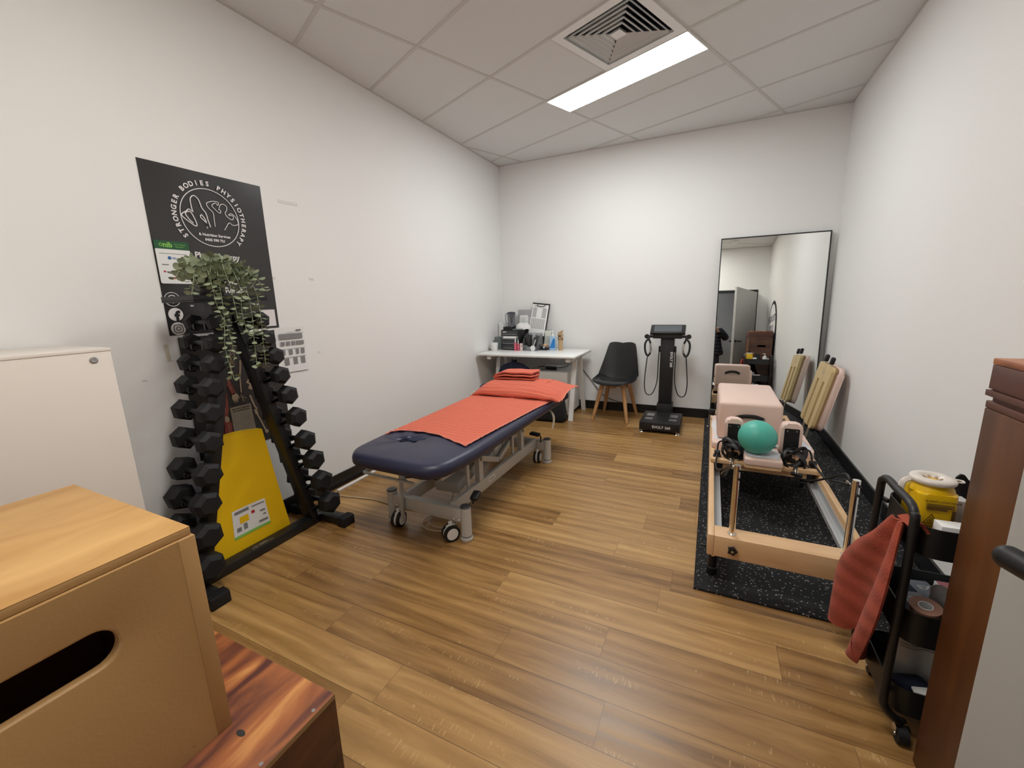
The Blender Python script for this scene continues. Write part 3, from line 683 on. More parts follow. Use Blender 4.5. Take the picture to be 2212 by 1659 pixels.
sheet_paper('paper_sheet', 'white sheet of small exercise photos taped to the left wall', -3.204, -2.994, 0.928, 1.217, 0.005, -0.01)

# ---------------------------------------------------------------- anatomy chart on the wall behind the dumbbell rack
an = thing('anatomy_chart', 'dark anatomy chart of muscles and bones on the wall behind the dumbbells', 'chart', (0, 0, 0))
mb = MB(); mb.box2((0.0005, -3.731, 0.535), (0.004, -3.185, 1.208)); mb.build('sheet', M['board'], an, smooth=None)
AX = 0.0062
def blob(mb, pts, x=AX):
    mb.bm.faces.new([mb.bm.verts.new((x, p[0], p[1])) for p in sp2(pts, 4, True)])
arm = [(-3.527, 1.05), (-3.521, 1.003), (-3.518, 0.96), (-3.505, 0.911), (-3.496, 0.869), (-3.515, 0.862), (-3.533, 0.913), (-3.547, 0.953), (-3.554, 0.992), (-3.543, 1.027)]
hand = [(-3.515, 0.864), (-3.496, 0.869), (-3.48, 0.848), (-3.477, 0.825), (-3.486, 0.838), (-3.489, 0.806), (-3.496, 0.827), (-3.502, 0.803), (-3.506, 0.828), (-3.513, 0.81), (-3.514, 0.832), (-3.52, 0.829)]
leg = [(-3.555, 0.913), (-3.542, 0.885), (-3.543, 0.843), (-3.547, 0.779), (-3.556, 0.734), (-3.542, 0.695), (-3.547, 0.649), (-3.56, 0.604), (-3.574, 0.609), (-3.587, 0.652), (-3.583, 0.703), (-3.593, 0.727), (-3.583, 0.801), (-3.597, 0.834), (-3.59, 0.874), (-3.572, 0.883)]
leg2 = [(-3.625, 0.719), (-3.6, 0.691), (-3.594, 0.659), (-3.593, 0.615), (-3.61, 0.629), (-3.624, 0.664), (-3.633, 0.692)]
for q in (arm, leg, leg2): mb = MB(); blob(mb, q); mb.build('muscle_print', M['muscle'], an, smooth=None)
mb = MB(); mb.bm.faces.new([mb.bm.verts.new((AX, p[0], p[1])) for p in hand]); mb.build('hand_print', M['bone'], an, smooth=None)
mb = MB(); blob(mb, [(-3.572, 0.745), (-3.556, 0.738), (-3.552, 0.722), (-3.562, 0.708), (-3.576, 0.716)], AX + .0006); mb.build('knee_print', M['bone'], an, smooth=None)
mb = MB()
for pl, w in (([(-3.44, 1.05), (-3.446, 1.008), (-3.456, 0.96)], .010), ([(-3.456, 0.96), (-3.46, 0.907), (-3.463, 0.862)], .008), ([(-3.463, 0.862), (-3.457, 0.836), (-3.439, 0.823)], .003), ([(-3.463, 0.862), (-3.467, 0.838), (-3.45, 0.808)], .003), ([(-3.463, 0.862), (-3.460, 0.835), (-3.463, 0.806)], .003),
              ([(-3.425, 1.048), (-3.415, 1.02), (-3.418, 1.10)], .008), ([(-3.419, 0.925), (-3.395, 0.905), (-3.409, 0.872)], .026), ([(-3.415, 0.836), (-3.399, 0.769), (-3.385, 0.743)], .010), ([(-3.397, 0.745), (-3.39, 0.712)], .018), ([(-3.390, 0.712), (-3.371, 0.658), (-3.352, 0.598)], .009), ([(-3.352, 0.598), (-3.34, 0.581)], .020),
              ([(-3.530, 1.045), (-3.535, 1.00), (-3.530, 0.955), (-3.512, 0.89)], .0016), ([(-3.565, 0.90), (-3.562, 0.82), (-3.568, 0.76)], .0016), ([(-3.580, 0.85), (-3.572, 0.77)], .0016), ([(-3.560, 0.70), (-3.566, 0.62)], .002), ([(-3.61, 0.70), (-3.602, 0.64)], .002)):
    ribbon(mb, sp2(pl, 5), w, AX + .0003)
for k in range(9): ribbon(mb, sp2([(-3.505 + 0.002 * k, 1.165 - 0.014 * k), (-3.488 + 0.001 * k, 1.150 - 0.016 * k), (-3.470, 1.165 - 0.016 * k)], 4), .0026, AX)
ribbon(mb, sp2([(-3.495, 1.165), (-3.490, 1.10), (-3.497, 1.03), (-3.500, 0.975)], 5), .008, AX)
mb.build('bone_print', M['bone'], an, smooth=None)
mb = MB(); mb.flat([(-3.537, 0.600), (-3.408, 0.600), (-3.419, 0.787), (-3.539, 0.787)], (AX, 0, 0), Yd, Zd); kp = mb.build('key_panel', M['beige'], an, smooth=None)
U = Vector((0, 1, 0)); V = Vector((0, 0, 1))
for s_, z in (('MUSCLES ET TENDONS', 0.7695), ('DE LA MUSCULATION', 0.7565)): mb = MB(); mb.text(s_, 0.0098, (AX + .0006, -3.478, z), U, V, bold=0.0005); mb.build('heading_print', M['inkblack'], kp, smooth=None)
mb = MB()
for c_ in range(3):
    for r_ in range(20):
        w = 0.022 + 0.010 * random.random(); o = Vector((AX + .0006, -3.529 + 0.037 * c_, 0.742 - 0.0068 * r_))
        mb.bm.faces.new([mb.bm.verts.new(o + U * a + V * b) for a, b in ((0, 0), (w, 0), (w, .0018), (0, .0018))])
mb.build('key_print', M['inkgrey'], kp, smooth=None)
mb = MB(); mb.flat([(-3.560, 1.180), (-3.400, 1.180), (-3.400, 1.207), (-3.560, 1.207)], (AX, 0, 0), Yd, Zd); cp_ = mb.build('caption', M['beige'], an, smooth=None)
mb = MB(); mb.text('ANATOMIE', 0.020, (AX + .0006, -3.475, 1.186), Yd, Zd, bold=0.0008); mb.build('caption_print', M['inkblack'], cp_, smooth=None)
settle(an, (0.0, -3.46, 0.535))
settle(poster, (0.0, -3.464, 1.221))

# ---------------------------------------------------------------- dumbbell rack (A-frame) and 20 hex dumbbells
rack = thing('dumbbell_rack', 'black steel A-frame rack holding two columns of dumbbells by the left wall', 'rack', (0.27, -3.62, 0))
mb = MB(); mb.box2((-0.035, -0.36, 0.006), (0.035, 0.36, 0.052), 0.004); base = mb.build('base_bar', M['blackmetal'], rack)
mb = MB(); q = [(-0.060, 0.008), (0.060, 0.008), (0.046, -0.008), (-0.046, -0.008)]
for a, b in zip(q, q[1:] + q[:1]): mb.bar((0.006 + a[1] * 1.2, a[0] - 0.02, 0.0523), (0.006 + b[1] * 1.2, b[0] - 0.02, 0.0523), 0.0016, 0.0008)
mb.text('SUMO', 0.017, (0.011, -0.012, 0.0529), (0, 1, 0), (-1, 0, 0), bold=0.0004); mb.text('A', 0.017, (0.011, -0.056, 0.0529), (0, 1, 0), (-1, 0, 0), bold=0.0004)
mb.build('badge_print', M['beige'], base, smooth=None)
for s in (1, -1):
    mb = MB(); mb.box2((-0.24, s * 0.38 - 0.036, 0.008), (0.235, s * 0.38 + 0.036, 0.050), 0.004); ft = mb.build('foot', M['blackmetal'], rack)
    for e in (-1, 1):
        mb = MB(); mb.box2((e * 0.185, s * 0.38 - 0.043, 0.0), (e * 0.245, s * 0.38 + 0.043, 0.058), 0.005)
        for k in range(4): mb.box2((e * (0.190 + 0.012 * k), s * 0.38 - 0.043, 0.057), (e * (0.196 + 0.012 * k), s * 0.38 + 0.043, 0.060))
        mb.build('end_cap', M['rubber'], ft)
    mb = MB(); mb.bar((0, s * (0.305 if s > 0 else 0.322), 0.04), (0, s * 0.016, 1.345), 0.085 if s > 0 else 0.070, 0.045, up=(0, 1, 0), bev=0.003); mb.build('upright', M['blackmetal'], rack)
mb = MB(); mb.box2((-0.13, -0.215, 1.382), (0.13, 0.130, 1.390))
for a, b in (((-0.13, -0.215), (0.13, -0.208)), ((-0.13, 0.123), (0.13, 0.13)), ((-0.13, -0.208), (-0.123, 0.123)), ((0.123, -0.208), (0.13, 0.123))): mb.box2((a[0], a[1], 1.388), (b[0], b[1], 1.410))
mb.box2((-0.03, -0.09, 1.325), (0.03, 0.09, 1.384)); mb.build('top_tray', M['blackmetal'], rack, smooth=None)
ZL = [1.285, 1.190, 1.092, 0.985, 0.868, 0.732, 0.583, 0.448, 0.297, 0.142]
YL = [-3.737, -3.762, -3.784, -3.810, -3.838, -3.862, -3.893, -3.925, -3.946, -3.962]
YR = [-3.518, -3.503, -3.472, -3.458, -3.431, -3.398, -3.364, -3.326, -3.292, -3.258]
ORD = ['topmost', 'second', 'third', 'fourth', 'fifth', 'sixth', 'seventh', 'eighth', 'ninth', 'lowest']
for side, Y in (('left', YL), ('right', YR)):
    for i in range(10):
        r = lerp(0.041, 0.070, i / 9.0); hl = lerp(0.058, 0.088, i / 9.0); gap = 0.128
        s = -1 if side == 'left' else 1
        mb = MB()
        mb.box((0, Y[i] + 3.62 - s * 0.055, ZL[i] - 0.030), (0.106, 0.05, 0.012))
        for e in (-1, 1): mb.bar((e * 0.046, Y[i] + 3.62 + s * 0.026, ZL[i] - 0.022), (e * 0.046, Y[i] + 3.62 - s * 0.072, ZL[i] - 0.028), 0.014, 0.016)
        for e in (-1, 1): mb.box2((e * 0.039, Y[i] + 3.62 + s * 0.020, ZL[i] - 0.026), (e * 0.053, Y[i] + 3.62 + s * 0.028, ZL[i] - 0.006))
        mb.build('saddle', M['blackmetal'], rack, smooth=None)
        db = thing('dumbbell', '%s black hex dumbbell in the %s-hand column of the rack' % (ORD[i], side), 'dumbbell', (0.27, Y[i], ZL[i]), group='hex dumbbells on the A-frame rack', rot=(random.uniform(-0.16, 0.16) + (0.10 if side == 'left' else 0), 0, 0))
        mb = MB(); mb.lathe([(0.0115, -gap / 2 - .01), (0.0135, -gap / 4), (0.0155, 0), (0.0135, gap / 4), (0.0115, gap / 2 + .01)], (0, 0, 0), 14, Matrix.Rotation(PI / 2, 4, 'Y')); mb.build('handle', M['midblack'], db)
        for e in (-1, 1):
            mb = MB(); x0, x1 = e * gap / 2, e * (gap / 2 + hl); c = e * hl * 0.20
            prof = [(r * 0.72, x0), (r, x0 + c), (r, x1 - c), (r * 0.66, x1)]
            mb.lathe(prof, (0, 0, 0), 6, Matrix.Rotation(PI / 2, 4, 'Y')); mb.build('head', M['rubber'], db, smooth=None)

# ---------------------------------------------------------------- trailing eucalyptus plant on the rack
pl = thing('trailing_plant', 'trailing eucalyptus plant spilling over the top of the dumbbell rack', 'plant', (0.36, -3.72, 1.391))
mb = MB(); mb.lathe([(0, 0.0), (0.042, 0.0), (0.050, 0.03), (0.052, 0.05), (0.048, 0.05), (0.044, 0.045), (0, 0.04)], (-0.02, 0, 0), 24); mb.build('pot', M['black'], pl)
def vine(ctrl, ls=0.017, step=0.0155, sparse=1.0):
    P = spline(ctrl, 14); mb = MB(); mb.tube(P, 0.0016, 6); v = mb.build('vine', M['stem'], pl)
    lb = MB(); acc = 0; k = 0
    for i in range(1, len(P)):
        acc += (P[i] - P[i - 1]).length
        if acc < step * sparse: continue
        acc = 0; k += 1; t = (P[i] - P[i - 1]).normalized()
        f = i / len(P); size = ls * (1.0 - 0.30 * f) * random.uniform(0.8, 1.2)
        for s in (0, 1):
            a = k * 1.25 + s * PI + random.uniform(-.4, .4)
            n1 = t.orthogonal().normalized(); n2 = t.cross(n1); out = (n1 * math.cos(a) + n2 * math.sin(a) + t * random.uniform(0.1, 0.6) + Vector((0, 0, 0.12))).normalized()
            side_ = out.cross(t); side_ = side_.normalized() if side_.length > 1e-4 else out.orthogonal().normalized()
            side_ = (side_ + side_.cross(out) * random.uniform(-0.75, 0.75)).normalized()
            nrm = side_.cross(out) * 0.18
            c = P[i] + out * size * 0.25; vs = []
            for q in range(9):
                b = 2 * PI * q / 9; vs.append(lb.bm.verts.new(c + out * size * (0.72 + 0.72 * math.cos(b)) + side_ * size * 0.62 * math.sin(b) + nrm * size * abs(math.sin(b))))
            m0 = lb.bm.verts.new(c + out * size * 0.72)
            for q in range(9): lb.bm.faces.new((vs[q], vs[(q + 1) % 9], m0))
    lb.build('foliage', M['leaf'], v, smooth=80)
# local coordinates, origin (0.36,-3.72,1.391)
VN = [[(-.02, .0, .08), (.05, .0, .155), (.10, -.03, .10), (.115, -.04, -.08), (.10, -.05, -.22), (.105, -.035, -.37)],
      [(-.02, .02, .08), (.05, .06, .165), (.11, .075, .08), (.12, .085, -.06), (.115, .08, -.20), (.10, .085, -.33)],
      [(-.02, .02, .08), (.03, .09, .16), (.08, .14, .06), (.10, .14, -.08), (.10, .135, -.20), (.10, .130, -.33)],
      [(-.02, .0, .08), (.06, .035, .17), (.115, .05, .06), (.12, .04, -.06), (.12, .05, -.16)],
      [(-.02, .0, .08), (.04, .11, .14), (.07, .165, .04), (.08, .175, -.06), (.085, .165, -.14)],
      [(-.02, -.02, .08), (.05, -.05, .16), (.11, -.07, .09), (.12, -.065, -.03), (.115, -.03, -.15), (.11, -.02, -.27)],
      [(-.02, -.03, .08), (.04, -.10, .15), (.07, -.155, .13), (.08, -.19, .09)],
      [(-.02, -.03, .08), (.05, -.09, .14), (.09, -.13, .07), (.10, -.15, .02)],
      [(-.02, .03, .08), (.02, .10, .15), (.03, .18, .12), (.04, .22, .04)],
      [(-.02, .01, .08), (.05, .02, .18), (.10, .0, .14), (.13, .0, .04), (.13, .01, -.10)],
      [(-.02, .0, .08), (.00, -.05, .16), (.02, -.10, .16), (.05, -.13, .13)],
      [(-.02, .0, .08), (.01, .05, .17), (.04, .11, .17), (.08, .15, .10)],
      [(-.02, .0, .08), (.06, .09, .13), (.12, .11, .02), (.12, .10, -.10), (.125, .11, -.25)],
      [(-.02, .0, .08), (.03, .0, .18), (.07, -.03, .17), (.10, -.06, .12)]]
for k, c in enumerate(VN):
    if k not in (4, 12): vine(c, 0.027 if k in (6, 7, 8, 10, 11, 13) else 0.0235)
for k in range(9):
    a = k * 0.7; vine([(-.02, .0, .04), (-.01 + .03 * math.cos(a), .03 * math.sin(a) * 2, .10), (.01 + .05 * math.cos(a), .10 * math.sin(a), .125), (.03 + .07 * math.cos(a), .15 * math.sin(a), .105)], 0.027, 0.013)

# ---------------------------------------------------------------- folded yellow and blue wedge mat under the rack
wd = thing('wedge_mat', 'yellow topped blue sided foam wedge mat stood inside the dumbbell rack', 'wedge mat', (0, 0, 0))
fr = lambda u, v: Vector((lerp(0.222, 0.185, v) - 0.010 * math.sin(PI * v) * math.sin(PI * u) + 0.010 * math.sin(5 * u + 3 * v) * v * v, lerp(lerp(-3.890, -3.422, u), lerp(-3.770, -3.492, u), v), lerp(0.012, 0.660, v) + 0.022 * math.sin(PI * (u * .8 + .15)) * v))
mb = MB(); mb.sheet(fr, 14, 16, 0.006); face = mb.build('front_cover', M['yellow'], wd)
mb = MB(); bk = lambda u, v: Vector((lerp(0.135, 0.15, v), fr(u, v).y, fr(u, v).z))
mb.sheet(lambda u, v: fr(u, v) - Vector((0.0062, 0, 0)), 8, 8)
mb.sheet(bk, 8, 8)
for u in (0, 1): mb.sheet(lambda a, v, u=u: vlerp(fr(u, v) - Vector((0.0062, 0, 0)), bk(u, v), a), 2, 8)
for v in (0,): mb.sheet(lambda a, u, v=v: vlerp(fr(u, v) - Vector((0.0062, 0, 0)), bk(u, v), a), 2, 8)
mb.build('side_cover', M['blue'], wd)
mb = MB(); mb.sheet(lambda a, u: vlerp(fr(u, 1) - Vector((-0.001, 0, -0.001)), bk(u, 1) + Vector((0, 0, 0.001)), a), 3, 10, 0.004); mb.build('top_cover', M['yellow'], wd)
# label stuck on the yellow face (upside down)
lo, lx, ly = fr(0.30, 0.20), None, None
def onf(u, v, d): return fr(u, v) + Vector((d, 0, 0))
def fquad(mb, u0, v0, u1, v1, d, n=4): mb.sheet(lambda a, b: onf(lerp(u0, u1, a), lerp(v0, v1, b), d), n, n)
mb = MB(); fquad(mb, 0.29, 0.15, 0.76, 0.385, 0.0012); lab = mb.build('label', M['paper'], face)
mb = MB(); fquad(mb, 0.29, 0.15, 0.76, 0.172, 0.002); mb.build('label_stripe', M['lime'], lab)
mb = MB(); fquad(mb, 0.32, 0.345, 0.52, 0.370, 0.002); fquad(mb, 0.56, 0.352, 0.74, 0.364, 0.002); fquad(mb, 0.33, 0.20, 0.39, 0.235, 0.002); fquad(mb, 0.62, 0.195, 0.74, 0.215, 0.002); fquad(mb, 0.69, 0.25, 0.73, 0.262, 0.002); fquad(mb, 0.66, 0.285, 0.73, 0.30, 0.002); fquad(mb, 0.42, 0.20, 0.47, 0.25, 0.002); mb.build('label_print', M['inkgrey'], lab)
mb = MB(); fquad(mb, 0.545, 0.30, 0.59, 0.325, 0.0022); mb.build('label_mark', M['red'], lab)
mb = MB(); fquad(mb, 0.38, 0.26, 0.50, 0.315, 0.0022); mb.build('label_picture', M['yellow'], lab)

# ---------------------------------------------------------------- white cabinet, plywood boxes
cb = thing('white_cabinet', 'tall white laminate cabinet side with one screw fixing, against the left wall', 'cabinet', (0.22, -4.64, 0))
mb = MB(); mb.box2((-0.205, -0.405, 0.0), (0.198, 0.48, 1.205), 0.0015); mb.build('body', M['cabwhite'], cb)
mb = MB(); mb.box2((-0.207, -0.407, 1.205), (0.200, 0.482, 1.2165), 0.0015); mb.build('top_panel', M['cabwhite'], cb)
mb = MB(); mb.lathe([(0, 0.0), (0.0125, 0.0), (0.0125, 0.0016), (0.009, 0.0024), (0.0055, 0.0020), (0.0045, 0.0008), (0, 0.0008)], (0.1985, 0.427, 1.176), 24, Matrix.Rotation(PI / 2, 4, 'Y')); mb.build('screw_cap', M['steel'], cb)

def plyo(name, lab, loc, L, Wd, Hh, mside, mtop, lidt=0.018, hole=None, parts=True):
    """box open-built from panels; local x 0..-L, y 0..-Wd, z 0..Hh; the panel at x=0 carries the hand hole"""
    t = thing(name, lab, 'plyometric box', loc)
    return t
ZS = 0.3055
# light plywood box
lb_ = thing('plywood_box', 'light plywood step box with an oval hand hole, on top of the stained box', 'step box', (1.425, -4.455, ZS))
L_, Wd, Hh = 0.60, 0.575, 0.534
def rect_with_slot(mb, y0, y1, z0, z1, sy0, sy1, sz0, sz1, x0, x1):
    """panel in the y-z plane between x0 and x1 with a stadium-shaped slot"""
    n = 12; r = (sz1 - sz0) / 2; zc = (sz0 + sz1) / 2; slot = []
    for k in range(n + 1): a = -PI / 2 + PI * k / n; slot.append((sy1 - r + r * math.cos(a), zc + r * math.sin(a)))
    for k in range(n + 1): a = PI / 2 + PI * k / n; slot.append((sy0 + r + r * math.cos(a), zc + r * math.sin(a)))
    N = len(slot); cy_, cz_ = (sy0 + sy1) / 2, zc; outer = []
    for p in slot:
        d = Vector((p[0] - cy_, p[1] - cz_)); ts = []
        if abs(d.x) > 1e-9: ts.append(((y1 if d.x > 0 else y0) - cy_) / d.x)
        if abs(d.y) > 1e-9: ts.append(((z1 if d.y > 0 else z0) - cz_) / d.y)
        tt = min(ts); outer.append((cy_ + d.x * tt, cz_ + d.y * tt))
    # snap nearest ray ends to the panel corners
    for c in ((y0, z0), (y1, z0), (y1, z1), (y0, z1)):
        i = min(range(N), key=lambda i: (outer[i][0] - c[0]) ** 2 + (outer[i][1] - c[1]) ** 2); outer[i] = c
    vs = [[mb.bm.verts.new((x, p[0], p[1])) for p in ring_] for x in (x0, x1) for ring_ in (slot, outer)]
    s0, o0, s1, o1 = vs
    for i in range(N):
        j = (i + 1) % N
        mb.bm.faces.new((s0[i], s0[j], o0[j], o0[i])); mb.bm.faces.new((s1[j], s1[i], o1[i], o1[j]))
        mb.bm.faces.new((s0[j], s0[i], s1[i], s1[j])); mb.bm.faces.new((o0[i], o0[j], o1[j], o1[i]))
    S = set(s1); es = [e for v in s1 for e in v.link_edges if e.other_vert(v) in S]
    bmesh.ops.bevel(mb.bm, geom=list(set(es)), offset=0.007, segments=3, profile=0.5, affect='EDGES')
mb = MB(); rect_with_slot(mb, -Wd + 0.034, -0.034, 0, Hh, -0.425, -0.163, 0.350, 0.430, -0.020, -0.001); fp = mb.build('front_panel', M['mdf'], lb_, smooth=30)
mb = MB(); mb.lathe([(0, 0), (0.0028, 0), (0.0028, 0.0006), (0, 0.0006)], (-0.0012, -0.085, 0.025), 14, Matrix.Rotation(PI / 2, 4, 'Y')); mb.build('screw', M['plyedge'], fp)
mb = MB(); rect_with_slot(mb, -Wd + 0.034, -0.034, 0, Hh, -0.425, -0.163, 0.350, 0.430, -L_, -L_ + 0.018); mb.build('back_panel', M['mdf'], lb_, smooth=None)
for y0 in (-0.034, -Wd): mb = MB(); mb.box2((-L_, y0, 0), (0, y0 + 0.0335, Hh), 0.0008); mb.build('side_panel', M['mdf'], lb_)
mb = MB(); mb.box2((-L_ + 0.02, -Wd + 0.034, 0.0), (-0.021, -0.034, 0.015)); mb.build('bottom_panel', M['mdf'], lb_, smooth=None)
mb = MB(); mb.box2((-L_ - 0.001, -Wd - 0.001, Hh + 0.0012), (-0.010, -0.003, Hh + 0.0185), 0.001); ld = mb.build('lid', M['mdf'], lb_)
mb = MB(); mb.box2((-L_ - 0.001, -Wd - 0.001, Hh + 0.0187), (-0.010, -0.003, Hh + 0.0205), 0.0008); mb.build('lid_veneer', M['plytop'], ld)
# stained plywood box underneath
sb = thing('stained_box', 'reddish stained plywood step box on the floor under the light plywood box', 'step box', (1.602, -4.288, 0))
Ls, Ws, Hs = 0.74, 0.75, 0.287
mb = MB(); mb.box2((-0.018, -Ws + 0.0185, 0), (0, -0.0185, Hs)); mb.build('front_panel', M['stainv'], sb, smooth=None)
mb = MB(); mb.box2((-Ls, -Ws + 0.0185, 0), (-Ls + 0.018, -0.0185, Hs)); mb.build('back_panel', M['stain'], sb, smooth=None)
for y0 in (-0.018, -Ws): mb = MB(); mb.box2((-Ls, y0, 0), (0, y0 + 0.018, Hs)); mb.build('side_panel', M['stainv'], sb, smooth=None)
mb = MB(); mb.box2((-Ls, -Ws, Hs + 0.0004), (0, 0, Hs + 0.018), 0.0015); lid = mb.build('lid', M['stain'], sb)
mb = MB(); mb.box2((-0.0012, -Ws, Hs + 0.002), (0.0008, 0, Hs + 0.0165)); mb.build('lid_edge', M['plyedge'], lid, smooth=None)
for x, y in ((-0.012, -0.058), (-0.014, -0.20), (-0.012, -0.40)):
    mb = MB(); mb.lathe([(0, 0), (0.005, 0), (0.005, 0.0006), (0.003, 0.0008), (0, 0.0004)], (x, y, Hs + 0.018), 14); mb.build('screw', M['steel'], lid)
mb = MB(); mb.lathe([(0, 0), (0.012, 0), (0.012, 0.0005), (0, 0.0005)], (-0.13, -0.175, Hs + 0.018), 16, sx=1.2, sy=0.6); mb.build('knot', M['board'], lid)
# ---------------------------------------------------------------- treatment bed
BZ = 0.555
bed = thing('treatment_bed', 'navy vinyl treatment bed on a pale steel height-adjustable frame', 'treatment bed', (1.015, -2.457, 0), -0.019)
def mattress():
    mb = MB(); N = 112; w, y0, y1 = 0.70, -0.93, 1.06
    cx, cy_ = 0.0, (y0 + y1) / 2
    def outline(ins, r):
        # perimeter sampled by equal index so all layers match
        ww, hh = w - 2 * ins, (y1 - y0) - 2 * ins; r = max(0.01, r - ins); pts = []
        segs = [(ww - 2 * r), r * PI / 2, (hh - 2 * r), r * PI / 2] * 2; tot = sum(segs)
        for k in range(N):
            s = tot * k / N; i = 0
            while s > segs[i]: s -= segs[i]; i += 1
            x_, y_ = ww / 2, hh / 2
            if i == 0: p = (-x_ + r + s, -y_)
            elif i == 1: a = -PI / 2 + s / r; p = (x_ - r + r * math.cos(a), -y_ + r + r * math.sin(a))
            elif i == 2: p = (x_, -y_ + r + s)
            elif i == 3: a = s / r; p = (x_ - r + r * math.cos(a), y_ - r + r * math.sin(a))
            elif i == 4: p = (x_ - r - s, y_)
            elif i == 5: a = PI / 2 + s / r; p = (-x_ + r + r * math.cos(a), y_ - r + r * math.sin(a))
            elif i == 6: p = (-x_, y_ - r - s)
            else: a = PI + s / r; p = (-x_ + r + r * math.cos(a), -y_ + r + r * math.sin(a))
            pts.append(Vector((p[0] + cx, p[1] + cy_)))
        return pts
    def taper(p, z): return Vector((p.x * (1.0 - 0.10 * max(0, (-0.60 - p.y)) / 0.33), p.y, z))
    layers = [(0.050, 0.474), (0.014, 0.480), (0.0, 0.494), (0.0, 0.522), (0.006, 0.538), (0.020, 0.550), (0.042, BZ)]
    rings = [[mb.bm.verts.new(taper(p, z)) for p in outline(i, 0.13)] for i, z in layers]
    hc = Vector((-0.115, -0.600)); top = [v.co.xy for v in rings[-1]]
    for rx, ry, z in ((0.105, 0.066, BZ - 0.001), (0.088, 0.048, BZ - 0.007), (0.076, 0.034, BZ - 0.020), (0.070, 0.030, BZ - 0.055)):
        ring_ = []
        for k, p in enumerate(top):
            d = (p - hc); a = math.atan2(d.y, d.x); wob = 1 + 0.07 * math.sin(9 * a) + 0.05 * math.sin(5 * a + 1)
            q = Vector((rx * wob * math.cos(a), ry * wob * math.sin(a))); q.rotate(Matrix.Rotation(0.42, 2))
            ring_.append(mb.bm.verts.new((hc.x + q.x, hc.y + q.y, z + (0.003 * math.sin(7 * a) if z > BZ - 0.03 else 0))))
        rings.append(ring_)
    for A, B in zip(rings, rings[1:]):
        for k in range(N): mb.bm.faces.new((A[k], A[(k + 1) % N], B[(k + 1) % N], B[k]))
    mb.bm.faces.new(rings[0][::-1]); mb.bm.faces.new(rings[-1])
    return mb
mattress().build('mattress', M['navy'], bed, smooth=60)
# gathered vinyl in the face hole
mb = MB()
for k in range(5):
    x = -0.165 + 0.022 * k; mb.tube(spline([(x, -0.635 + .01 * k, 0.543), (x + 0.012, -0.605, 0.549 - 0.003 * (k % 2)), (x + 0.034, -0.575 + .008 * k, 0.543)], 5), 0.006, 8, flat=0.6)
mb.build('face_hole_gathers', M['navycloth'], bed)
# upper frame below the mattress
mb = MB()
for s in (-1, 1): mb.bar((s * 0.24, -0.80, 0.452), (s * 0.24, 0.95, 0.452), 0.03, 0.04)
for y in (-0.80, -0.35, 0.30, 0.95): mb.bar((-0.24, y, 0.452), (0.24, y, 0.452), 0.03, 0.035)
mb.build('upper_frame', M['offwhite'], bed, smooth=None)
mb = MB(); mb.box2((-0.27, -0.86, 0.462), (0.27, 1.0, 0.475)); mb.build('underside_board', M['black'], bed, smooth=None)
# foot control bar round the near end
mb = MB(); mb.tube(spline([(-0.345, -0.66, 0.372), (-0.33, -0.755, 0.372), (-0.30, -0.775, 0.372), (0.0, -0.778, 0.370), (0.03, -0.775, 0.368)], 6), 0.009, 8, flat=1.4); mb.bar((-0.015, -0.775, 0.367), (-0.150, -0.670, 0.350), 0.02, 0.012)
mb.build('foot_bar', M['offwhite'], bed)
mb = MB(); mb.bar((-0.160, -0.668, 0.035), (-0.150, -0.668, 0.358), 0.012, 0.030, up=(0, 1, 0), bev=0.004); mb.build('foot_bar_link', M['offwhite'], bed)
mb = MB(); mb.box((-0.135, -0.60, 0.318), (0.07, 0.05, 0.022), Euler((0.2, 0, 0.5)), 0.008); mb.build('brake_pedal', M['black'], bed)
mb = MB(); mb.box((0.30, -0.555, 0.246), (0.050, 0.075, 0.028), Euler((0.25, 0, 0.15)), 0.012); mb.tube([(0.29, -0.57, 0.20), (0.288, -0.565, 0.22), (0.292, -0.555, 0.238)], 0.006, 8); mb.build('brake_pedal', M['black'], bed)
mb = MB(); mb.box((0.175, 0.60, 0.246), (0.085, 0.06, 0.022), Euler((0, 0.1, 0)), 0.009); mb.tube([(0.215, 0.60, 0.243), (0.228, 0.60, 0.225), (0.226, 0.60, 0.18)], 0.006, 8); mb.build('brake_pedal', M['black'], bed)
# four corner posts with dark caps and rubber feet
for sx in (-1, 1):
    for sy in (-1, 1):
        x, y = sx * 0.273, sy * 0.626
        mb = MB(); mb.cyl((x, y, 0.026), (x, y, 0.205), 0.031, n=28); p = mb.build('corner_post', M['offwhite'], bed)
        mb = MB(); mb.lathe([(0, 0.212), (0.028, 0.212), (0.0315, 0.208), (0.0315, 0.2045)], (x, y, 0), 28); mb.build('post_cap', M['darkgrey'], p)
        mb = MB(); mb.lathe([(0.031, 0.026), (0.031, 0.033), (0.0322, 0.033), (0.0322, 0.026)], (x, y, 0), 28); mb.build('collar', M['midgrey'], p)
        mb = MB(); mb.lathe([(0, 0), (0.033, 0), (0.036, 0.006), (0.036, 0.018), (0.031, 0.027), (0, 0.027)], (x, y, 0), 28); mb.build('rubber_foot', M['offwhite'], p)
for sy in (-1, 1):
    mb = MB(); mb.box((0, sy * 0.626, 0.150), (0.52, 0.045, 0.080), None, 0.003)
    bm_ = mb.build('end_beam', M['offwhite'], bed)
    for x in (-0.215, -0.178, 0.205, 0.242):
        mb = MB(); mb.sphere((x, sy * 0.650, 0.126), 0.009, 14, 8); mb.build('bolt', M['chrome'], bm_)
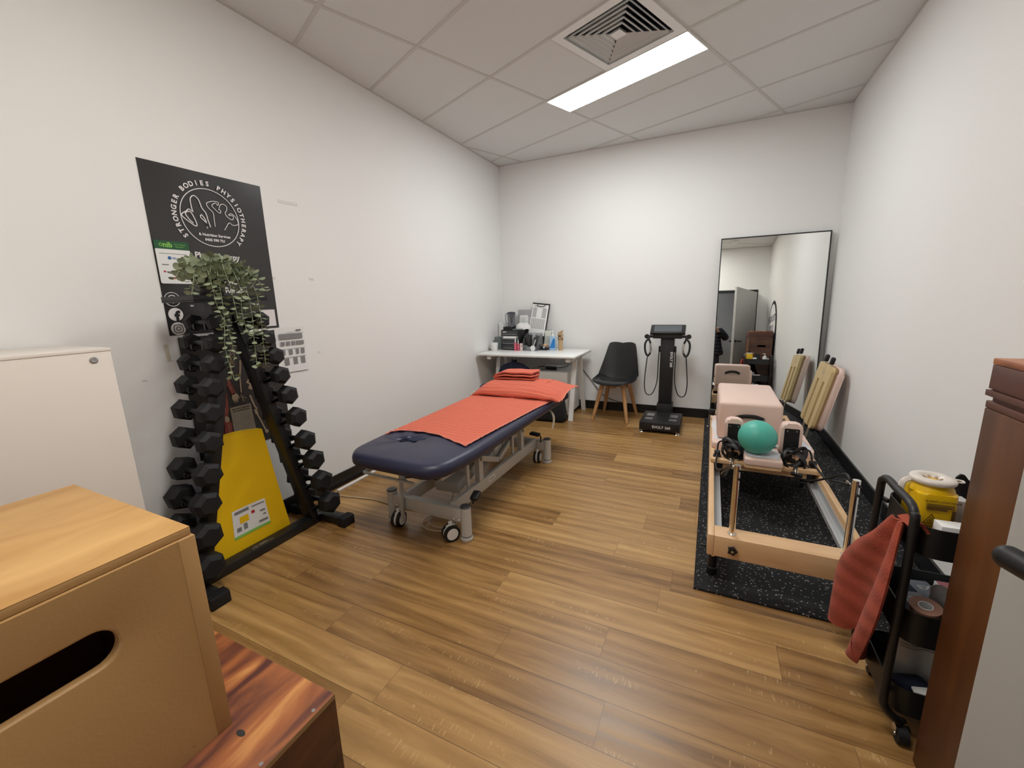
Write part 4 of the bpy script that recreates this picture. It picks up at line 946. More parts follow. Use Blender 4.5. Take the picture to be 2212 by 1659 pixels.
for s in (-1, 1):
    mb = MB(); mb.bar((s * 0.168, -0.61, 0.165), (s * 0.168, 0.61, 0.165), 0.028, 0.080, bev=0.002); r = mb.build('side_rail', M['offwhite'], bed)
    if s > 0:
        mb = MB(); mb.box((0.1826, -0.155, 0.170), (0.001, 0.085, 0.030)); lb = mb.build('badge', M['paper'], r, smooth=None)
        mb = MB(); mb.text('Athlegen', 0.0185, (0.1834, -0.155, 0.164), (0, 1, 0), (0, 0, 1), bold=0.0004); mb.build('badge_print', M['inkblack'], lb, smooth=None)
for s in (-1, 1):
    for y in (-0.285, 0.345):
        mb = MB(); mb.box2((s * 0.168 - 0.022, y - 0.024, 0.17), (s * 0.168 + 0.012, y + 0.024, 0.385)); u = mb.build('upright', M['offwhite'], bed, smooth=None)
        mb = MB(); mb.cyl((s * 0.176, y, 0.352), (s * 0.196, y, 0.352), 0.012, n=18); mb.build('pivot', M['steel'], u)
        mb = MB(); mb.box2((s * 0.168 - 0.020, y - 0.023, 0.385), (s * 0.168 + 0.010, y + 0.023, 0.390)); mb.build('end_plug', M['black'], u, smooth=None)
        mb = MB(); mb.bar((s * 0.150, y - 0.115, 0.195), (s * 0.150, y - 0.115, 0.435), 0.030, 0.014, up=(1, 0, 0), bev=0.006); mb.build('hanger', M['offwhite'], bed)
        mb = MB(); mb.bar((s * 0.130, y, 0.352), (s * 0.130, y - 0.30 + 0.62 * (y < 0), 0.225), 0.018, 0.035); mb.build('lift_arm', M['offwhite'], bed, smooth=None)
mb = MB(); mb.bar((0.05, -0.14, 0.20), (0.09, 0.30, 0.345), 0.045, 0.045); mb.bar((0.02, -0.40, 0.375), (0.02, -0.20, 0.29), 0.20, 0.012); mb.build('actuator', M['offwhite'], bed, smooth=None)
mb = MB(); mb.box((0.0, -0.34, 0.205), (0.17, 0.20, 0.075), Euler((0.1, 0, 0.1)), 0.010); mb.box((0.06, -0.25, 0.25), (0.09, 0.12, 0.07), Euler((0.2, 0, 0.1)), 0.012); cbx = mb.build('control_box', M['offwhite'], bed)
mb = MB(); mb.sphere((0.088, -0.31, 0.240), 0.005, 10, 6); mb.build('indicator', M['ink'], cbx)
mb = MB(); mb.box((0.05, 0.11, 0.27), (0.10, 0.13, 0.09), Euler((0.3, 0, 0)), 0.015); mb.cyl((0.0, 0.20, 0.30), (0.11, 0.20, 0.30), 0.045); mb.build('motor', M['offwhite'], bed)
def castor(x, y, rz):
    R = Euler((0, 0, rz)).to_matrix(); T = lambda v: Vector((x, y, 0)) + R @ Vector(v)
    mb = MB(); ax = R @ Vector((1, 0, 0))
    for s in (-1, 1): mb.cyl(T((s * 0.008, 0, 0.048)), T((s * 0.026, 0, 0.048)), 0.048, n=32)
    w = mb.build('castor', M['black'], bed)
    mb = MB()
    for s in (-1, 1): mb.cyl(T((s * 0.0255, 0, 0.048)), T((s * 0.0285, 0, 0.048)), 0.034, n=28)
    mb.cyl(T((-0.010, 0, 0.048)), T((0.010, 0, 0.048)), 0.044, n=28); mb.box(T((0, 0.0, 0.080)), (0.016, 0.05, 0.032), Euler((0, 0, rz))); mb.cyl(T((0, 0, 0.075)), T((0, 0, 0.115)), 0.012)
    mb.build('wheel_hub', M['white'], w)
castor(0.192, -0.668, -0.55); castor(-0.195, -0.668, 0.15); castor(0.195, 0.60, 0.15); castor(-0.205, 0.60, 0.2)

# cream strap hanging from the bed edge
st = MB(); pts = spline([(-0.352, 0.86, 0.50), (-0.43, 0.80, 0.535), (-0.46, 0.70, 0.535), (-0.44, 0.60, 0.52), (-0.352, 0.55, 0.515)], 8)
st.tube(pts, 0.014, 8, flat=0.35, ref=(0, 0, 1)); st.build('strap_loop', M['cream'], bed)
st = MB(); pts = spline([(0.28, 0.66, 0.449), (0.315, 0.62, 0.446), (0.340, 0.60, 0.425), (0.345, 0.60, 0.38), (0.335, 0.59, 0.31)], 8); st.tube(pts, 0.010, 8, flat=0.35, ref=(0, 1, 0)); st.build('strap_tail', M['cream'], bed)

# long coral towel on the bed
tw = thing('bed_towel', 'long ribbed coral towel spread flat along the navy bed', 'towel', (0, 0, 0))
NE = [(0.690, -3.045), (0.715, -2.985), (0.780, -2.945), (0.900, -2.943), (1.012, -2.950), (1.15, -3.005), (1.283, -3.062)]
def near_edge(u):
    k = u * (len(NE) - 1); i = min(int(k), len(NE) - 2); f = k - i; return vlerp(NE[i] + (0,), NE[i + 1] + (0,), f)
def towel(u, v):
    a = near_edge(u); b = Vector((lerp(0.625, 1.382, u), -1.62, 0)); p = a.lerp(b, v)
    z = BZ + 0.0105
    xr = 1.015 + 0.33 - 0.019 * (p.y + 2.457); xl = 1.015 - 0.325 - 0.019 * (p.y + 2.457)
    if p.x > xr: z -= (p.x - xr) * 0.45
    if p.x < xl: z -= min(0.05, (xl - p.x) * 0.9)
    z += 0.0020 * math.sin(p.y * 150 + 1.2 * math.sin(p.x * 9)) + 0.0016 * math.sin(p.x * 17 + p.y * 5)
    d = abs((p.x - 0.98) - 0.10 * math.sin((p.y + 2.2) * 3.2)); z += 0.006 * math.exp(-(d / 0.014) ** 2) * (0.4 + 0.6 * math.sin(p.y * 4.4) ** 2)
    if v < 0.06: z -= 0.0
    return Vector((p.x, p.y, z))
mb = MB(); mb.sheet(towel, 48, 190, 0.005); mb.build('cloth', M['coral'], tw, smooth=80)
mb = MB(); mb.tube([towel(k / 40, 0) + Vector((0, -0.001, -0.001)) for k in range(41)], 0.0042, 6); mb.tube([towel(1, k / 60) + Vector((0.001, 0, -0.001)) for k in range(61)], 0.0042, 6); mb.build('hem', M['coraledge'], tw)

# pillow and the towel over it
pw = thing('pillow', 'flat navy pillow under the draped coral towel at the head of the bed', 'pillow', (1.03, -1.68, 0.0))
mb = MB(); hh = lambda u, v: (1 - (2 * u - 1) ** 6) * (1 - (2 * v - 1) ** 4)
P = lambda u, v, s: Vector((lerp(-0.30, 0.28, u), lerp(-0.18, 0.18, v), 0.606 + s * 0.036 * max(0, hh(u, v)) ** 0.6))
mb.sheet(lambda u, v: P(u, v, 1), 18, 14); mb.sheet(lambda u, v: P(v, u, -1), 14, 18); bmesh.ops.remove_doubles(mb.bm, verts=mb.bm.verts[:], dist=0.0005); mb.build('cushion', M['navycloth'], pw, smooth=80)
mb = MB(); mb.sheet(lambda u, v: (lerp(-0.29, -0.41, u), lerp(-0.13, 0.10, v) * (1 - 0.5 * u), 0.612 + 0.02 * math.sin(3 * v) - 0.03 * u), 4, 6, 0.004); mb.build('case_flap', M['navycloth'], pw)
dt = thing('draped_towel', 'coral towel draped over the pillow, its right end hanging open', 'towel', (0, 0, 0))
PR = [(-1.955, 0.573), (-1.972, 0.590), (-1.962, 0.612), (-1.925, 0.634), (-1.865, 0.652), (-1.80, 0.662), (-1.70, 0.666), (-1.60, 0.661), (-1.50, 0.645), (-1.42, 0.615), (-1.385, 0.585)]
PRs = spline([(0, a, b) for a, b in PR], 6)
def drape(u, v):
    k = v * (len(PRs) - 1); i = min(int(k), len(PRs) - 2); q = PRs[i].lerp(PRs[i + 1], k - i)
    x = lerp(0.655, 1.420, u) + 0.018 * math.sin(v * 7) * (u > 0.8) + (0.035 * math.sin(v * PI) if u > 0.9 else 0)
    f = 0.0
    if u > 0.72: f = (u - 0.72) / 0.28
    if u < 0.18: f = (0.18 - u) / 0.18
    z = q.z - 0.075 * f * f * max(0, (q.z - 0.58) / 0.1) - (0.012 * f if u > .5 else 0.035 * f * f)
    y = q.y
    rip = 0.0035 * math.sin(v * 62 + 1.4 * math.sin(u * 9)) + (0.005 * math.sin(u * 42 + v * 5) * f if u > 0.5 else 0)
    fold = 0.006 * math.sin(u * 6 + 2) * math.exp(-((v - 0.12) / 0.08) ** 2)
    return Vector((x, y - fold * 0.6, z + rip + fold))
mb = MB(); mb.sheet(drape, 56, 66, 0.007); mb.build('cloth', M['coralx'], dt, smooth=80)
mb = MB(); mb.tube([drape(1, k / 50) for k in range(51)], 0.0045, 6); mb.build('hem', M['coraledge'], dt)
ft = thing('folded_towel', 'folded coral towel lying on top of the draped pillow', 'towel', (0.955, -1.640, 0.674), 0.06)
ribbon_pts = []
def fold_profile():
    P = []; zs = (0.009, 0.023, 0.037, 0.051); y0, y1 = -0.085, 0.090
    for i, z in enumerate(zs):
        a, b = (y0, y1) if i % 2 == 0 else (y1, y0)
        for k in range(7): P.append((lerp(a, b, k / 6), z + 0.002 * math.sin(k * 1.3 + i)))
        if i < 3:
            s = 1 if b > a else -1
            P += [(b + s * 0.008, z + 0.004), (b + s * 0.011, z + 0.008), (b + s * 0.008, z + 0.012)]
    return P
FPp = fold_profile()
def folded(u, v):
    k = v * (len(FPp) - 1); i = min(int(k), len(FPp) - 2); f = k - i; y = lerp(FPp[i][0], FPp[i + 1][0], f); z = lerp(FPp[i][1], FPp[i + 1][1], f)
    x = lerp(-0.175, 0.175, u) + 0.010 * math.sin(v * 23) * (abs(u - .5) * 2) ** 4
    droop = 0.030 * max(0, (0.22 - u) / 0.22) ** 1.5 * (z / 0.06)
    return Vector((x - 0.02 * max(0, .2 - u) * 5 * (1 - z / 0.06), y, z - droop + 0.0016 * math.sin(x * 40 + y * 90)))
mb = MB(); mb.sheet(folded, 28, 100, 0.0118); mb.build('cloth', M['coralx'], ft, smooth=80)

# duct and cable on the floor
mb = MB(); mb.bar((0.062, -2.925, 0.0075), (0.052, -2.10, 0.0075), 0.022, 0.015, bev=0.004); o = mb.build('cable_duct', M['white']); tag(o, 'white plastic cable duct along the floor by the black skirting', 'cable duct')
mb = MB(); cpts = [(0.062, -2.93, 0.008), (0.075, -2.962, 0.006), (0.16, -2.972, 0.005), (0.293, -2.947, 0.005), (0.42, -2.925, 0.005), (0.557, -2.934, 0.005), (0.731, -2.940, 0.005), (0.90, -2.900, 0.005), (1.05, -2.890, 0.006), (1.13, -2.98, 0.006), (1.10, -3.075, 0.006), (1.01, -3.10, 0.008), (0.93, -3.055, 0.010), (0.94, -2.965, 0.012), (1.03, -2.94, 0.012), (1.12, -2.99, 0.012), (1.08, -3.06, 0.013), (0.99, -3.05, 0.014), (0.96, -2.99, 0.016), (1.02, -2.93, 0.03), (1.03, -2.86, 0.10), (1.02, -2.82, 0.17)]
mb.tube(spline(cpts, 7), 0.0045, 8); o = mb.build('power_cable', M['ivory']); tag(o, 'ivory cable running from the floor duct to a coil under the bed', 'cable')
# ---------------------------------------------------------------- trestle desk
DZ = 0.745
desk = thing('desk', 'white trestle desk in the far corner', 'desk', (0.62, -0.42, 0))
mb = MB(); mb.box2((-0.59, -0.335, DZ - 0.019), (0.588, 0.345, DZ), 0.0015); mb.build('desk_top', M['white'], desk)
mb = MB(); mb.box2((-0.585, -0.33, DZ - 0.0245), (0.583, 0.34, DZ - 0.0195)); mb.build('top_underlay', M['greycard'], desk, smooth=None)
for sx in (-1, 1):
    x = 0.500 if sx > 0 else -0.455
    mb = MB(); mb.bar((x, -0.30, DZ - 0.045), (x, 0.31, DZ - 0.045), 0.05, 0.040); mb.build('cross_beam', M['white'], desk, smooth=None)
    for sy in (-1, 1):
        mb = MB(); mb.bar((x, 0.08 + sy * 0.05 - (0.06 if sy < 0 else 0), DZ - 0.045), (x + 0.0, 0.065 + sy * 0.265, 0.0), 0.05, 0.030, up=(0, 1, 0)); mb.build('leg', M['white'], desk, smooth=None)
# filing pedestal under the desk
pd = thing('drawer_pedestal', 'white two-drawer pedestal under the right end of the desk', 'pedestal', (0.84, -0.30, 0))
mb = MB(); mb.box2((-0.21, -0.235, 0.04), (0.215, 0.25, 0.535)); mb.build('body', M['white'], pd, smooth=None)
mb = MB(); mb.box2((-0.20, -0.22, 0.0), (0.205, 0.24, 0.04)); mb.build('plinth', M['black'], pd, smooth=None)
for z0, z1, lock in ((0.365, 0.532, False), (0.045, 0.360, True)):
    mb = MB(); mb.box2((-0.208, -0.253, z0), (0.213, -0.236, z1), 0.001); d = mb.build('drawer', M['white'], pd)
    if not lock:
        mb = MB(); mb.prism([(-0.065, 0.497), (0.065, 0.497), (0.052, 0.478), (-0.052, 0.478)], -0.004, 0.0, (0, -0.2535, 0), (1, 0, 0), (0, 0, 1)); mb.build('handle', M['white'], d, smooth=None)
    else:
        mb = MB(); mb.cyl((0.155, -0.2535, 0.325), (0.155, -0.259, 0.325), 0.011, n=20); mb.build('lock', M['steel'], d)
# adaptor and wire on the pedestal
ad = thing('power_adaptor', 'black laptop power adaptor with wire lying on the white pedestal', 'power adaptor', (0.80, -0.36, 0.535))
mb = MB(); mb.box((0, 0, 0.016), (0.125, 0.05, 0.030), Euler((0, 0, -0.1)), 0.006); mb.build('brick', M['black'], ad)
mb = MB(); mb.tube(spline([(-0.06, 0.0, 0.02), (-0.11, 0.0, 0.028), (-0.155, 0.02, 0.016), (-0.19, 0.05, 0.006)], 6), 0.004, 8); mb.tube(spline([(0.06, 0, 0.018), (0.12, 0.03, 0.022), (0.17, 0.05, 0.030), (0.195, 0.06, 0.042)], 6), 0.004, 8); mb.tube(spline([(0.06, -.02, 0.008), (0.09, -.06, 0.005), (0.02, -.07, 0.005), (-0.10, -.06, 0.005)], 6), 0.003, 8); mb.build('wire', M['black'], ad)
mb = MB(); mb.box2((0.80, -0.006, 0.56), (1.0, 0.0, 0.65), 0.002); mb.box((0.87, -0.012, 0.61), (0.035, 0.016, 0.035)); o = mb.build('wall_socket', M['white']); tag(o, 'white double wall socket below the desk top', 'socket')
# office chair back and seat under the desk
oc = thing('office_chair', 'navy fabric office chair tucked under the desk behind the bed', 'office chair', (0.425, -0.60, 0))
mb = MB()
def cback(u, v):
    a = lerp(-1, 1, u); w = max(0.03, 0.225 * math.sqrt(max(0, 1 - (max(0, v - 0.35) / 0.65) ** 2.6)))
    return Vector((a * w, -0.02 + 0.05 * a * a + 0.004 * math.sin(a * 16), lerp(0.34, 0.655, v) - 0.02 * a * a * v))
mb.sheet(cback, 24, 16, 0.045); mb.build('backrest', M['navycloth'], oc, smooth=70)
mb = MB(); mb.prism(rrect(0.39, 0.40, 0.10, 6, 0, 0.20), 0.36, 0.43, (0, 0, 0), (1, 0, 0), (0, 1, 0), 0.02, 3); mb.build('seat', M['navycloth'], oc, smooth=60)
mb = MB(); mb.cyl((0, 0.2, 0.07), (0, 0.2, 0.36), 0.026)
for k in range(5): a = k * 2 * PI / 5 + 0.3; mb.bar((0, 0.2, 0.075), (0.17 * math.cos(a), 0.2 + 0.17 * math.sin(a), 0.055), 0.04, 0.025); mb.sphere((0.17 * math.cos(a), 0.2 + 0.17 * math.sin(a), 0.026), 0.026, 12, 8)
mb.build('base', M['black'], oc)
# black bag in front of the pedestal
bg = thing('black_bag', 'soft black fabric bag on the floor between bed and desk leg', 'bag', (0.875, -0.665, 0))
mb = MB(); mb.box((0, 0, 0.155), (0.40, 0.16, 0.31), None, 0.045, 4)
for v in mb.bm.verts:
    v.co.x += 0.012 * math.sin(v.co.z * 17 + v.co.y * 9); v.co.y += 0.010 * math.sin(v.co.x * 15 + v.co.z * 11)
    if v.co.z > 0.2: v.co.x *= 0.93; v.co.z += 0.012 * math.sin(v.co.x * 14)
    v.co.z = max(v.co.z, 0)
mb.build('body', mat('black_fabric', (0.012, 0.013, 0.016, 1), 0.9, var=0.2, bump=0.3, bscale=120), bg, smooth=60)
mb = MB(); mb.tube(spline([(-0.10, -0.075, 0.29), (-0.09, -0.10, 0.345), (0.0, -0.11, 0.365), (0.09, -0.10, 0.345), (0.10, -0.075, 0.29)], 6), 0.010, 8, flat=0.4); mb.build('handle', M['black'], bg)

# ---------------------------------------------------------------- things on the desk
def dthing(name, lab, cat, x, y, rz=0, group=None): return thing(name, lab, cat, (x, y, DZ), rz, group)
t = dthing('mug', 'white tapered mug at the left corner of the desk', 'mug', 0.085, -0.425)
mb = MB(); mb.lathe([(0, 0), (0.036, 0), (0.039, 0.004), (0.047, 0.095), (0.0445, 0.096), (0.037, 0.012), (0, 0.010)], (0, 0, 0), 28); mb.build('cup', M['white'], t)
mb = MB(); mb.lathe([(0, 0.084), (0.0435, 0.084), (0.0435, 0.086), (0, 0.086)], (0, 0, 0), 24); mb.build('coffee', M['board'], t)
mb = MB(); mb.tube(spline([(-0.042, 0, 0.075), (-0.066, 0, 0.070), (-0.066, 0, 0.035), (-0.040, 0, 0.028)], 6), 0.006, 8); mb.build('handle', M['white'], t)
t = dthing('file_holder', 'grey green magazine holder behind the white mug', 'file holder', 0.085, -0.265)
mb = MB(); mb.prism([(-0.05, 0), (0.045, 0), (0.045, 0.13), (-0.02, 0.15), (-0.05, 0.155)], -0.05, 0.05, (0, 0, 0), (1, 0, 0), (0, 0, 1)); mb.build('box', M['greygreen'], t, smooth=None)
t = dthing('card_stack', 'white cards standing against the wall behind the drawer unit', 'cards', 0.045, -0.16)
mb = MB(); mb.box((0, 0, 0.165), (0.05, 0.02, 0.33), Euler((0, 0.05, 0))); mb.box((0.03, -0.02, 0.155), (0.04, 0.003, 0.31)); mb.build('cards', M['paper'], t, smooth=None)
t = dthing('drawer_unit', 'black desktop drawer unit with four grey drawers', 'drawer unit', 0.265, -0.205, -0.05)
mb = MB(); mb.box2((-0.125, -0.13, 0.0), (0.125, 0.13, 0.245), 0.004); mb.build('housing', M['black'], t)
for k in range(4):
    z0 = 0.012 + 0.057 * k; mb = MB(); mb.box2((-0.113, -0.138, z0), (0.113, -0.129, z0 + 0.050), 0.003); d = mb.build('drawer', M['darkgrey'] if k != 2 else M['midgrey'], t)
    mb = MB(); mb.box2((-0.10, -0.1465, z0 + 0.004), (0.10, -0.1380, z0 + 0.016), 0.002); mb.build('lip', M['midgrey'], d)
    if k == 2: mb = MB(); mb.box2((-0.09, -0.1395, z0 + 0.018), (0.09, -0.1382, z0 + 0.042)); mb.build('papers', M['paper'], d, smooth=None)
    if k == 3: mb = MB(); mb.box2((-0.095, -0.1395, z0 + 0.033), (-0.045, -0.1382, z0 + 0.043)); mb.build('label', M['paper'], d, smooth=None)
TZ = DZ + 0.2455
t = thing('paper_tray', 'flat black tray lying on top of the drawer unit', 'tray', (0.262, -0.20, TZ), -0.05)
mb = MB(); mb.box2((-0.10, -0.115, 0), (0.02, 0.115, 0.008)); 
for a, b in (((-0.10, -0.115), (0.02, -0.108)), ((-0.10, 0.108), (0.02, 0.115)), ((-0.10, -0.108), (-0.093, 0.108)), ((0.013, -0.108), (0.02, 0.108))): mb.box2((a[0], a[1], 0.008), (b[0], b[1], 0.034))
mb.build('tray', M['black'], t, smooth=None)
t = thing('filter_jug', 'clear and navy water filter jug standing on the black drawer unit', 'jug', (0.195, -0.148, TZ + 0.0085))
mb = MB(); mb.lathe([(0.040, 0.0), (0.043, 0.004), (0.055, 0.19), (0.053, 0.19), (0.041, 0.008), (0, 0.006)], (0, 0, 0), 28, sy=0.8); mb.build('jug_body', M['smoke'], t)
mb = MB(); mb.lathe([(0, 0.205), (0.030, 0.203), (0.054, 0.195), (0.056, 0.186), (0.052, 0.180)], (0, 0, 0), 28, sy=0.8); mb.build('lid', M['navy'], t)
mb = MB(); mb.lathe([(0.0, 0.075), (0.017, 0.075), (0.019, 0.115), (0.024, 0.135), (0.045, 0.18), (0, 0.18)], (0.004, -.002, 0), 24, sy=0.8); f = mb.build('filter', M['navy'], t)
mb = MB(); mb.lathe([(0.0, 0.055), (0.016, 0.055), (0.0185, 0.108), (0, 0.108)], (0.004, -.002, 0), 24, sy=0.8); mb.build('cartridge', M['white'], f)
mb = MB(); mb.tube(spline([(-0.050, 0, 0.185), (-0.078, 0, 0.165), (-0.075, 0, 0.07), (-0.045, 0, 0.045)], 7), 0.008, 8); mb.build('handle', M['smoke'], t)
t = thing('plastic_wallet', 'clear plastic wallet of papers leaning on the wall behind the drawer unit', 'document wallet', (0.355, -0.092, TZ + 0.001), 0, rot=(-0.16, 0, 0))
mb = MB(); mb.box2((-0.105, -0.001, 0.0), (0.105, 0.001, 0.235)); mb.build('wallet', M['greycard'], t, smooth=None)
mb = MB(); mb.box2((-0.075, -0.0032, 0.02), (0.035, -0.0014, 0.165)); mb.box2((0.045, -0.0032, 0.02), (0.065, -0.0014, 0.14)); pp = mb.build('paper', M['paper'], t, smooth=None)
mb = MB()
for k in range(8): mb.box2((-0.062, -0.0042, 0.135 - 0.014 * k), (0.022 - 0.01 * (k % 3), -0.0034, 0.138 - 0.014 * k))
mb.box2((-0.062, -0.0042, 0.020), (0.022, -0.0034, 0.036)); mb.box2((0.051, -0.0042, 0.05), (0.059, -0.0034, 0.135)); mb.build('print', M['inkgrey'], pp, smooth=None)
t = thing('crumpled_cloth', 'crumpled white cloth on top of the drawer unit', 'cloth', (0.385, -0.225, TZ))
def capf(u, v):
    a = 2 * PI * u; r = math.sin(PI / 2 * (1 - v)) ** 0.6 * (1 + 0.07 * math.sin(3 * a + 1)); return Vector((0.098 * r * math.cos(a), 0.075 * r * math.sin(a), 0.004 + 0.075 * math.sin(PI / 2 * v) * (0.9 + 0.12 * math.sin(2 * a)) + 0.004 * math.sin(a * 7 + v * 5)))
mb = MB(); mb.sheet(capf, 36, 12); mb.build('cloth', M['clothwhite'], t, smooth=80)
t = thing('glove_box_lid', 'small green topped box in front of the crumpled white cloth', 'box', (0.345, -0.315, TZ))
mb = MB(); mb.box2((-0.05, -0.02, 0), (0.07, 0.02, 0.012)); mb.build('box', M['greygreen'], t, smooth=None)
# clipboard leaning on the wall
cl = thing('clipboard', 'black clipboard holding a printed form, leaning on the wall above the organiser', 'clipboard', (0.535, -0.105, DZ + 0.262), rot=(-0.22, 0.115, 0.06))
mb = MB(); mb.box2((-0.112, 0.0, -0.245), (0.112, 0.004, 0.30)); mb.build('board', M['black'], cl, smooth=None)
mb = MB(); mb.box2((-0.110, -0.0016, -0.10), (0.098, -0.0002, 0.292)); pp = mb.build('form', M['paper'], cl, smooth=None)
mb = MB()
for x0, x1 in ((-0.098, -0.045), (0.025, 0.078)):
    for k in range(13): mb.box2((x0, -0.0026, 0.235 - 0.0095 * k), (x1, -0.0018, 0.240 - 0.0095 * k))
for k in range(15):
    for c_ in range(8): mb.box2((-0.098 + 0.0225 * c_, -0.0026, 0.100 - 0.0085 * k), (-0.082 + 0.0225 * c_, -0.0018, 0.1045 - 0.0085 * k))
mb.box2((-0.09, -0.0026, 0.256), (-0.04, -0.0018, 0.266)); mb.build('form_print', M['inkgrey'], pp, smooth=None)
mb = MB(); mb.box2((-0.112, -0.006, 0.284), (0.112, 0.005, 0.298)); mb.tube(spline([(-0.05, -0.006, 0.285), (-0.042, -0.009, 0.264), (0.0, -0.009, 0.258), (0.042, -0.009, 0.264), (0.05, -0.006, 0.285)], 6), 0.004, 8); mb.build('clip', M['black'], cl)
# pink bottles
for k, (x, y, h, lab) in enumerate(((0.352, -0.385, 0.100, 'pink pump bottle standing in front of the drawer unit'), (0.388, -0.382, 0.085, 'slim dark pink bottle with white cap beside the organiser'))):
    t = dthing('spray_bottle', lab, 'bottle', x, y)
    mb = MB(); r = 0.017 if k == 0 else 0.014; mb.lathe([(0, 0), (r, 0), (r, h * .85), (r * .5, h), (0, h)], (0, 0, 0), 18); mb.build('bottle', M['pinkp'], t)
    mb = MB(); mb.lathe([(0, h), (r * .42, h), (r * .42, h + 0.022), (r * .25, h + 0.045), (0, h + 0.045)], (0, 0, 0), 14); mb.build('cap', M['white'], t)
t = dthing('organiser_card', 'pale card with a dark dot between pink bottles and organiser', 'card', 0.425, -0.375, 0.1)
mb = MB(); mb.box((0, 0, 0.045), (0.034, 0.008, 0.088)); mb.build('card', mat('pale_pink_card', (0.65, 0.50, 0.48, 1), 0.6), t, smooth=None)
mb = MB(); mb.flat(circ(0.006, 12, 0.004, 0.058), (0, -0.0046, 0), (1, 0, 0), (0, 0, 1)); mb.build('dot', M['inkblack'], t, smooth=None)
# clear acrylic organiser with its contents
t = dthing('desk_organiser', 'clear plastic desk organiser packed with small items', 'organiser', 0.525, -0.27, -0.03)
mb = MB(); T_ = 0.003
for a, b in (((-0.10, -0.09, 0), (0.10, 0.09, T_)), ((-0.10, 0.087, 0), (0.10, 0.09, 0.20)), ((-0.10, -0.09, 0), (0.10, -0.087, 0.05))): mb.box2(a, b)
for x in (-0.10, 0.097): mb.prism([(-0.09, 0), (0.09, 0), (0.09, 0.20), (0.0, 0.17), (-0.09, 0.06)], x, x + T_, (0, 0, 0), (0, 1, 0), (0, 0, 1))
mb.build('case', M['smoke'], t, smooth=None)
t2 = dthing('round_gauge', 'small round white dial at the front of the clear organiser', 'dial', 0.570, -0.367)
mb = MB(); mb.cyl((0, 0, 0.032), (0, 0.014, 0.032), 0.031, n=28); mb.build('case', M['white'], t2)
mb = MB(); mb.bar((-0.006, -0.001, 0.026), (0.010, -0.001, 0.040), 0.003, 0.001); mb.build('needle', M['midgrey'], t2, smooth=None)
t2 = dthing('white_pen', 'white marker slanting out of the clear organiser', 'pen', 0.545, -0.30)
mb = MB(); mb.cyl((0.0, 0, 0.025), (0.035, 0.0, 0.125), 0.006, n=14); mb.build('barrel', M['white'], t2)
mb = MB(); mb.cyl((-0.006, 0, 0.008), (0.0, 0.0, 0.025), 0.006, n=14); mb.build('cap', M['beige'], t2)
for k, (x, y, z, w, d, h, mm, lab) in enumerate(((0.470, -0.25, 0, 0.055, 0.05, 0.155, 'board', 'dark brown pouch in the back left pocket of the organiser'), (0.560, -0.215, 0, 0.06, 0.05, 0.145, 'darkgrey', 'dark grey packet in the back right pocket of the organiser'), (0.455, -0.325, 0, 0.05, 0.035, 0.055, 'greygreen', 'small olive box at the front of the organiser'), (0.505, -0.335, 0, 0.035, 0.03, 0.035, 'white', 'small white tub at the front of the organiser'), (0.515, -0.198, 0, 0.04, 0.02, 0.20, 'greycard', 'pale card strip at the back of the organiser'))):
    o_ = MB(); o_.box((0, 0, h / 2), (w, d, h), Euler((0, 0.03 * (k - 2), 0.1 * k)), 0.004); q = o_.build('packet', M[mm], None, (x, y, DZ + 0.0045)); tag(q, lab, 'packet')
# leaflet stand, small tray, gel pump, foot model
t = dthing('leaflet_stand', 'clear stand of cream leaflets beside the gel bottle', 'leaflet stand', 0.685, -0.155, 0, None)
mb = MB(); mb.box((0, 0.008, 0.12), (0.088, 0.002, 0.225), Euler((-0.12, 0, 0))); mb.box2((-0.044, -0.03, 0), (0.044, 0.02, 0.003)); mb.build('stand', M['smoke'], t, smooth=None)
mb = MB(); mb.box((0, 0.003, 0.13), (0.082, 0.003, 0.19), Euler((-0.12, 0, 0))); pp = mb.build('leaflet', mat('cream_paper', (0.66, 0.68, 0.60, 1), 0.6), t, smooth=None)
mb = MB()
for k in range(5): mb.box((-0.005, 0.0055 - 0.0035 + 0.018 - 0.022 - 0.002 * k * 0 + (0.02 - 0.012 * k) * 0.12, 0.155 - 0.016 * k), (0.055, 0.001, 0.003), Euler((-0.12, 0, 0)))
mb.build('print', M['inkgrey'], pp, smooth=None)
t = dthing('trinket_tray', 'small black tray of bits and pieces in front of the leaflet stand', 'tray', 0.665, -0.245)
mb = MB(); mb.box2((-0.055, -0.04, 0), (0.055, 0.04, 0.022), 0.004); mb.build('tray', M['black'], t)
for k, (x, z, r, mm, lab) in enumerate(((-0.03, 0.045, 0.022, 'darkgrey', 'dark ball in the small black tray'), (0.012, 0.056, 0.026, 'tan', 'tan ball on the heap in the small black tray'), (0.036, 0.040, 0.020, 'kintape', 'brown ball at the right of the small black tray'), (0.014, 0.032, 0.013, 'gelpale', 'pale blue bead at the front of the small black tray'))):
    o_ = MB(); o_.sphere((0, 0, 0), r, 16, 10); q = o_.build('massage_ball', M[mm], None, (0.665 + x, -0.25 + (0.01 if k < 3 else -0.028), DZ + max(z - 0.005, r + 0.021))); tag(q, lab, 'ball')
t = dthing('gel_bottle', 'blue ultrasound gel pump bottle on the desk', 'gel bottle', 0.775, -0.235, 0)
mb = MB(); mb.prism(rrect(0.078, 0.046, 0.016, 5), 0, 0.165, (0, 0, 0), (1, 0, 0), (0, 1, 0), 0.010, 3); mb.build('bottle', M['gelpale'], t, smooth=50)
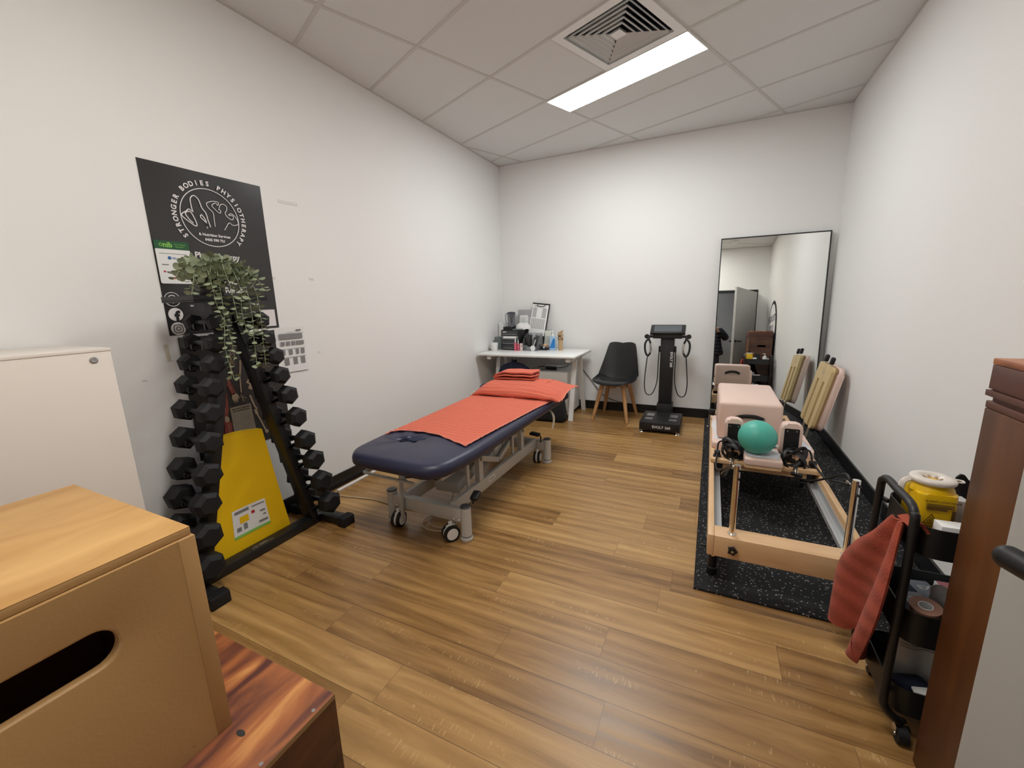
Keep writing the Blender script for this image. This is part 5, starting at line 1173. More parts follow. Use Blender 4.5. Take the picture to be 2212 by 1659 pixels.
mb = MB(); mb.prism([(-0.035, 0.026), (0.035, 0.026), (0.037, 0.06), (0.037, 0.135), (0.015, 0.14), (0.0, 0.105), (-0.022, 0.05)], 0, 0.001, (0, -0.0235, 0), (1, 0, 0), (0, 0, 1)); mb.build('label', M['gelblue'], t, smooth=None)
mb = MB(); mb.lathe([(0.015, 0.163), (0.015, 0.188), (0.006, 0.190), (0.006, 0.215), (0.011, 0.216), (0.011, 0.227), (0, 0.228)], (0, 0, 0), 18); mb.tube([(0, 0, 0.221), (-0.02, -0.01, 0.221), (-0.034, -0.016, 0.215)], 0.005, 8); mb.build('pump', M['white'], t)
t = dthing('foot_model', 'tan wooden-looking anatomical foot model standing on its ankle at the desk', 'foot model', 0.875, -0.235, -0.15)
mb = MB(); fp_ = [(0.0, 0.030, 0.022), (0.06, 0.028, 0.022), (0.10, 0.031, 0.023), (0.14, 0.034, 0.022), (0.175, 0.036, 0.018), (0.20, 0.034, 0.013)]
mb.lathe([(0, 0)] + [(b, a) for a, b, c in fp_] + [(0, 0.205)], (0, 0, 0), 20, sy=0.65); mb.build('foot', M['tan'], t, smooth=60)
for k in range(5): mb = MB(); mb.sphere((0.026 - 0.013 * k, 0, 0.215 + 0.012 - 0.006 * k), 0.0085 - 0.0006 * k, 12, 8, (1, 0.9, 1.9)); mb.build('toe', M['tan'], t)
mb = MB(); mb.lathe([(0.0345, 0.128), (0.0365, 0.131), (0.0345, 0.134)], (0, 0, 0), 20, sy=0.67); mb.tube(spline([(-0.033, -0.008, 0.135), (-0.01, -0.026, 0.165), (0.02, -0.022, 0.185)], 6), 0.003, 8); mb.tube(spline([(0.033, -0.008, 0.135), (0.006, -0.026, 0.168), (-0.02, -0.02, 0.185)], 6), 0.003, 8); mb.build('straps', M['black'], t)

# ---------------------------------------------------------------- chair, scanner, wall cable
ch = thing('side_chair', 'black moulded shell chair with splayed oak legs against the back wall', 'chair', (1.545, -0.29, 0), -0.10)
def shell(u, v):
    a = lerp(-1, 1, u)
    if v < 0.45:
        t = v / 0.45; y = lerp(-0.235, 0.12, t); z = 0.445 - 0.030 * math.sin(PI * t * 0.9) - 0.05 * max(0, .25 - t) * 1.5; w = 0.205 + 0.025 * math.sin(PI * t); ed = (abs(a) ** 3) * (0.055 * (0.35 + t))
        if t < 0.3: w *= (1 - (1 - t / 0.3) ** 2 * 0.22)
        return Vector((a * w, y - (0.03 * (1 - a * a) * (1 - t) if t < 0.4 else 0), z + ed))
    t = (v - 0.45) / 0.55; y = lerp(0.12, 0.235, t ** 0.8); z = lerp(0.425, 0.842, t ** 0.95); w = lerp(0.228, 0.150, t); fwd = 0.055 * (1 - t * 0.7) * abs(a) ** 2.2
    if t > 0.85: z -= 0.020 * (abs(a) ** 5) * (t - 0.85) / 0.15 + 0.014 * (1 - abs(a)) ** 2 * (t - 0.85) / 0.15
    zz = z + 0.05 * abs(a) ** 3 * (1 - t) ** 2
    return Vector((a * w, y - fwd, zz))
mb = MB(); mb.sheet(lambda u, v: shell(u, v), 26, 40, 0.012); mb.build('shell', M['black'], ch, smooth=60)
def padf(u, v):
    a = lerp(-0.86, 0.86, u); p = shell((a + 1) / 2, lerp(0.05, 0.38, v)); e = (1 - (2 * u - 1) ** 6) * (1 - (2 * v - 1) ** 6); return p + Vector((0, 0, 0.003 + 0.022 * e))
mb = MB(); mb.sheet(padf, 20, 16, 0.004); mb.build('seat_pad', mat('black_vinyl', (0.014, 0.014, 0.015, 1), 0.32, var=0.1), ch, smooth=60)
mb = MB(); mb.bar((-0.15, 0.0, 0.385), (0.15, 0.0, 0.385), 0.05, 0.045); mb.bar((0, -0.15, 0.385), (0, 0.14, 0.385), 0.05, 0.045); mb.box2((-0.12, -0.12, 0.40), (0.12, 0.12, 0.412)); mb.build('under_frame', M['oak'], ch, smooth=None)
for sx in (-1, 1):
    for sy, yb in ((-1, -0.205), (1, 0.19)):
        mb = MB(); mb.cyl((sx * 0.115, sy * 0.11, 0.405), (sx * 0.195, yb, 0.0), 0.026, 0.016, 16); mb.build('leg', M['oak'], ch)
sc_ = thing('body_scanner', 'black body composition scanner with tilted screen and two cabled handgrips', 'body scanner', (2.07, -0.52, 0))
mb = MB(); mb.box2((-0.190, -0.225, 0.028), (0.190, 0.215, 0.112), 0.004); mb.build('platform', M['blackmetal'], sc_)
for x in (-0.165, 0.165):
    for y in (-0.20, 0.19): mb = MB(); mb.lathe([(0, 0), (0.026, 0), (0.028, 0.006), (0.022, 0.012), (0.012, 0.016), (0.012, 0.030)], (x, y, 0), 20); mb.build('foot', M['chrome'], sc_)
for x in (-0.115, 0.115):
    for y0, y1 in ((0.015, 0.115), (-0.115, -0.055)):
        mb = MB(); mb.prism(rrect(0.075, y1 - y0, 0.010, 4, x, (y0 + y1) / 2), 0.1122, 0.1145); mb.build('foot_plate', M['steel'], sc_, smooth=None)
mb = MB(); mb.text('EVOLT 260', 0.036, (0.02, -0.2256, 0.055), (1, 0, 0), (0, 0, 1), bold=0.0008); mb.build('platform_print', M['ink'], sc_, smooth=None)
mb = MB(); mb.box2((-0.078, 0.225, 0.0), (0.078, 0.40, 0.195), 0.003); mb.build('post_base', M['blackmetal'], sc_)
mb = MB(); mb.box2((-0.067, 0.265, 0.195), (0.067, 0.375, 0.945), 0.003); post = mb.build('post', M['blackmetal'], sc_)
mb = MB(); mb.text('EVOLT 260', 0.034, (0.036, 0.2642, 0.68), (0, 0, -1), (1, 0, 0), bold=0.0008); mb.build('post_print', M['ink'], post, smooth=None)
mb = MB(); mb.box2((-0.145, 0.23, 0.905), (0.145, 0.37, 0.945), 0.004)
for s in (-1, 1): mb.box2((s * 0.14, 0.24, 0.912), (s * 0.20, 0.30, 0.938), 0.008)
mb.build('arm', M['blackmetal'], sc_)
for s in (-1, 1):
    mb = MB(); mb.lathe([(0.008, -0.010), (0.024, -0.010), (0.024, 0.010), (0.008, 0.010)], (s * 0.208, 0.25, 0.925), 20, Matrix.Rotation(PI / 2, 4, 'X')); mb.build('hook', M['blackmetal'], sc_)
mb = MB(); mb.box((0, 0.265, 0.995), (0.345, 0.030, 0.135), Euler((-0.95, 0, 0)), 0.004); mon = mb.build('monitor', M['blackmetal'], sc_)
nrm = Vector((0, -math.cos(0.95), math.sin(0.95))); upv = Vector((0, math.sin(0.95), math.cos(0.95)))
mb = MB(); o_ = Vector((0, 0.265, 0.995)) + nrm * 0.0158; mb.flat([(-0.135, -0.047), (0.135, -0.047), (0.135, 0.052), (-0.135, 0.052)], o_, (1, 0, 0), upv); mb.build('screen', M['screen'], mon, smooth=None)
for s in (-1, 1):
    mb = MB(); c_ = Vector((s * 0.188, 0.23, 0.800))
    loop = [c_ + Vector((s * 0.010 * 0 + x * s, 0, z)) for x, z in ((0.0, 0.095), (0.030, 0.060), (0.034, 0.0), (0.022, -0.055), (0.0, -0.080), (-0.020, -0.05), (-0.026, 0.0), (-0.022, 0.05))]
    mb.tube(spline(loop, 6, True), 0.0105, 10, closed=True); mb.tube([c_ + Vector((0, 0, 0.09)), c_ + Vector((-s * 0.004, 0.01, 0.125))], 0.013, 10); g_ = mb.build('handgrip', M['blackmetal'], sc_)
    mb = MB(); mb.tube(spline([c_ + Vector((-s * 0.022, -0.002, 0.055)), c_ + Vector((-s * 0.027, -0.002, 0.0)), c_ + Vector((-s * 0.021, -0.002, -0.045))], 5), 0.0118, 10); mb.build('electrode', M['chrome'], g_)
    mb = MB(); mb.tube(spline([c_ + Vector((s * 0.004, 0, -0.08)), c_ + Vector((s * 0.018, 0.0, -0.22)), c_ + Vector((s * 0.028, 0.01, -0.40)), c_ + Vector((s * 0.005, 0.02, -0.505)), c_ + Vector((-s * 0.055, 0.03, -0.50)), c_ + Vector((-s * 0.098, 0.05, -0.36)), c_ + Vector((-s * 0.102, 0.07, -0.10)), c_ + Vector((-s * 0.112, 0.08, 0.0))], 8), 0.0052, 8); mb.build('cable', M['black'], g_)
    mb = MB(); mb.box((s * 0.079, 0.31, 0.785), (0.022, 0.03, 0.065), None, 0.005); mb.build('cable_port', M['blackmetal'], sc_)
mb = MB(); mb.tube(spline([(1.02, -0.02, 0.56), (1.08, -0.012, 0.49), (1.19, -0.012, 0.36), (1.32, -0.012, 0.20), (1.44, -0.014, 0.135), (1.575, -0.02, 0.106), (1.71, -0.03, 0.072), (1.86, -0.05, 0.04), (1.97, -0.10, 0.05)], 8), 0.0042, 8); o = mb.build('mains_cable', M['black']); tag(o, 'thin black cable drooping along the back wall behind the chair', 'cable')
# ---------------------------------------------------------------- floor mat, mirror
mt = MB(); mt.box2((2.476, -3.027, 0.0), (3.466, -0.014, 0.010)); o = mt.build('rubber_mat', M['speckle'], smooth=None); tag(o, 'black speckled rubber mat under the reformer', 'mat')
TH = 0.069; MH = 1.888
mr = thing('leaning_mirror', 'tall black-framed mirror leaning on the back wall by the right corner', 'mirror', (2.974, -0.160, 0.0105), rot=(-TH, 0, 0))
mb = MB(); mb.box2((-0.447, -0.003, 0.008), (0.447, 0.006, MH - 0.008)); mb.build('glass', M['mirror'], mr, smooth=None)
mb = MB()
for a, b in (((-0.455, -0.012, 0), (-0.446, 0.012, MH)), ((0.446, -0.012, 0), (0.455, 0.012, MH)), ((-0.446, -0.012, 0), (0.446, 0.012, 0.009)), ((-0.446, -0.012, MH - 0.009), (0.446, 0.012, MH))): mb.box2(a, b)
mb.build('frame', M['blackmetal'], mr, smooth=None)
mb = MB(); mb.box2((-0.446, 0.0062, 0.009), (0.446, 0.010, MH - 0.009)); mb.build('backing', M['black'], mr, smooth=None)

# ---------------------------------------------------------------- pilates reformer
rf = thing('reformer', 'maple pilates reformer bed with pink pads and chrome rope poles', 'reformer', (0, 0, 0))
X0, X1, Y0, Y1, ZT, ZB = 2.521, 3.136, -2.985, -0.66, 0.270, 0.168
mb = MB(); mb.box2((X0, Y0, ZB), (X0 + 0.027, Y1, ZT), 0.003); mb.build('side_rail', M['maple'], rf)
mb = MB(); mb.box2((X1 - 0.027, Y0, ZB), (X1, Y1, ZT), 0.003); mb.build('side_rail', M['maple'], rf)
mb = MB(); mb.box2((X0 + 0.0275, Y0 - 0.001, ZB), (X1 - 0.0275, Y0 + 0.098, ZT), 0.003); fe = mb.build('end_board', M['maplex'], rf)
mb = MB(); mb.box2((X0 + 0.0275, Y1 - 0.09, ZB), (X1 - 0.0275, Y1, ZT), 0.003); mb.build('end_board', M['maplex'], rf)
for s in (0, 1):
    xa = X0 + 0.028 if s == 0 else X1 - 0.028; d = 1 if s == 0 else -1
    mb = MB(); mb.box2((xa, Y0 + 0.099, 0.188), (xa + d * 0.036, Y1 - 0.091, 0.194)); mb.box2((xa + d * 0.0005, Y0 + 0.099, 0.194), (xa + d * 0.004, Y1 - 0.091, 0.235)); mb.box2((xa + d * 0.016, Y0 + 0.099, 0.194), (xa + d * 0.019, Y1 - 0.091, 0.201)); mb.box2((xa + d * 0.033, Y0 + 0.099, 0.180), (xa + d * 0.037, Y1 - 0.091, 0.204)); mb.build('track', M['alu'], rf, smooth=None)
for x in (X0 + 0.030, X1 - 0.030):
    for y in (Y0 + 0.105, Y1 - 0.05, (Y0 + Y1) / 2 + 0.2):
        mb = MB(); mb.lathe([(0, 0.0105), (0.024, 0.0105), (0.024, 0.045), (0.020, 0.050), (0.020, ZB)], (x, y, 0), 22); lg = mb.build('leg', M['black'], rf)
        if y < -2:
            s = -1 if x < 2.8 else 1
            mb = MB(); mb.cyl((x, y - 0.022, 0.128), (x, y - 0.034, 0.128), 0.010, n=6); mb.build('bolt', M['chrome'], lg)
            mb = MB(); mb.tube([(x + s * 0.018, y, 0.155), (x + s * 0.045, y - 0.004, 0.150), (x + s * 0.062, y - 0.006, 0.150)], 0.005, 8); mb.build('level_lever', M['black'], lg)
for x, kx in ((2.620, 2.6235), (3.040, 3.037)):
    mb = MB(); mb.cyl((x, -2.943, ZT - 0.01), (x, -2.943, 0.606), 0.0135, n=26); po = mb.build('rope_pole', M['chrome'], rf)
    mb = MB(); mb.lathe([(0.0135, 0), (0.0185, 0.0), (0.0185, 0.004), (0.0145, 0.008)], (x, -2.943, ZT), 24); mb.build('collar', M['chrome'], po)
    mb = MB()
    for z in (0.585, 0.545): mb.cyl((x + 0.006, -2.951, z), (x + 0.0105, -2.9585, z), 0.0058, n=14); mb.cyl((x - 0.006, -2.935, z), (x - 0.0095, -2.930, z), 0.006, n=14)
    mb.build('peg_hole', M['black'], po)
    kb = MB(); pts = []
    for k in range(20):
        a = 2 * PI * k / 20; r = 0.0165 + 0.0055 * math.cos(5 * a); pts.append((r * math.cos(a), r * math.sin(a)))
    kb.prism(pts, 0.004, 0.022, (kx, Y0 - 0.001, 0.218), (1, 0, 0), (0, 0, 1), 0.003); kn = kb.build('star_knob', M['black'], rf)
    mb = MB(); mb.cyl((kx, Y0 - 0.022, 0.218), (kx, Y0 - 0.0245, 0.218), 0.0055, n=14); mb.build('bolt', M['steel'], kn)
# carriage
car = MB(); car.prism(rrect(0.600, 0.93, 0.025, 4, 2.826, -1.605), 0.274, 0.300, (0, 0, 0), (1, 0, 0), (0, 1, 0), 0.003); cg = car.build('carriage', M['maplex'], rf)
for y in (-2.045, -1.22): mb = MB(); mb.box2((2.60, y, 0.236), (3.055, y + 0.045, 0.274)); mb.build('cross_bearer', M['maplex'], cg, smooth=None)
mb = MB()
for x in (2.585, 3.07):
    for y in (-1.98, -1.25): mb.box2((x - 0.02, y - 0.04, 0.205), (x + 0.02, y + 0.04, 0.273))
    
mb.build('wheel_block', M['black'], cg, smooth=None)
mb = MB(); mb.prism(rrect(0.590, 0.735, 0.03, 5, 2.826, -1.500), 0.3005, 0.346, (0, 0, 0), (1, 0, 0), (0, 1, 0), 0.012, 3); mb.build('carriage_pad', M['pink'], cg, smooth=50)
mb = MB(); mb.prism(rrect(0.200, 0.295, 0.018, 4, 2.812, -2.022), 0.3205, 0.366, (0, 0, 0), (1, 0, 0), (0, 1, 0), 0.010, 3); hr = mb.build('headrest', M['pink'], rf, smooth=50)
mb = MB(); mb.prism(rrect(0.196, 0.291, 0.018, 4, 2.812, -2.022), 0.305, 0.320, (0, 0, 0), (1, 0, 0), (0, 1, 0)); mb.build('headrest_board', M['maplex'], hr, smooth=None)
for x0, x1 in ((2.600, 2.708), (2.916, 3.032)):
    xc = (x0 + x1) / 2; w = x1 - x0; YS = -1.945
    mb = MB(); mb.prism(rrect(w, 0.215, 0.032, 6, xc, 0.437), -0.035, 0.032, (0, YS + 0.032, 0), (1, 0, 0), (0, 0, 1), 0.014, 3); sh = mb.build('shoulder_rest', M['pink'], rf, smooth=50)
    mb = MB(); mb.prism(rrect(w - 0.036, 0.165, 0.006, 3, xc, 0.430), 0, 0.004, (0, YS + 0.0005, 0), (1, 0, 0), (0, 0, 1)); pt_ = mb.build('plate', M['blackmetal'], sh, smooth=None)
    mb = MB()
    for dx in (-0.024, 0.024):
        for dz in (-0.055, 0.068): mb.cyl((xc + dx, YS - 0.0034, 0.430 + dz), (xc + dx, YS - 0.0052, 0.430 + dz), 0.0042, n=12)
    mb.build('screw', M['steel'], pt_)
    mb = MB(); mb.box2((xc - 0.009, YS - 0.022, 0.300), (xc + 0.009, YS - 0.005, 0.415), 0.002); mb.box2((xc - 0.035, YS - 0.03, 0.3005), (xc + 0.035, YS + 0.03, 0.312)); mb.cyl((xc, YS - 0.03, 0.330), (xc, YS - 0.07, 0.330), 0.011); mb.build('bracket', M['blackmetal'], sh, smooth=None)
# pulley posts, ropes, loops
for s, px in ((-1, 2.565), (1, 3.085)):
    mb = MB(); mb.cyl((px - 0.018, -2.010, 0.327), (px + 0.018, -2.010, 0.327), 0.016); mb.box2((px - 0.024, -2.03, 0.3005), (px + 0.024, -1.99, 0.306)); mb.box2((px - 0.007, -2.017, 0.306), (px + 0.007, -2.003, 0.318)); mb.build('cleat', M['black'], cg)
def loop(c, rx, rz, tilt, w=0.013, dy=0.0, phase=0.0):
    pts = []
    for k in range(22):
        a = 2 * PI * k / 22 + phase; x, z = rx * math.cos(a), rz * math.sin(a); pts.append(Vector(c) + Vector((x * math.cos(tilt) - z * math.sin(tilt), dy * math.sin(a) - 0.02 * math.cos(2 * a), x * math.sin(tilt) + z * math.cos(tilt))))
    return pts
for s, c, pole, tilt in ((-1, (2.652, -1.992, 0.352), Vector((2.612, -2.925, 0.580)), 0.3), (1, (2.985, -1.995, 0.340), Vector((3.026, -2.932, 0.580)), -0.35)):
    mb = MB(); mb.tube(loop(c, 0.060, 0.052, tilt, dy=0.03), 0.016, 8, closed=True, flat=0.4); mb.tube(loop((c[0] + 0.004, c[1] - 0.035, c[2] - 0.012), 0.050, 0.062, tilt + 0.9, dy=0.02), 0.016, 8, closed=True, flat=0.4)
    mb.tube(loop((c[0] - s * 0.0, c[1] - 0.02, c[2] + 0.01), 0.035, 0.075, tilt - 0.5 * s, dy=0.02), 0.016, 8, closed=True, flat=0.4); mb.build('foot_strap', M['black'], rf)
    cp = Vector((c[0] + s * 0.005, -2.10, 0.285)) if s > 0 else Vector((c[0] - 0.008, -2.11, 0.297))
    mb = MB(); mb.tube([Vector(c) + Vector((0, -.06, -.045)), cp + Vector((0, 0.02, 0.02))], 0.015, 8, flat=0.4); mb.build('strap_tail', M['black'], rf)
    mb = MB(); mb.tube(loop((cp.x, cp.y, cp.z + 0.006), 0.006, 0.020, 0.1), 0.0028, 6, closed=True); mb.tube([cp + Vector((-.012, -.005, -.018)), cp + Vector((.014, -.006, -.022))], 0.006, 8); mb.build('snap_hook', M['chrome'], rf)
    e = cp + Vector((0, -0.01, -0.02)); px = 2.565 if s < 0 else 3.085
    mb = MB()
    if s > 0: mb.tube(spline([e, (3.02, -2.30, 0.325), (3.03, -2.60, 0.47), pole + Vector((-.002, .07, .015)), pole + Vector((0.0, 0.02, 0.0))], 8), 0.0056, 8)
    else: mb.tube(spline([e + Vector((0, 0, .01)), (2.60, -2.40, 0.33), (2.575, -2.62, 0.43), pole + Vector((-.006, .10, -.03)), pole + Vector((0, 0.02, 0.0))], 8), 0.0056, 8)
    mb.tube(spline([pole + Vector((0, .018, -.008)), lerp_ := pole + Vector((0.004 * s, .25, -.09)), (px + 0.01 * s, -2.35, 0.345), (px, -2.03, 0.332)], 8), 0.0056, 8)
    mb.tube(spline([(px, -1.985, 0.335), (px - s * 0.005, -1.95, 0.372), (px - s * 0.03, -1.965, 0.392), (px - s * 0.055, -2.0, 0.375), (c[0] + s * 0.03, -2.04, 0.345)], 8), 0.0056, 8)
    mb.build('rope', M['black'], rf)
    mb = MB(); mb.cyl(pole + Vector((0, 0.012, 0.0)), pole + Vector((0, -0.004, 0.0)), 0.004, n=10); mb.cyl(pole + Vector((-.010, 0.024, 0.0)), pole + Vector((-.002, 0.024, 0.0)), 0.008, n=18); mb.build('pulley', M['steel'], rf)
mb = MB(); mb.cyl((2.965, -2.11, 0.285), (3.02, -2.11, 0.275), 0.012); mb.box((2.99, -2.10, 0.225), (0.045, 0.03, 0.055), None, 0.006); mb.build('hand_grip', M['black'], rf)
# springs under the carriage and the footbar stay at the far end
for k in range(4):
    x = 2.68 + 0.09 * k; mb = MB(); n = 220
    mb.tube([(x + 0.011 * math.cos(0.9 * i), lerp(-1.15, -0.80, i / n), 0.232 + 0.011 * math.sin(0.9 * i)) for i in range(n)], 0.0016, 5); mb.build('spring', M['steel'], rf)
mb = MB(); mb.box2((2.56, -0.80, 0.215), (3.10, -0.775, 0.262)); mb.build('spring_bar', M['blackmetal'], rf, smooth=None)
mb = MB(); mb.box2((2.505, -1.02, 0.12), (2.511, -0.985, 0.345)); mb.cyl((2.512, -1.0, 0.20), (2.498, -1.0, 0.20), 0.010); b_ = mb.build('footbar_stay', M['chrome'], rf)
mb = MB(); mb.box((2.530, -1.0, 0.335), (0.050, 0.045, 0.050), Euler((0, 0.15, 0)), 0.004); mb.build('stay_grip', M['black'], b_)
settle(rf, (2.826, -1.82, 0.0105))

# pink sitting box on the carriage
bx = thing('sitting_box', 'large pink padded sitting box on the reformer carriage', 'pilates box', (2.752, -1.430, 0.347))
mb = MB(); mb.box((0, 0, 0.137), (0.385, 0.70, 0.272), None, 0.026, 4); mb.build('body', M['pink'], bx, smooth=50)
for s in (-1, 1):
    mb = MB(); mb.tube(spline([(-0.085, s * 0.351, 0.158), (-0.070, s * 0.357, 0.168), (-0.03, s * 0.374, 0.184), (0.03, s * 0.374, 0.184), (0.070, s * 0.357, 0.168), (0.085, s * 0.351, 0.158)], 6), 0.014, 8, flat=0.28, ref=(0, 0, 1)); h_ = mb.build('handle', M['black'], bx)
    for x in (-0.083, 0.083): mb = MB(); mb.box((x, s * 0.3535, 0.158), (0.016, 0.006, 0.022)); mb.build('rivet', M['steel'], h_, smooth=None)
mb = MB(); mb.cyl((0.192, -0.285, 0.115), (0.198, -0.285, 0.115), 0.012, n=16); mb.cyl((-0.192, 0.28, 0.115), (-0.198, 0.28, 0.115), 0.012, n=16); mb.build('strap_stud', M['black'], bx)
# teal ball
o = MB()
def ballf(u, v):
    a, b = 2 * PI * u, PI * (v - .5); r = 0.105; sx = 1 + 0.03 * math.cos(2 * a); z = math.sin(b); zz = z * 0.105 if z > -0.86 else -0.86 * 0.105 + (z + 0.86) * 0.02
    d = 1 + 0.010 * math.sin(3 * a + 2) * math.cos(b) - 0.018 * math.exp(-((a - 4.9) / 0.5) ** 2) * math.exp(-((b - 0.45) / 0.25) ** 2)
    return Vector((r * sx * d * math.cos(b) * math.cos(a), r * d * math.cos(b) * math.sin(a), zz))
o.sheet(ballf, 48, 30); bmesh.ops.remove_doubles(o.bm, verts=o.bm.verts[:], dist=0.0006); q = o.build('exercise_ball', M['teal'], None, (2.778, -2.052, 0.4705), smooth=80); tag(q, 'soft teal exercise ball resting between the pink shoulder rests', 'ball')
# cloths
def cloth(name, lab, x0, x1, y0, y1, z, amp, m, seed, rz=0.0):
    R = random.Random(seed); p = [R.uniform(0, 6) for _ in range(6)]
    f = lambda u, v: Vector((lerp(x0, x1, u), lerp(y0, y1, v), z + amp * (1 + math.sin(u * 7 + p[0] + 2 * math.sin(v * 4 + p[1]))) * 0.5 * (0.4 + 0.6 * math.sin(v * 5 + p[2]) ** 2)))
    cx, cy_ = (x0 + x1) / 2, (y0 + y1) / 2
    def g(u, v):
        q = f(u, v); dx, dy = q.x - cx, q.y - cy_; e = 0.010 * math.sin(u * 9 + v * 6 + p[3])
        return Vector((cx + dx * math.cos(rz) - dy * math.sin(rz) + e, cy_ + dx * math.sin(rz) + dy * math.cos(rz) + e * .6, q.z))
    mb = MB(); mb.sheet(g, 18, 18, 0.0012); o = mb.build(name, m, smooth=80); tag(o, lab, 'cloth'); return o
cloth('wipe_cloth', 'pale blue printed cloth lying under the teal ball on the headrest', 2.722, 2.902, -2.135, -1.975, 0.3678, 0.003, M['cloth'], 1, 0.03)
cloth('wipe_cloth', 'white striped cloth on the carriage along the left foot of the pink box', 2.537, 2.640, -1.79, -1.30, 0.3476, 0.0, M['clothwhite'], 2)
cloth('wipe_cloth', 'crumpled printed cloth on the pad right of the right shoulder rest', 3.040, 3.100, -1.845, -1.60, 0.3476, 0.008, M['cloth'], 3)
cloth('wipe_cloth', 'white cloth bunched between the teal ball and the right shoulder rest', 2.845, 2.915, -1.925, -1.865, 0.3675, 0.014, M['clothwhite'], 4)

# ---------------------------------------------------------------- jump board leaning on the right wall
jb = thing('jump_board', 'padded birch jump board with two slots leaning on the right wall near the mirror', 'jump board', (3.266, -0.755, 0.245), rot=(0, 0.20, 0))
T0, T1 = -0.012, 0.012
mb = MB()
def strip(poly): mb.prism(poly, T0, T1, (0, 0, 0), (0, 1, 0), (0, 0, 1))
r5 = lambda cx, cz, a0: [(cx + 0.04 * math.cos(math.radians(a0 + 15 * k)), cz + 0.04 * math.sin(math.radians(a0 + 15 * k))) for k in range(7)]
HB, hw_ = 0.520, 0.215; S1, S2 = (-0.130, -0.070), (0.054, 0.114)
strip([(S1[0], 0.0), (S1[0], HB)] + r5(-hw_ + .04, HB - .04, 90) + r5(-hw_ + .04, 0.04, 180)); strip([(S1[1], 0.0), (S2[0], 0.0), (S2[0], HB), (S1[1], HB)])
strip([(S2[1], 0.0)] + r5(hw_ - .04, 0.04, 270) + r5(hw_ - .04, HB - .04, 0) + [(S2[1], HB)])
for a, b in (S1, S2): strip([(a, 0.385), (b, 0.385), (b, HB), (a, HB)])
fb = mb.build('board', M['birch'], jb, smooth=None)
mb = MB()
for k in range(5): mb.box2((-0.0128, -0.035 - 0.003 * (k % 2), 0.435 + 0.009 * k), (-0.0120, 0.035, 0.437 + 0.009 * k))
mb.build('board_print', M['inkgrey'], fb, smooth=None)
mb = MB(); mb.prism(rrect(2 * hw_, HB, 0.04, 5, 0, HB / 2), 0.0125, 0.030, (0, 0, 0), (0, 1, 0), (0, 0, 1)); mb.build('backing_board', M['plyedge'], jb, smooth=None)
mb = MB(); mb.prism(rrect(2 * hw_ + .005, HB + .005, 0.05, 6, 0, HB / 2), 0.0305, 0.078, (0, 0, 0), (0, 1, 0), (0, 0, 1), 0.020, 4); mb.build('pad', M['pink'], jb, smooth=50)
for y in (-0.100, 0.084):
    mb = MB(); mb.box2((0.003, y - 0.026, -0.237), (0.009, y + 0.026, 0.383)); lg_ = mb.build('slide_bar', M['slot'], jb, smooth=None)
    mb = MB()
    for z in (0.355, 0.17): mb.sphere((-0.001, y - 0.012, z), 0.006, 10, 6)
    mb.build('bolt', M['chrome'], lg_)
    yy = y + 0.015
    mb = MB(); mb.box((0.0, yy, 0.562), (0.030, 0.044, 0.060), Euler((0.12, 0, 0)), 0.011); mb.build('peg_cap', M['black'], jb)
    mb = MB(); mb.cyl((0, yy, 0.515), (0, yy, 0.540), 0.0055); mb.build('peg_pin', M['chrome'], jb)

# ---------------------------------------------------------------- tall stained boxes on the right
XB0, XB1, YB0, YB1 = 3.084, 3.440, -4.165, -3.560
tb = thing('tall_plywood_box', 'tall brown stained plywood box with hand hole, between trolley and open door', 'plyometric box', ((XB0 + XB1) / 2, (YB0 + YB1) / 2, 0))
hw, hd = (XB1 - XB0) / 2, (YB1 - YB0) / 2
mb = MB(); mb.box2((-hw, -hd, 0.0), (-hw + 0.018, hd, 1.066), 0.003); mb.build('side_panel', M['stainz'], tb)
mb = MB(); mb.box2((hw - 0.018, -hd, 0.0), (hw, hd, 1.066), 0.003); mb.build('side_panel', M['stainz'], tb)
mb = MB()
def slotpanel(mb, w, h, sx, sz, sw, sh, y0, y1):
    n = 8; r = sh / 2; slot = [(sx + sw / 2 - r + r * math.cos(-PI / 2 + PI * k / n), sz + r * math.sin(-PI / 2 + PI * k / n)) for k in range(n + 1)] + [(sx - sw / 2 + r + r * math.cos(PI / 2 + PI * k / n), sz + r * math.sin(PI / 2 + PI * k / n)) for k in range(n + 1)]
    N = len(slot); out = []
    for p in slot:
        d = (p[0] - sx, p[1] - sz); ts = []
        if abs(d[0]) > 1e-9: ts.append(((w / 2 if d[0] > 0 else -w / 2) - sx) / d[0])
        if abs(d[1]) > 1e-9: ts.append(((h if d[1] > 0 else 0) - sz) / d[1])
        q = min(ts); out.append((sx + d[0] * q, sz + d[1] * q))
    for c in ((-w / 2, 0), (w / 2, 0), (w / 2, h), (-w / 2, h)):
        i = min(range(N), key=lambda i: (out[i][0] - c[0]) ** 2 + (out[i][1] - c[1]) ** 2); out[i] = c
    V = [[mb.bm.verts.new((p[0], y, p[1])) for p in rg] for y in (y0, y1) for rg in (slot, out)]
    for i in range(N):
        j = (i + 1) % N
        mb.bm.faces.new((V[0][i], V[0][j], V[1][j], V[1][i])); mb.bm.faces.new((V[2][j], V[2][i], V[3][i], V[3][j])); mb.bm.faces.new((V[0][j], V[0][i], V[2][i], V[2][j])); mb.bm.faces.new((V[1][i], V[1][j], V[3][j], V[3][i]))
slotpanel(mb, 2 * hw - 0.037, 1.066, 0.02, 0.925, 0.13, 0.035, hd - 0.018, hd); mb.build('front_panel', M['stainv'], tb, smooth=None)
mb = MB(); mb.box2((-hw + 0.0185, -hd, 0), (hw - 0.0185, -hd + 0.018, 1.066)); mb.build('back_panel', M['stainv'], tb, smooth=None)
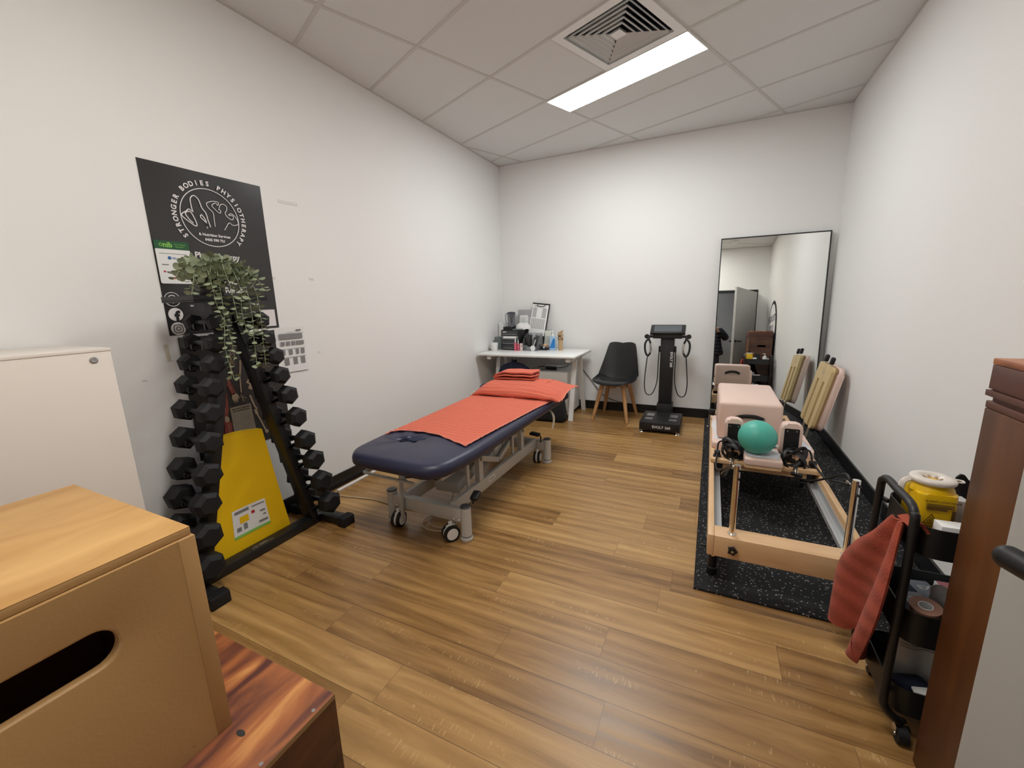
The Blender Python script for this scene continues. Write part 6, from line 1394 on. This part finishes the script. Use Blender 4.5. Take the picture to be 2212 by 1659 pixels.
mb = MB(); mb.box2((-hw, -hd, 1.0665), (hw, hd, 1.0835), 0.002); mb.build('lid', M['stain_dark'], tb)
sbx = thing('shallow_box', 'shallow dark brown stained box sitting on the tall plywood box', 'box', ((XB0 + XB1) / 2, (YB0 + YB1) / 2, 1.084))
mb = MB(); mb.box2((-hw - 0.004, -hd, 0.012), (hw, hd, 0.026), 0.001); mb.box2((-hw + 0.006, -hd + 0.01, 0.0), (hw - 0.01, hd - 0.012, 0.012)); mb.build('base_panel', M['stain_dark'], sbx)
mb = MB(); mb.box2((-hw, -hd, 0.0285), (hw, hd, 0.086), 0.001); mb.box2((-hw + 0.005, -hd + 0.005, 0.026), (hw - 0.005, hd - 0.006, 0.0285)); mb.build('body', M['stain_dark'], sbx)
mb = MB(); mb.box2((-hw - 0.001, -hd - 0.001, 0.0868), (hw + 0.001, hd + 0.001, 0.101), 0.002); mb.build('lid', M['stain'], sbx)
# oval sign behind the boxes, seen in the mirror
sg = thing('oval_sign', 'black-rimmed oval sign with dark lettering leaning on the right wall behind the boxes', 'sign', (3.452, -4.12, 0.60), rot=(0, 0.02, 0))
el = lambda a, b, n=56: [(a * math.cos(2 * PI * k / n), 0.58 + b * math.sin(2 * PI * k / n)) for k in range(n)]
mb = MB(); mb.prism(el(0.55, 0.58), 0.0, 0.010, (0, 0, 0), (0, 1, 0), (0, 0, 1)); mb.build('rim', M['black'], sg, smooth=None)
mb = MB(); mb.prism(el(0.49, 0.52), -0.0015, 0.0, (0, 0, 0), (0, 1, 0), (0, 0, 1)); mb.build('face', M['paper'], sg, smooth=None)
mb = MB()
for s, z in (('STRONGER', 0.78), ('BODIES', 0.60), ('PHYSIO', 0.42)): mb.text(s, 0.165, (-0.0022, 0, z), (0, -1, 0), (0, 0, 1), bold=0.003)
mb.build('lettering', mat('indigo_print', (0.03, 0.03, 0.08, 1), 0.5), sg, smooth=None)

# ---------------------------------------------------------------- utility trolley
_before = set(bpy.data.objects)
tr = thing('utility_trolley', 'black three-tier tube-framed trolley beside the tall stained box', 'trolley', (3.245, -3.380, 0))
xa, xb, ya, yb = -0.20, 0.195, -0.140, 0.140
for x in (xa, xb):
    s = 1 if x < 0 else -1
    P_ = [(x + s * 0.055, ya + 0.01, 0.058), (x + s * 0.035, ya, 0.075), (x + s * 0.008, ya, 0.105), (x, ya, 0.155), (x, ya, 0.40), (x, ya, 0.70), (x, ya + 0.012, 0.738), (x, ya + 0.045, 0.756), (x, 0, 0.756), (x, yb - 0.065, 0.756), (x, yb - 0.032, 0.738), (x, yb - 0.02, 0.70), (x, yb - 0.008, 0.40), (x, yb, 0.155), (x + s * 0.008, yb, 0.105), (x + s * 0.035, yb, 0.075), (x + s * 0.055, yb - 0.01, 0.058)]
    mb = MB(); mb.tube(spline(P_, 6), 0.0115, 12); mb.build('side_frame', M['blackmetal'], tr)
for z0, z1 in ((0.612, 0.700), (0.330, 0.430), (0.085, 0.172)):
    mb = MB(); o1 = rrect(0.365, 0.262, 0.055, 6, -0.002, 0); i1 = rrect(0.359, 0.256, 0.052, 6, -0.002, 0); n = len(o1)
    vo0 = [mb.bm.verts.new((p[0], p[1], z0)) for p in o1]; vo1 = [mb.bm.verts.new((p[0], p[1], z1)) for p in o1]; vi1 = [mb.bm.verts.new((p[0], p[1], z1)) for p in i1]; vi0 = [mb.bm.verts.new((p[0], p[1], z0 + 0.003)) for p in i1]
    for i in range(n):
        j = (i + 1) % n
        for A_2, B_2 in ((vo0, vo1), (vo1, vi1), (vi1, vi0)): mb.bm.faces.new((A_2[i], A_2[j], B_2[j], B_2[i]))
    mb.bm.faces.new(vo0[::-1]); mb.bm.faces.new(vi0)
    for x in (xa, xb):
        for y in (-0.10, 0.10): mb.bar((x, ya if y < 0 else yb, z1 - 0.03), (x * 0.9, y, z1 - 0.03), 0.012, 0.012)
    mb.build('tray', M['blackmetal'], tr, smooth=40)
for x in (xa + 0.055, xb - 0.055):
    for y in (ya + 0.01, yb - 0.01):
        mb = MB(); mb.cyl((x - 0.013, y - 0.012, 0.026), (x + 0.013, y - 0.012, 0.026), 0.026, n=24); cs = mb.build('castor', M['rubber'], tr)
        mb = MB(); mb.cyl((x, y, 0.048), (x, y, 0.066), 0.012); mb.box((x - 0.0155, y - 0.006, 0.038), (0.0025, 0.028, 0.030)); mb.box((x + 0.0155, y - 0.006, 0.038), (0.0025, 0.028, 0.030)); mb.cyl((x - 0.018, y - 0.012, 0.026), (x + 0.018, y - 0.012, 0.026), 0.006); mb.build('fork', M['chrome'], cs)
T1, T2, T3 = 0.6155, 0.3335, 0.0885
# sharps container
sh = thing('sharps_container', 'yellow sharps container with pale lid in the top tray of the trolley', 'sharps container', (3.126, -3.366, T1), 0.06)
mb = MB(); mb.prism(rrect(0.094, 0.104, 0.020, 5), 0, 0.150, (0, 0, 0), (1, 0, 0), (0, 1, 0), 0.006, 2); 
mb.lathe([(0.052, 0.146), (0.050, 0.158), (0.044, 0.168), (0.043, 0.178)], (0, 0, 0), 32); body = mb.build('tub', M['yelplastic'], sh, smooth=45)
mb = MB(); mb.lathe([(0.046, 0.174), (0.051, 0.174), (0.0525, 0.178), (0.0525, 0.183), (0.049, 0.187), (0.032, 0.189), (0.026, 0.186), (0.014, 0.172), (0, 0.170)], (0, 0, 0), 36); mb.tube(spline([(0.048, -0.012, 0.180), (0.066, -0.008, 0.180), (0.068, 0.006, 0.180), (0.050, 0.012, 0.180)], 5), 0.0028, 6); lid_ = mb.build('lid', M['milky'], sh, smooth=45)
mb = MB()
for k in range(8): a = 2 * PI * k / 8; mb.bar((0.006 * math.cos(a), 0.006 * math.sin(a), 0.176), (0.028 * math.cos(a), 0.028 * math.sin(a), 0.184), 0.006, 0.0015)
mb.build('flap', mat('beige_flap', (0.40, 0.28, 0.18, 1), 0.5), lid_, smooth=None)
mb = MB(); mb.tube(spline([(-0.050, 0.0, 0.176), (-0.068, -0.006, 0.165), (-0.072, -0.008, 0.14), (-0.060, -0.006, 0.115)], 6), 0.008, 8, flat=0.5); mb.build('carry_handle', M['milky'], sh)
mb = MB(); y_ = -0.0545
mb.text('SHARPS CONTAINER', 0.0085, (0.008, y_, 0.128), (1, 0, 0), (0, 0, 1), bold=0.0002)
for k in range(6): mb.box2((-0.028, y_ - 0.0003, 0.104 + 0.0034 * k), (0.034 - 0.014 * (k < 2), y_ + 0.0003, 0.106 + 0.0034 * k))
for a, b in (((-0.030, 0.062), (0.004, 0.062)), ((0.004, 0.062), (-0.013, 0.092)), ((-0.013, 0.092), (-0.030, 0.062))): mb.bar((a[0], y_, a[1]), (b[0], y_, b[1]), 0.0014, 0.0014)
for k in range(3): a = PI / 2 + k * 2 * PI / 3; mb.tube([(-0.013 + 0.0045 * math.cos(a) + 0.0042 * math.cos(t * 2 * PI / 12), y_, 0.0715 + 0.0045 * math.sin(a) + 0.0042 * math.sin(t * 2 * PI / 12)) for t in range(12)], 0.0007, 5, closed=True)
mb.text('DANGER', 0.0105, (-0.013, y_, 0.050), (1, 0, 0), (0, 0, 1), bold=0.0003)
for a, b in (((-0.040, 0.022), (0.018, 0.022)), ((-0.040, 0.044), (0.018, 0.044)), ((-0.040, 0.022), (-0.040, 0.044)), ((0.018, 0.022), (0.018, 0.044)), ((0.024, 0.025), (0.044, 0.025)), ((0.034, 0.043), (0.044, 0.025)), ((0.034, 0.043), (0.024, 0.025))): mb.bar((a[0], y_, a[1]), (b[0], y_, b[1]), 0.0007, 0.0007)
mb.box2((0.030, y_ - 0.0003, 0.062), (0.038, y_ + 0.0003, 0.108)); mb.box2((0.012, y_ - 0.0003, 0.046), (0.040, y_ + 0.0003, 0.049)); mb.build('warning_print', mat('brown_print', (0.10, 0.045, 0.004, 1), 0.5, var=0), body, smooth=None)
def tbox(name, lab, cat, c, d, m, rz=0.0, lidm=None, bev=0.001):
    t = thing(name, lab, cat, c, rz); mb = MB(); mb.box((0, 0, d[2] / 2), d, None, bev); b = mb.build('carton', m, t); return t, b
t, b = tbox('white_box', 'open white card box in front of the sharps container', 'box', (3.165, -3.474, T1), (0.11, 0.044, 0.092), M['paper'], 0.03)
t, b = tbox('white_box', 'white box behind the sharps container in the top tray', 'box', (3.200, -3.310, T1), (0.055, 0.06, 0.11), M['paper'], 0.1)
t, b = tbox('maroon_box', 'dark maroon box right of the sharps container', 'box', (3.270, -3.405, T1), (0.10, 0.11, 0.095), M['maroon'])
t = thing('black_pouch', 'black foil pouch standing behind the sharps container', 'pouch', (3.245, -3.300, T1)); mb = MB(); mb.sheet(lambda u, v: (lerp(-0.04, 0.03, u), 0.012 * math.sin(PI * u) * (1 - v), lerp(0, 0.17, v) + 0.012 * math.sin(u * 9) * v), 8, 8, 0.006); mb.build('pouch', M['black'], t)
t = thing('pump_bottle', 'white pump bottle at the wall end of the top tray', 'bottle', (3.345, -3.330, T1)); mb = MB(); mb.lathe([(0, 0), (0.030, 0), (0.032, 0.004), (0.032, 0.115), (0.026, 0.130), (0.012, 0.138), (0, 0.138)], (0, 0, 0), 24); mb.build('bottle', M['white'], t)
mb = MB(); mb.lathe([(0.012, 0.138), (0.012, 0.150), (0.004, 0.152), (0.004, 0.172), (0.010, 0.173), (0.010, 0.182), (0, 0.182)], (0, 0, 0), 18); mb.tube([(0, 0, 0.177), (-0.018, 0.006, 0.177), (-0.032, 0.010, 0.171)], 0.004, 8); mb.build('pump', M['white'], t)
t, b = tbox('white_box', 'white carton beside the pump bottle at the wall end of the top tray', 'box', (3.375, -3.425, T1), (0.08, 0.07, 0.105), M['paper'])
# middle tray
for lab, x, y, rz, h in (('slate grey tape box at the back of the middle tray', 3.165, -3.345, 0.18, 0.085), ('slate grey tape box nearest the frame in the middle tray', 3.122, -3.420, 0.18, 0.085)):
    t, b = tbox('tape_box', lab, 'box', (x, y, T2), (0.058, 0.095, h), M['tapebox'], rz)
    mb = MB(); mb.box2((-0.0292, -0.0483, 0.0), (0.0292, -0.0474, h)); f = mb.build('end_label', M['greycard'], t, smooth=None)
    mb = MB(); mb.text('TAPE', 0.0185, (0.0, -0.0487, 0.035), (1, 0, 0), (0, 0, 1)); mb.build('label_print', M['inkblack'], f, smooth=None)
    mb = MB(); mb.text('TEX', 0.015, (0.006, -0.03, h + 0.0006), (1, 0, 0), (0, 1, 0)); mb.text('EX', 0.03, (0.004, 0.0, h + 0.0006), (1, 0, 0), (0, 1, 0), bold=0.001); mb.build('top_print', M['greycard'], t, smooth=None)
t, b = tbox('red_topped_box', 'white box with a dusky red top in the middle tray', 'box', (3.248, -3.375, T2), (0.10, 0.13, 0.105), M['paper'], 0.06)
mb = MB(); mb.box2((-0.047, -0.062, 0.1052), (0.047, 0.062, 0.107)); mb.build('top_label', M['rose'], t, smooth=None)
def roll(lab, x, y, z, r, h, mm, rot):
    t = thing('tape_roll', lab, 'tape roll', (x, y, z), rot=rot)
    mb = MB(); mb.lathe([(r * 0.46, 0), (r, 0), (r, h), (r * 0.46, h), (r * 0.46, 0)], (0, 0, 0), 32); mb.build('tape', mm, t, smooth=45)
    mb = MB(); mb.lathe([(r * 0.40, -0.0005), (r * 0.465, -0.0005), (r * 0.465, h + 0.0008), (r * 0.40, h + 0.0008), (r * 0.40, -0.0005)], (0, 0, 0), 32); mb.build('core', M['white'], t, smooth=45)
roll('tan roll of strapping tape near the frame in the middle tray', 3.125, -3.464, T2 + 0.062, 0.036, 0.048, M['kintape'], (0.18, -0.12, 0))
roll('tan roll of strapping tape near the stained box in the middle tray', 3.222, -3.460, T2 + 0.0565, 0.034, 0.045, M['kintape'], (0.1, 0, 0))
t, b = tbox('bandage_box', 'low dark box under the tape rolls at the front of the middle tray', 'box', (3.170, -3.484, T2), (0.13, 0.040, 0.054), M['tapebox'])
t = thing('tissue', 'white tissue pulled up in the middle tray', 'tissue', (3.176, -3.425, T2)); mb = MB(); mb.sheet(lambda u, v: (lerp(-0.028, 0.042, u) * (0.7 + 0.5 * v), 0.010 * math.sin(u * 7) + 0.02 * (1 - v), 0.01 + 0.135 * v + 0.006 * math.sin(u * 5) * v), 14, 10, 0.0015); mb.build('tissue', M['clothwhite'], t, smooth=80)
# bottom tray
t = thing('zip_bag', 'cloudy white zip bag standing in the bottom tray', 'zip bag', (3.155, -3.415, T3)); mb = MB(); mb.sheet(lambda u, v: (lerp(-0.065, 0.075, u), 0.030 * math.sin(PI * u) * (1 - v) - 0.02 * v + 0.006 * math.sin(u * 11 + v * 3), lerp(0.0, 0.205, v)), 18, 14, 0.003); bg_ = mb.build('bag', M['clothwhite'], t, smooth=80)
mb = MB()
for z in (0.182, 0.192): mb.tube([(lerp(-0.062, 0.072, k / 8), -0.026 + 0.006 * math.sin(k / 8 * 11 + z * 15), z) for k in range(9)], 0.0018, 6)
mb.build('zip', M['greycard'], bg_)
t, b = tbox('dark_bundle', 'dark navy bundle in front of the zip bag in the bottom tray', 'bundle', (3.120, -3.455, T3), (0.10, 0.05, 0.085), M['navycloth'], 0.3, bev=0.015)
t, b = tbox('white_booklet', 'white booklet lying across the bottom tray', 'booklet', (3.200, -3.475, T3 + 0.072), (0.16, 0.045, 0.006), M['paper'], 0.0)
t, b = tbox('grey_carton', 'dark grey carton under the white booklet in the bottom tray', 'box', (3.235, -3.465, T3), (0.11, 0.05, 0.070), M['tapebox'])
for o in [o for o in bpy.data.objects if o not in _before and o.parent is None]: o.location += Vector((-0.028, 0.012, 0))
# coral towel hanging on the trolley frame
ht = thing('hanging_towel', 'coral towel hung over the end of the black trolley', 'towel', (3.03, -3.43, 0.0))
LB = spline([(0, -3.425, 0.690), (0, -3.36, 0.60), (0, -3.25, 0.49), (0, -3.165, 0.37), (0, -3.150, 0.24), (0, -3.142, 0.115)], 8)
RB = spline([(0, -3.490, 0.700), (0, -3.520, 0.60), (0, -3.535, 0.48), (0, -3.525, 0.38), (0, -3.49, 0.29), (0, -3.43, 0.17)], 8)
def hang(u, v):
    k = v * (len(LB) - 1); i = min(int(k), len(LB) - 2); a = LB[i].lerp(LB[i + 1], k - i); b = RB[i].lerp(RB[i + 1], k - i); p = a.lerp(b, u)
    fold = math.sin(u * PI * 2.6 + 0.6) * (0.012 + 0.035 * v); z = p.z - 0.05 * v * v * math.sin(PI * min(1, max(0, (u - 0.35) / 0.5))) + 0.045 * v * v * math.exp(-((u - 0.42) / 0.10) ** 2)
    return Vector((-0.020 - 0.018 * math.sin(PI * v) - fold * 0.9 - 0.012 * v, p.y + 3.43, z))
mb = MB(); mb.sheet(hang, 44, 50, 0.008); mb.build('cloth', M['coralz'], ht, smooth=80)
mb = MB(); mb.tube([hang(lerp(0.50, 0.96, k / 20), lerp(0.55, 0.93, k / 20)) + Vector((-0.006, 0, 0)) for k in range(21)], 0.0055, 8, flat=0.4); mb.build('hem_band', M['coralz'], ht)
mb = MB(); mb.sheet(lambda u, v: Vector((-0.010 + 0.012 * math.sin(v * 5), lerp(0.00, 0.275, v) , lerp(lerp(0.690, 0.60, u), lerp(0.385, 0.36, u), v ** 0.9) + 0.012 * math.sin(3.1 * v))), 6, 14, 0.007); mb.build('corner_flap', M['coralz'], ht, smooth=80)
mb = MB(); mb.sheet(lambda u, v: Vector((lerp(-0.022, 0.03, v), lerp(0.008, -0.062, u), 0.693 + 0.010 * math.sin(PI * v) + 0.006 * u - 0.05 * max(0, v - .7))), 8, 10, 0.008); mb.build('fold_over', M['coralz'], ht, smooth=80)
# ---------------------------------------------------------------- the person taking the picture, seen only in the mirror
def skin(name, V, Eg, R, m, parent, root=0, sub=2):
    me = bpy.data.meshes.new(name); me.from_pydata(V, Eg, []); o = bpy.data.objects.new(name, me); COL.objects.link(o); o.parent = parent
    s = o.modifiers.new('skin', 'SKIN'); s.use_smooth_shade = True
    sv = me.skin_vertices[0].data if me.skin_vertices else None
    if sv is None:
        bm = bmesh.new(); bm.from_mesh(me); bm.verts.layers.skin.verify(); bm.to_mesh(me); bm.free(); sv = me.skin_vertices[0].data
    for i, r in enumerate(R):
        sv[i].radius = r if isinstance(r, tuple) else (r, r); sv[i].use_root = (i == root)
    d = o.modifiers.new('sub', 'SUBSURF'); d.levels = sub; d.render_levels = sub
    me.materials.append(m); return o
pe = thing('person', 'person in a dark navy puffer jacket with arms raised, seen in the mirror', 'person', (2.50, -5.42, 0.0))
# body in local coordinates, facing +y
V = [(0, 0, 0.84), (0, 0.0, 0.95), (0, -0.01, 1.10), (0, -0.01, 1.24), (0, 0.0, 1.33), (0, 0.02, 1.385), (0, 0.03, 1.44), (0, 0.035, 1.52), (0, 0.02, 1.58)]
R = [(.15, .10), (.135, .09), (.13, .09), (.15, .10), (.09, .08), (.048, .05), (.066, .082), (.074, .094), (.045, .055)]
Eg = [(i, i + 1) for i in range(8)]
for s in (-1, 1):
    n = len(V); V += [(s * 0.155, 0, 1.30), (s * 0.27, 0.06, 1.13), (s * 0.16, 0.25, 1.23), (s * 0.075, 0.40, 1.315), (s * 0.055, 0.435, 1.345)]; R += [.060, .044, .034, (.030, .022), (.032, .018)]
    Eg += [(4, n), (n, n + 1), (n + 1, n + 2), (n + 2, n + 3), (n + 3, n + 4)]
    m_ = len(V); V += [(s * 0.09, 0, 0.78), (s * 0.10, 0.015, 0.44), (s * 0.105, -0.01, 0.09), (s * 0.108, 0.03, 0.045), (s * 0.115, 0.13, 0.035)]; R += [.085, .055, .040, .042, .030]
    Eg += [(0, m_), (m_, m_ + 1), (m_ + 1, m_ + 2), (m_ + 2, m_ + 3), (m_ + 3, m_ + 4)]
body = skin('body', V, Eg, R, M['skin'], pe)
for s in (-1, 1):
    for k in range(5):
        if k < 4: b0 = Vector((s * (0.052 - 0.000 * k), 0.445, 1.375 - 0.017 * k)); pts = [b0, b0 + Vector((-s * 0.012, 0.024, 0.003)), b0 + Vector((-s * 0.032, 0.027 - .002 * k, 0.002)), b0 + Vector((-s * 0.046, 0.016, 0.0))]
        else: b0 = Vector((s * 0.060, 0.415, 1.375)); pts = [b0, b0 + Vector((-s * 0.012, 0.004, 0.022)), b0 + Vector((-s * 0.030, 0.010, 0.030))]
        mb = MB(); mb.tube(spline(pts, 4), 0.008, 8, radii=None); mb.build('finger', M['skin'], pe)
mb = MB()
for s in (-1, 1): mb.sphere((s * 0.030, 0.118, 1.528), 0.0105, 12, 8)
mb.build('eyes', M['ink'], pe)
mb = MB(); mb.lathe([(0, 0.03), (0.008, 0.02), (0.013, 0.0), (0, -0.006)], (0, 0.122, 1.495), 12); mb.build('nose', M['skin'], pe)
mb = MB(); mb.tube(spline([(-0.022, 0.112, 1.462), (0, 0.120, 1.459), (0.022, 0.112, 1.462)], 5), 0.0045, 8); mb.build('mouth', M['rose'], pe)
mb = MB()
for s in (-1, 1): mb.sphere((s * 0.079, 0.03, 1.505), 0.026, 12, 8, (0.35, 0.7, 1.1))
mb.build('ears', M['skin'], pe)
mb = MB()
def hairf(u, v):
    a = 2 * PI * u; b = PI / 2 * (1 - v); fr_ = max(0, math.sin(a)); low = lerp(-0.02, 0.10, fr_)
    z = 1.545 + low * (1 - math.sin(b)) * 0 + 0.085 * math.sin(b); r = math.cos(b)
    return Vector((0.090 * r * math.cos(a), 0.020 + 0.105 * r * math.sin(a), z if v > 0.02 else z - (0.10 * (1 - fr_))))
mb.sheet(hairf, 32, 12, 0.006); mb.build('hair', M['hair'], pe, smooth=80)
JV = [(0, 0, 0.73), (0, 0, 0.86), (0, 0, 1.0), (0, 0, 1.14), (0, 0, 1.25), (0, 0.01, 1.325), (0, 0.02, 1.385)]
JR = [(.31, .18), (.265, .165), (.225, .15), (.205, .145), (.175, .125), (.105, .095), (.075, .08)]
JE = [(i, i + 1) for i in range(6)]
for s in (-1, 1):
    n = len(JV); JV += [(s * 0.165, 0, 1.285), (s * 0.235, 0.03, 1.20), (s * 0.285, 0.06, 1.125), (s * 0.215, 0.17, 1.19), (s * 0.115, 0.33, 1.28)]; JR += [.088, .085, .078, .064, .045]
    JE += [(4, n), (n, n + 1), (n + 1, n + 2), (n + 2, n + 3), (n + 3, n + 4)]
jk = skin('jacket', JV, JE, JR, M['jacket'], pe)
nt = M['jacket'].node_tree; tc_ = nt.nodes.new('ShaderNodeTexCoord'); wv_ = nt.nodes.new('ShaderNodeTexWave'); wv_.bands_direction = 'Z'; wv_.inputs['Scale'].default_value = 4.2; wv_.inputs['Distortion'].default_value = 0.6
nt.links.new(tc_.outputs['Object'], wv_.inputs['Vector']); bp_ = nt.nodes.new('ShaderNodeBump'); bp_.inputs['Distance'].default_value = 0.03; bp_.inputs['Strength'].default_value = 0.8
nt.links.new(wv_.outputs['Fac'], bp_.inputs['Height']); nt.links.new(bp_.outputs['Normal'], nt.nodes['Principled BSDF'].inputs['Normal'])
TV = [(0, 0, 0.90), (0, 0, 0.82)]; TR = [(.16, .11), (.165, .115)]; TE = [(0, 1)]
for s in (-1, 1):
    n = len(TV); TV += [(s * 0.095, 0, 0.74), (s * 0.10, 0.012, 0.44), (s * 0.105, -0.008, 0.10)]; TR += [.100, .075, .062]; TE += [(1, n), (n, n + 1), (n + 1, n + 2)]
skin('trousers', TV, TE, TR, M['trouser'], pe)
for s in (-1, 1):
    mb = MB(); mb.sheet(lambda u, v: Vector((s * 0.110 + 0.048 * math.cos(2 * PI * u) * (1 - 0.25 * max(0, math.sin(2 * PI * u))) * math.sin(PI * (0.5 + v / 2)), 0.045 + 0.14 * math.sin(2 * PI * u) * math.sin(PI * (0.5 + v / 2)), 0.0 + 0.095 * v * (1 - 0.45 * max(0, math.sin(2 * PI * u))))), 28, 8); mb.build('shoe', M['black'], pe, smooth=80)
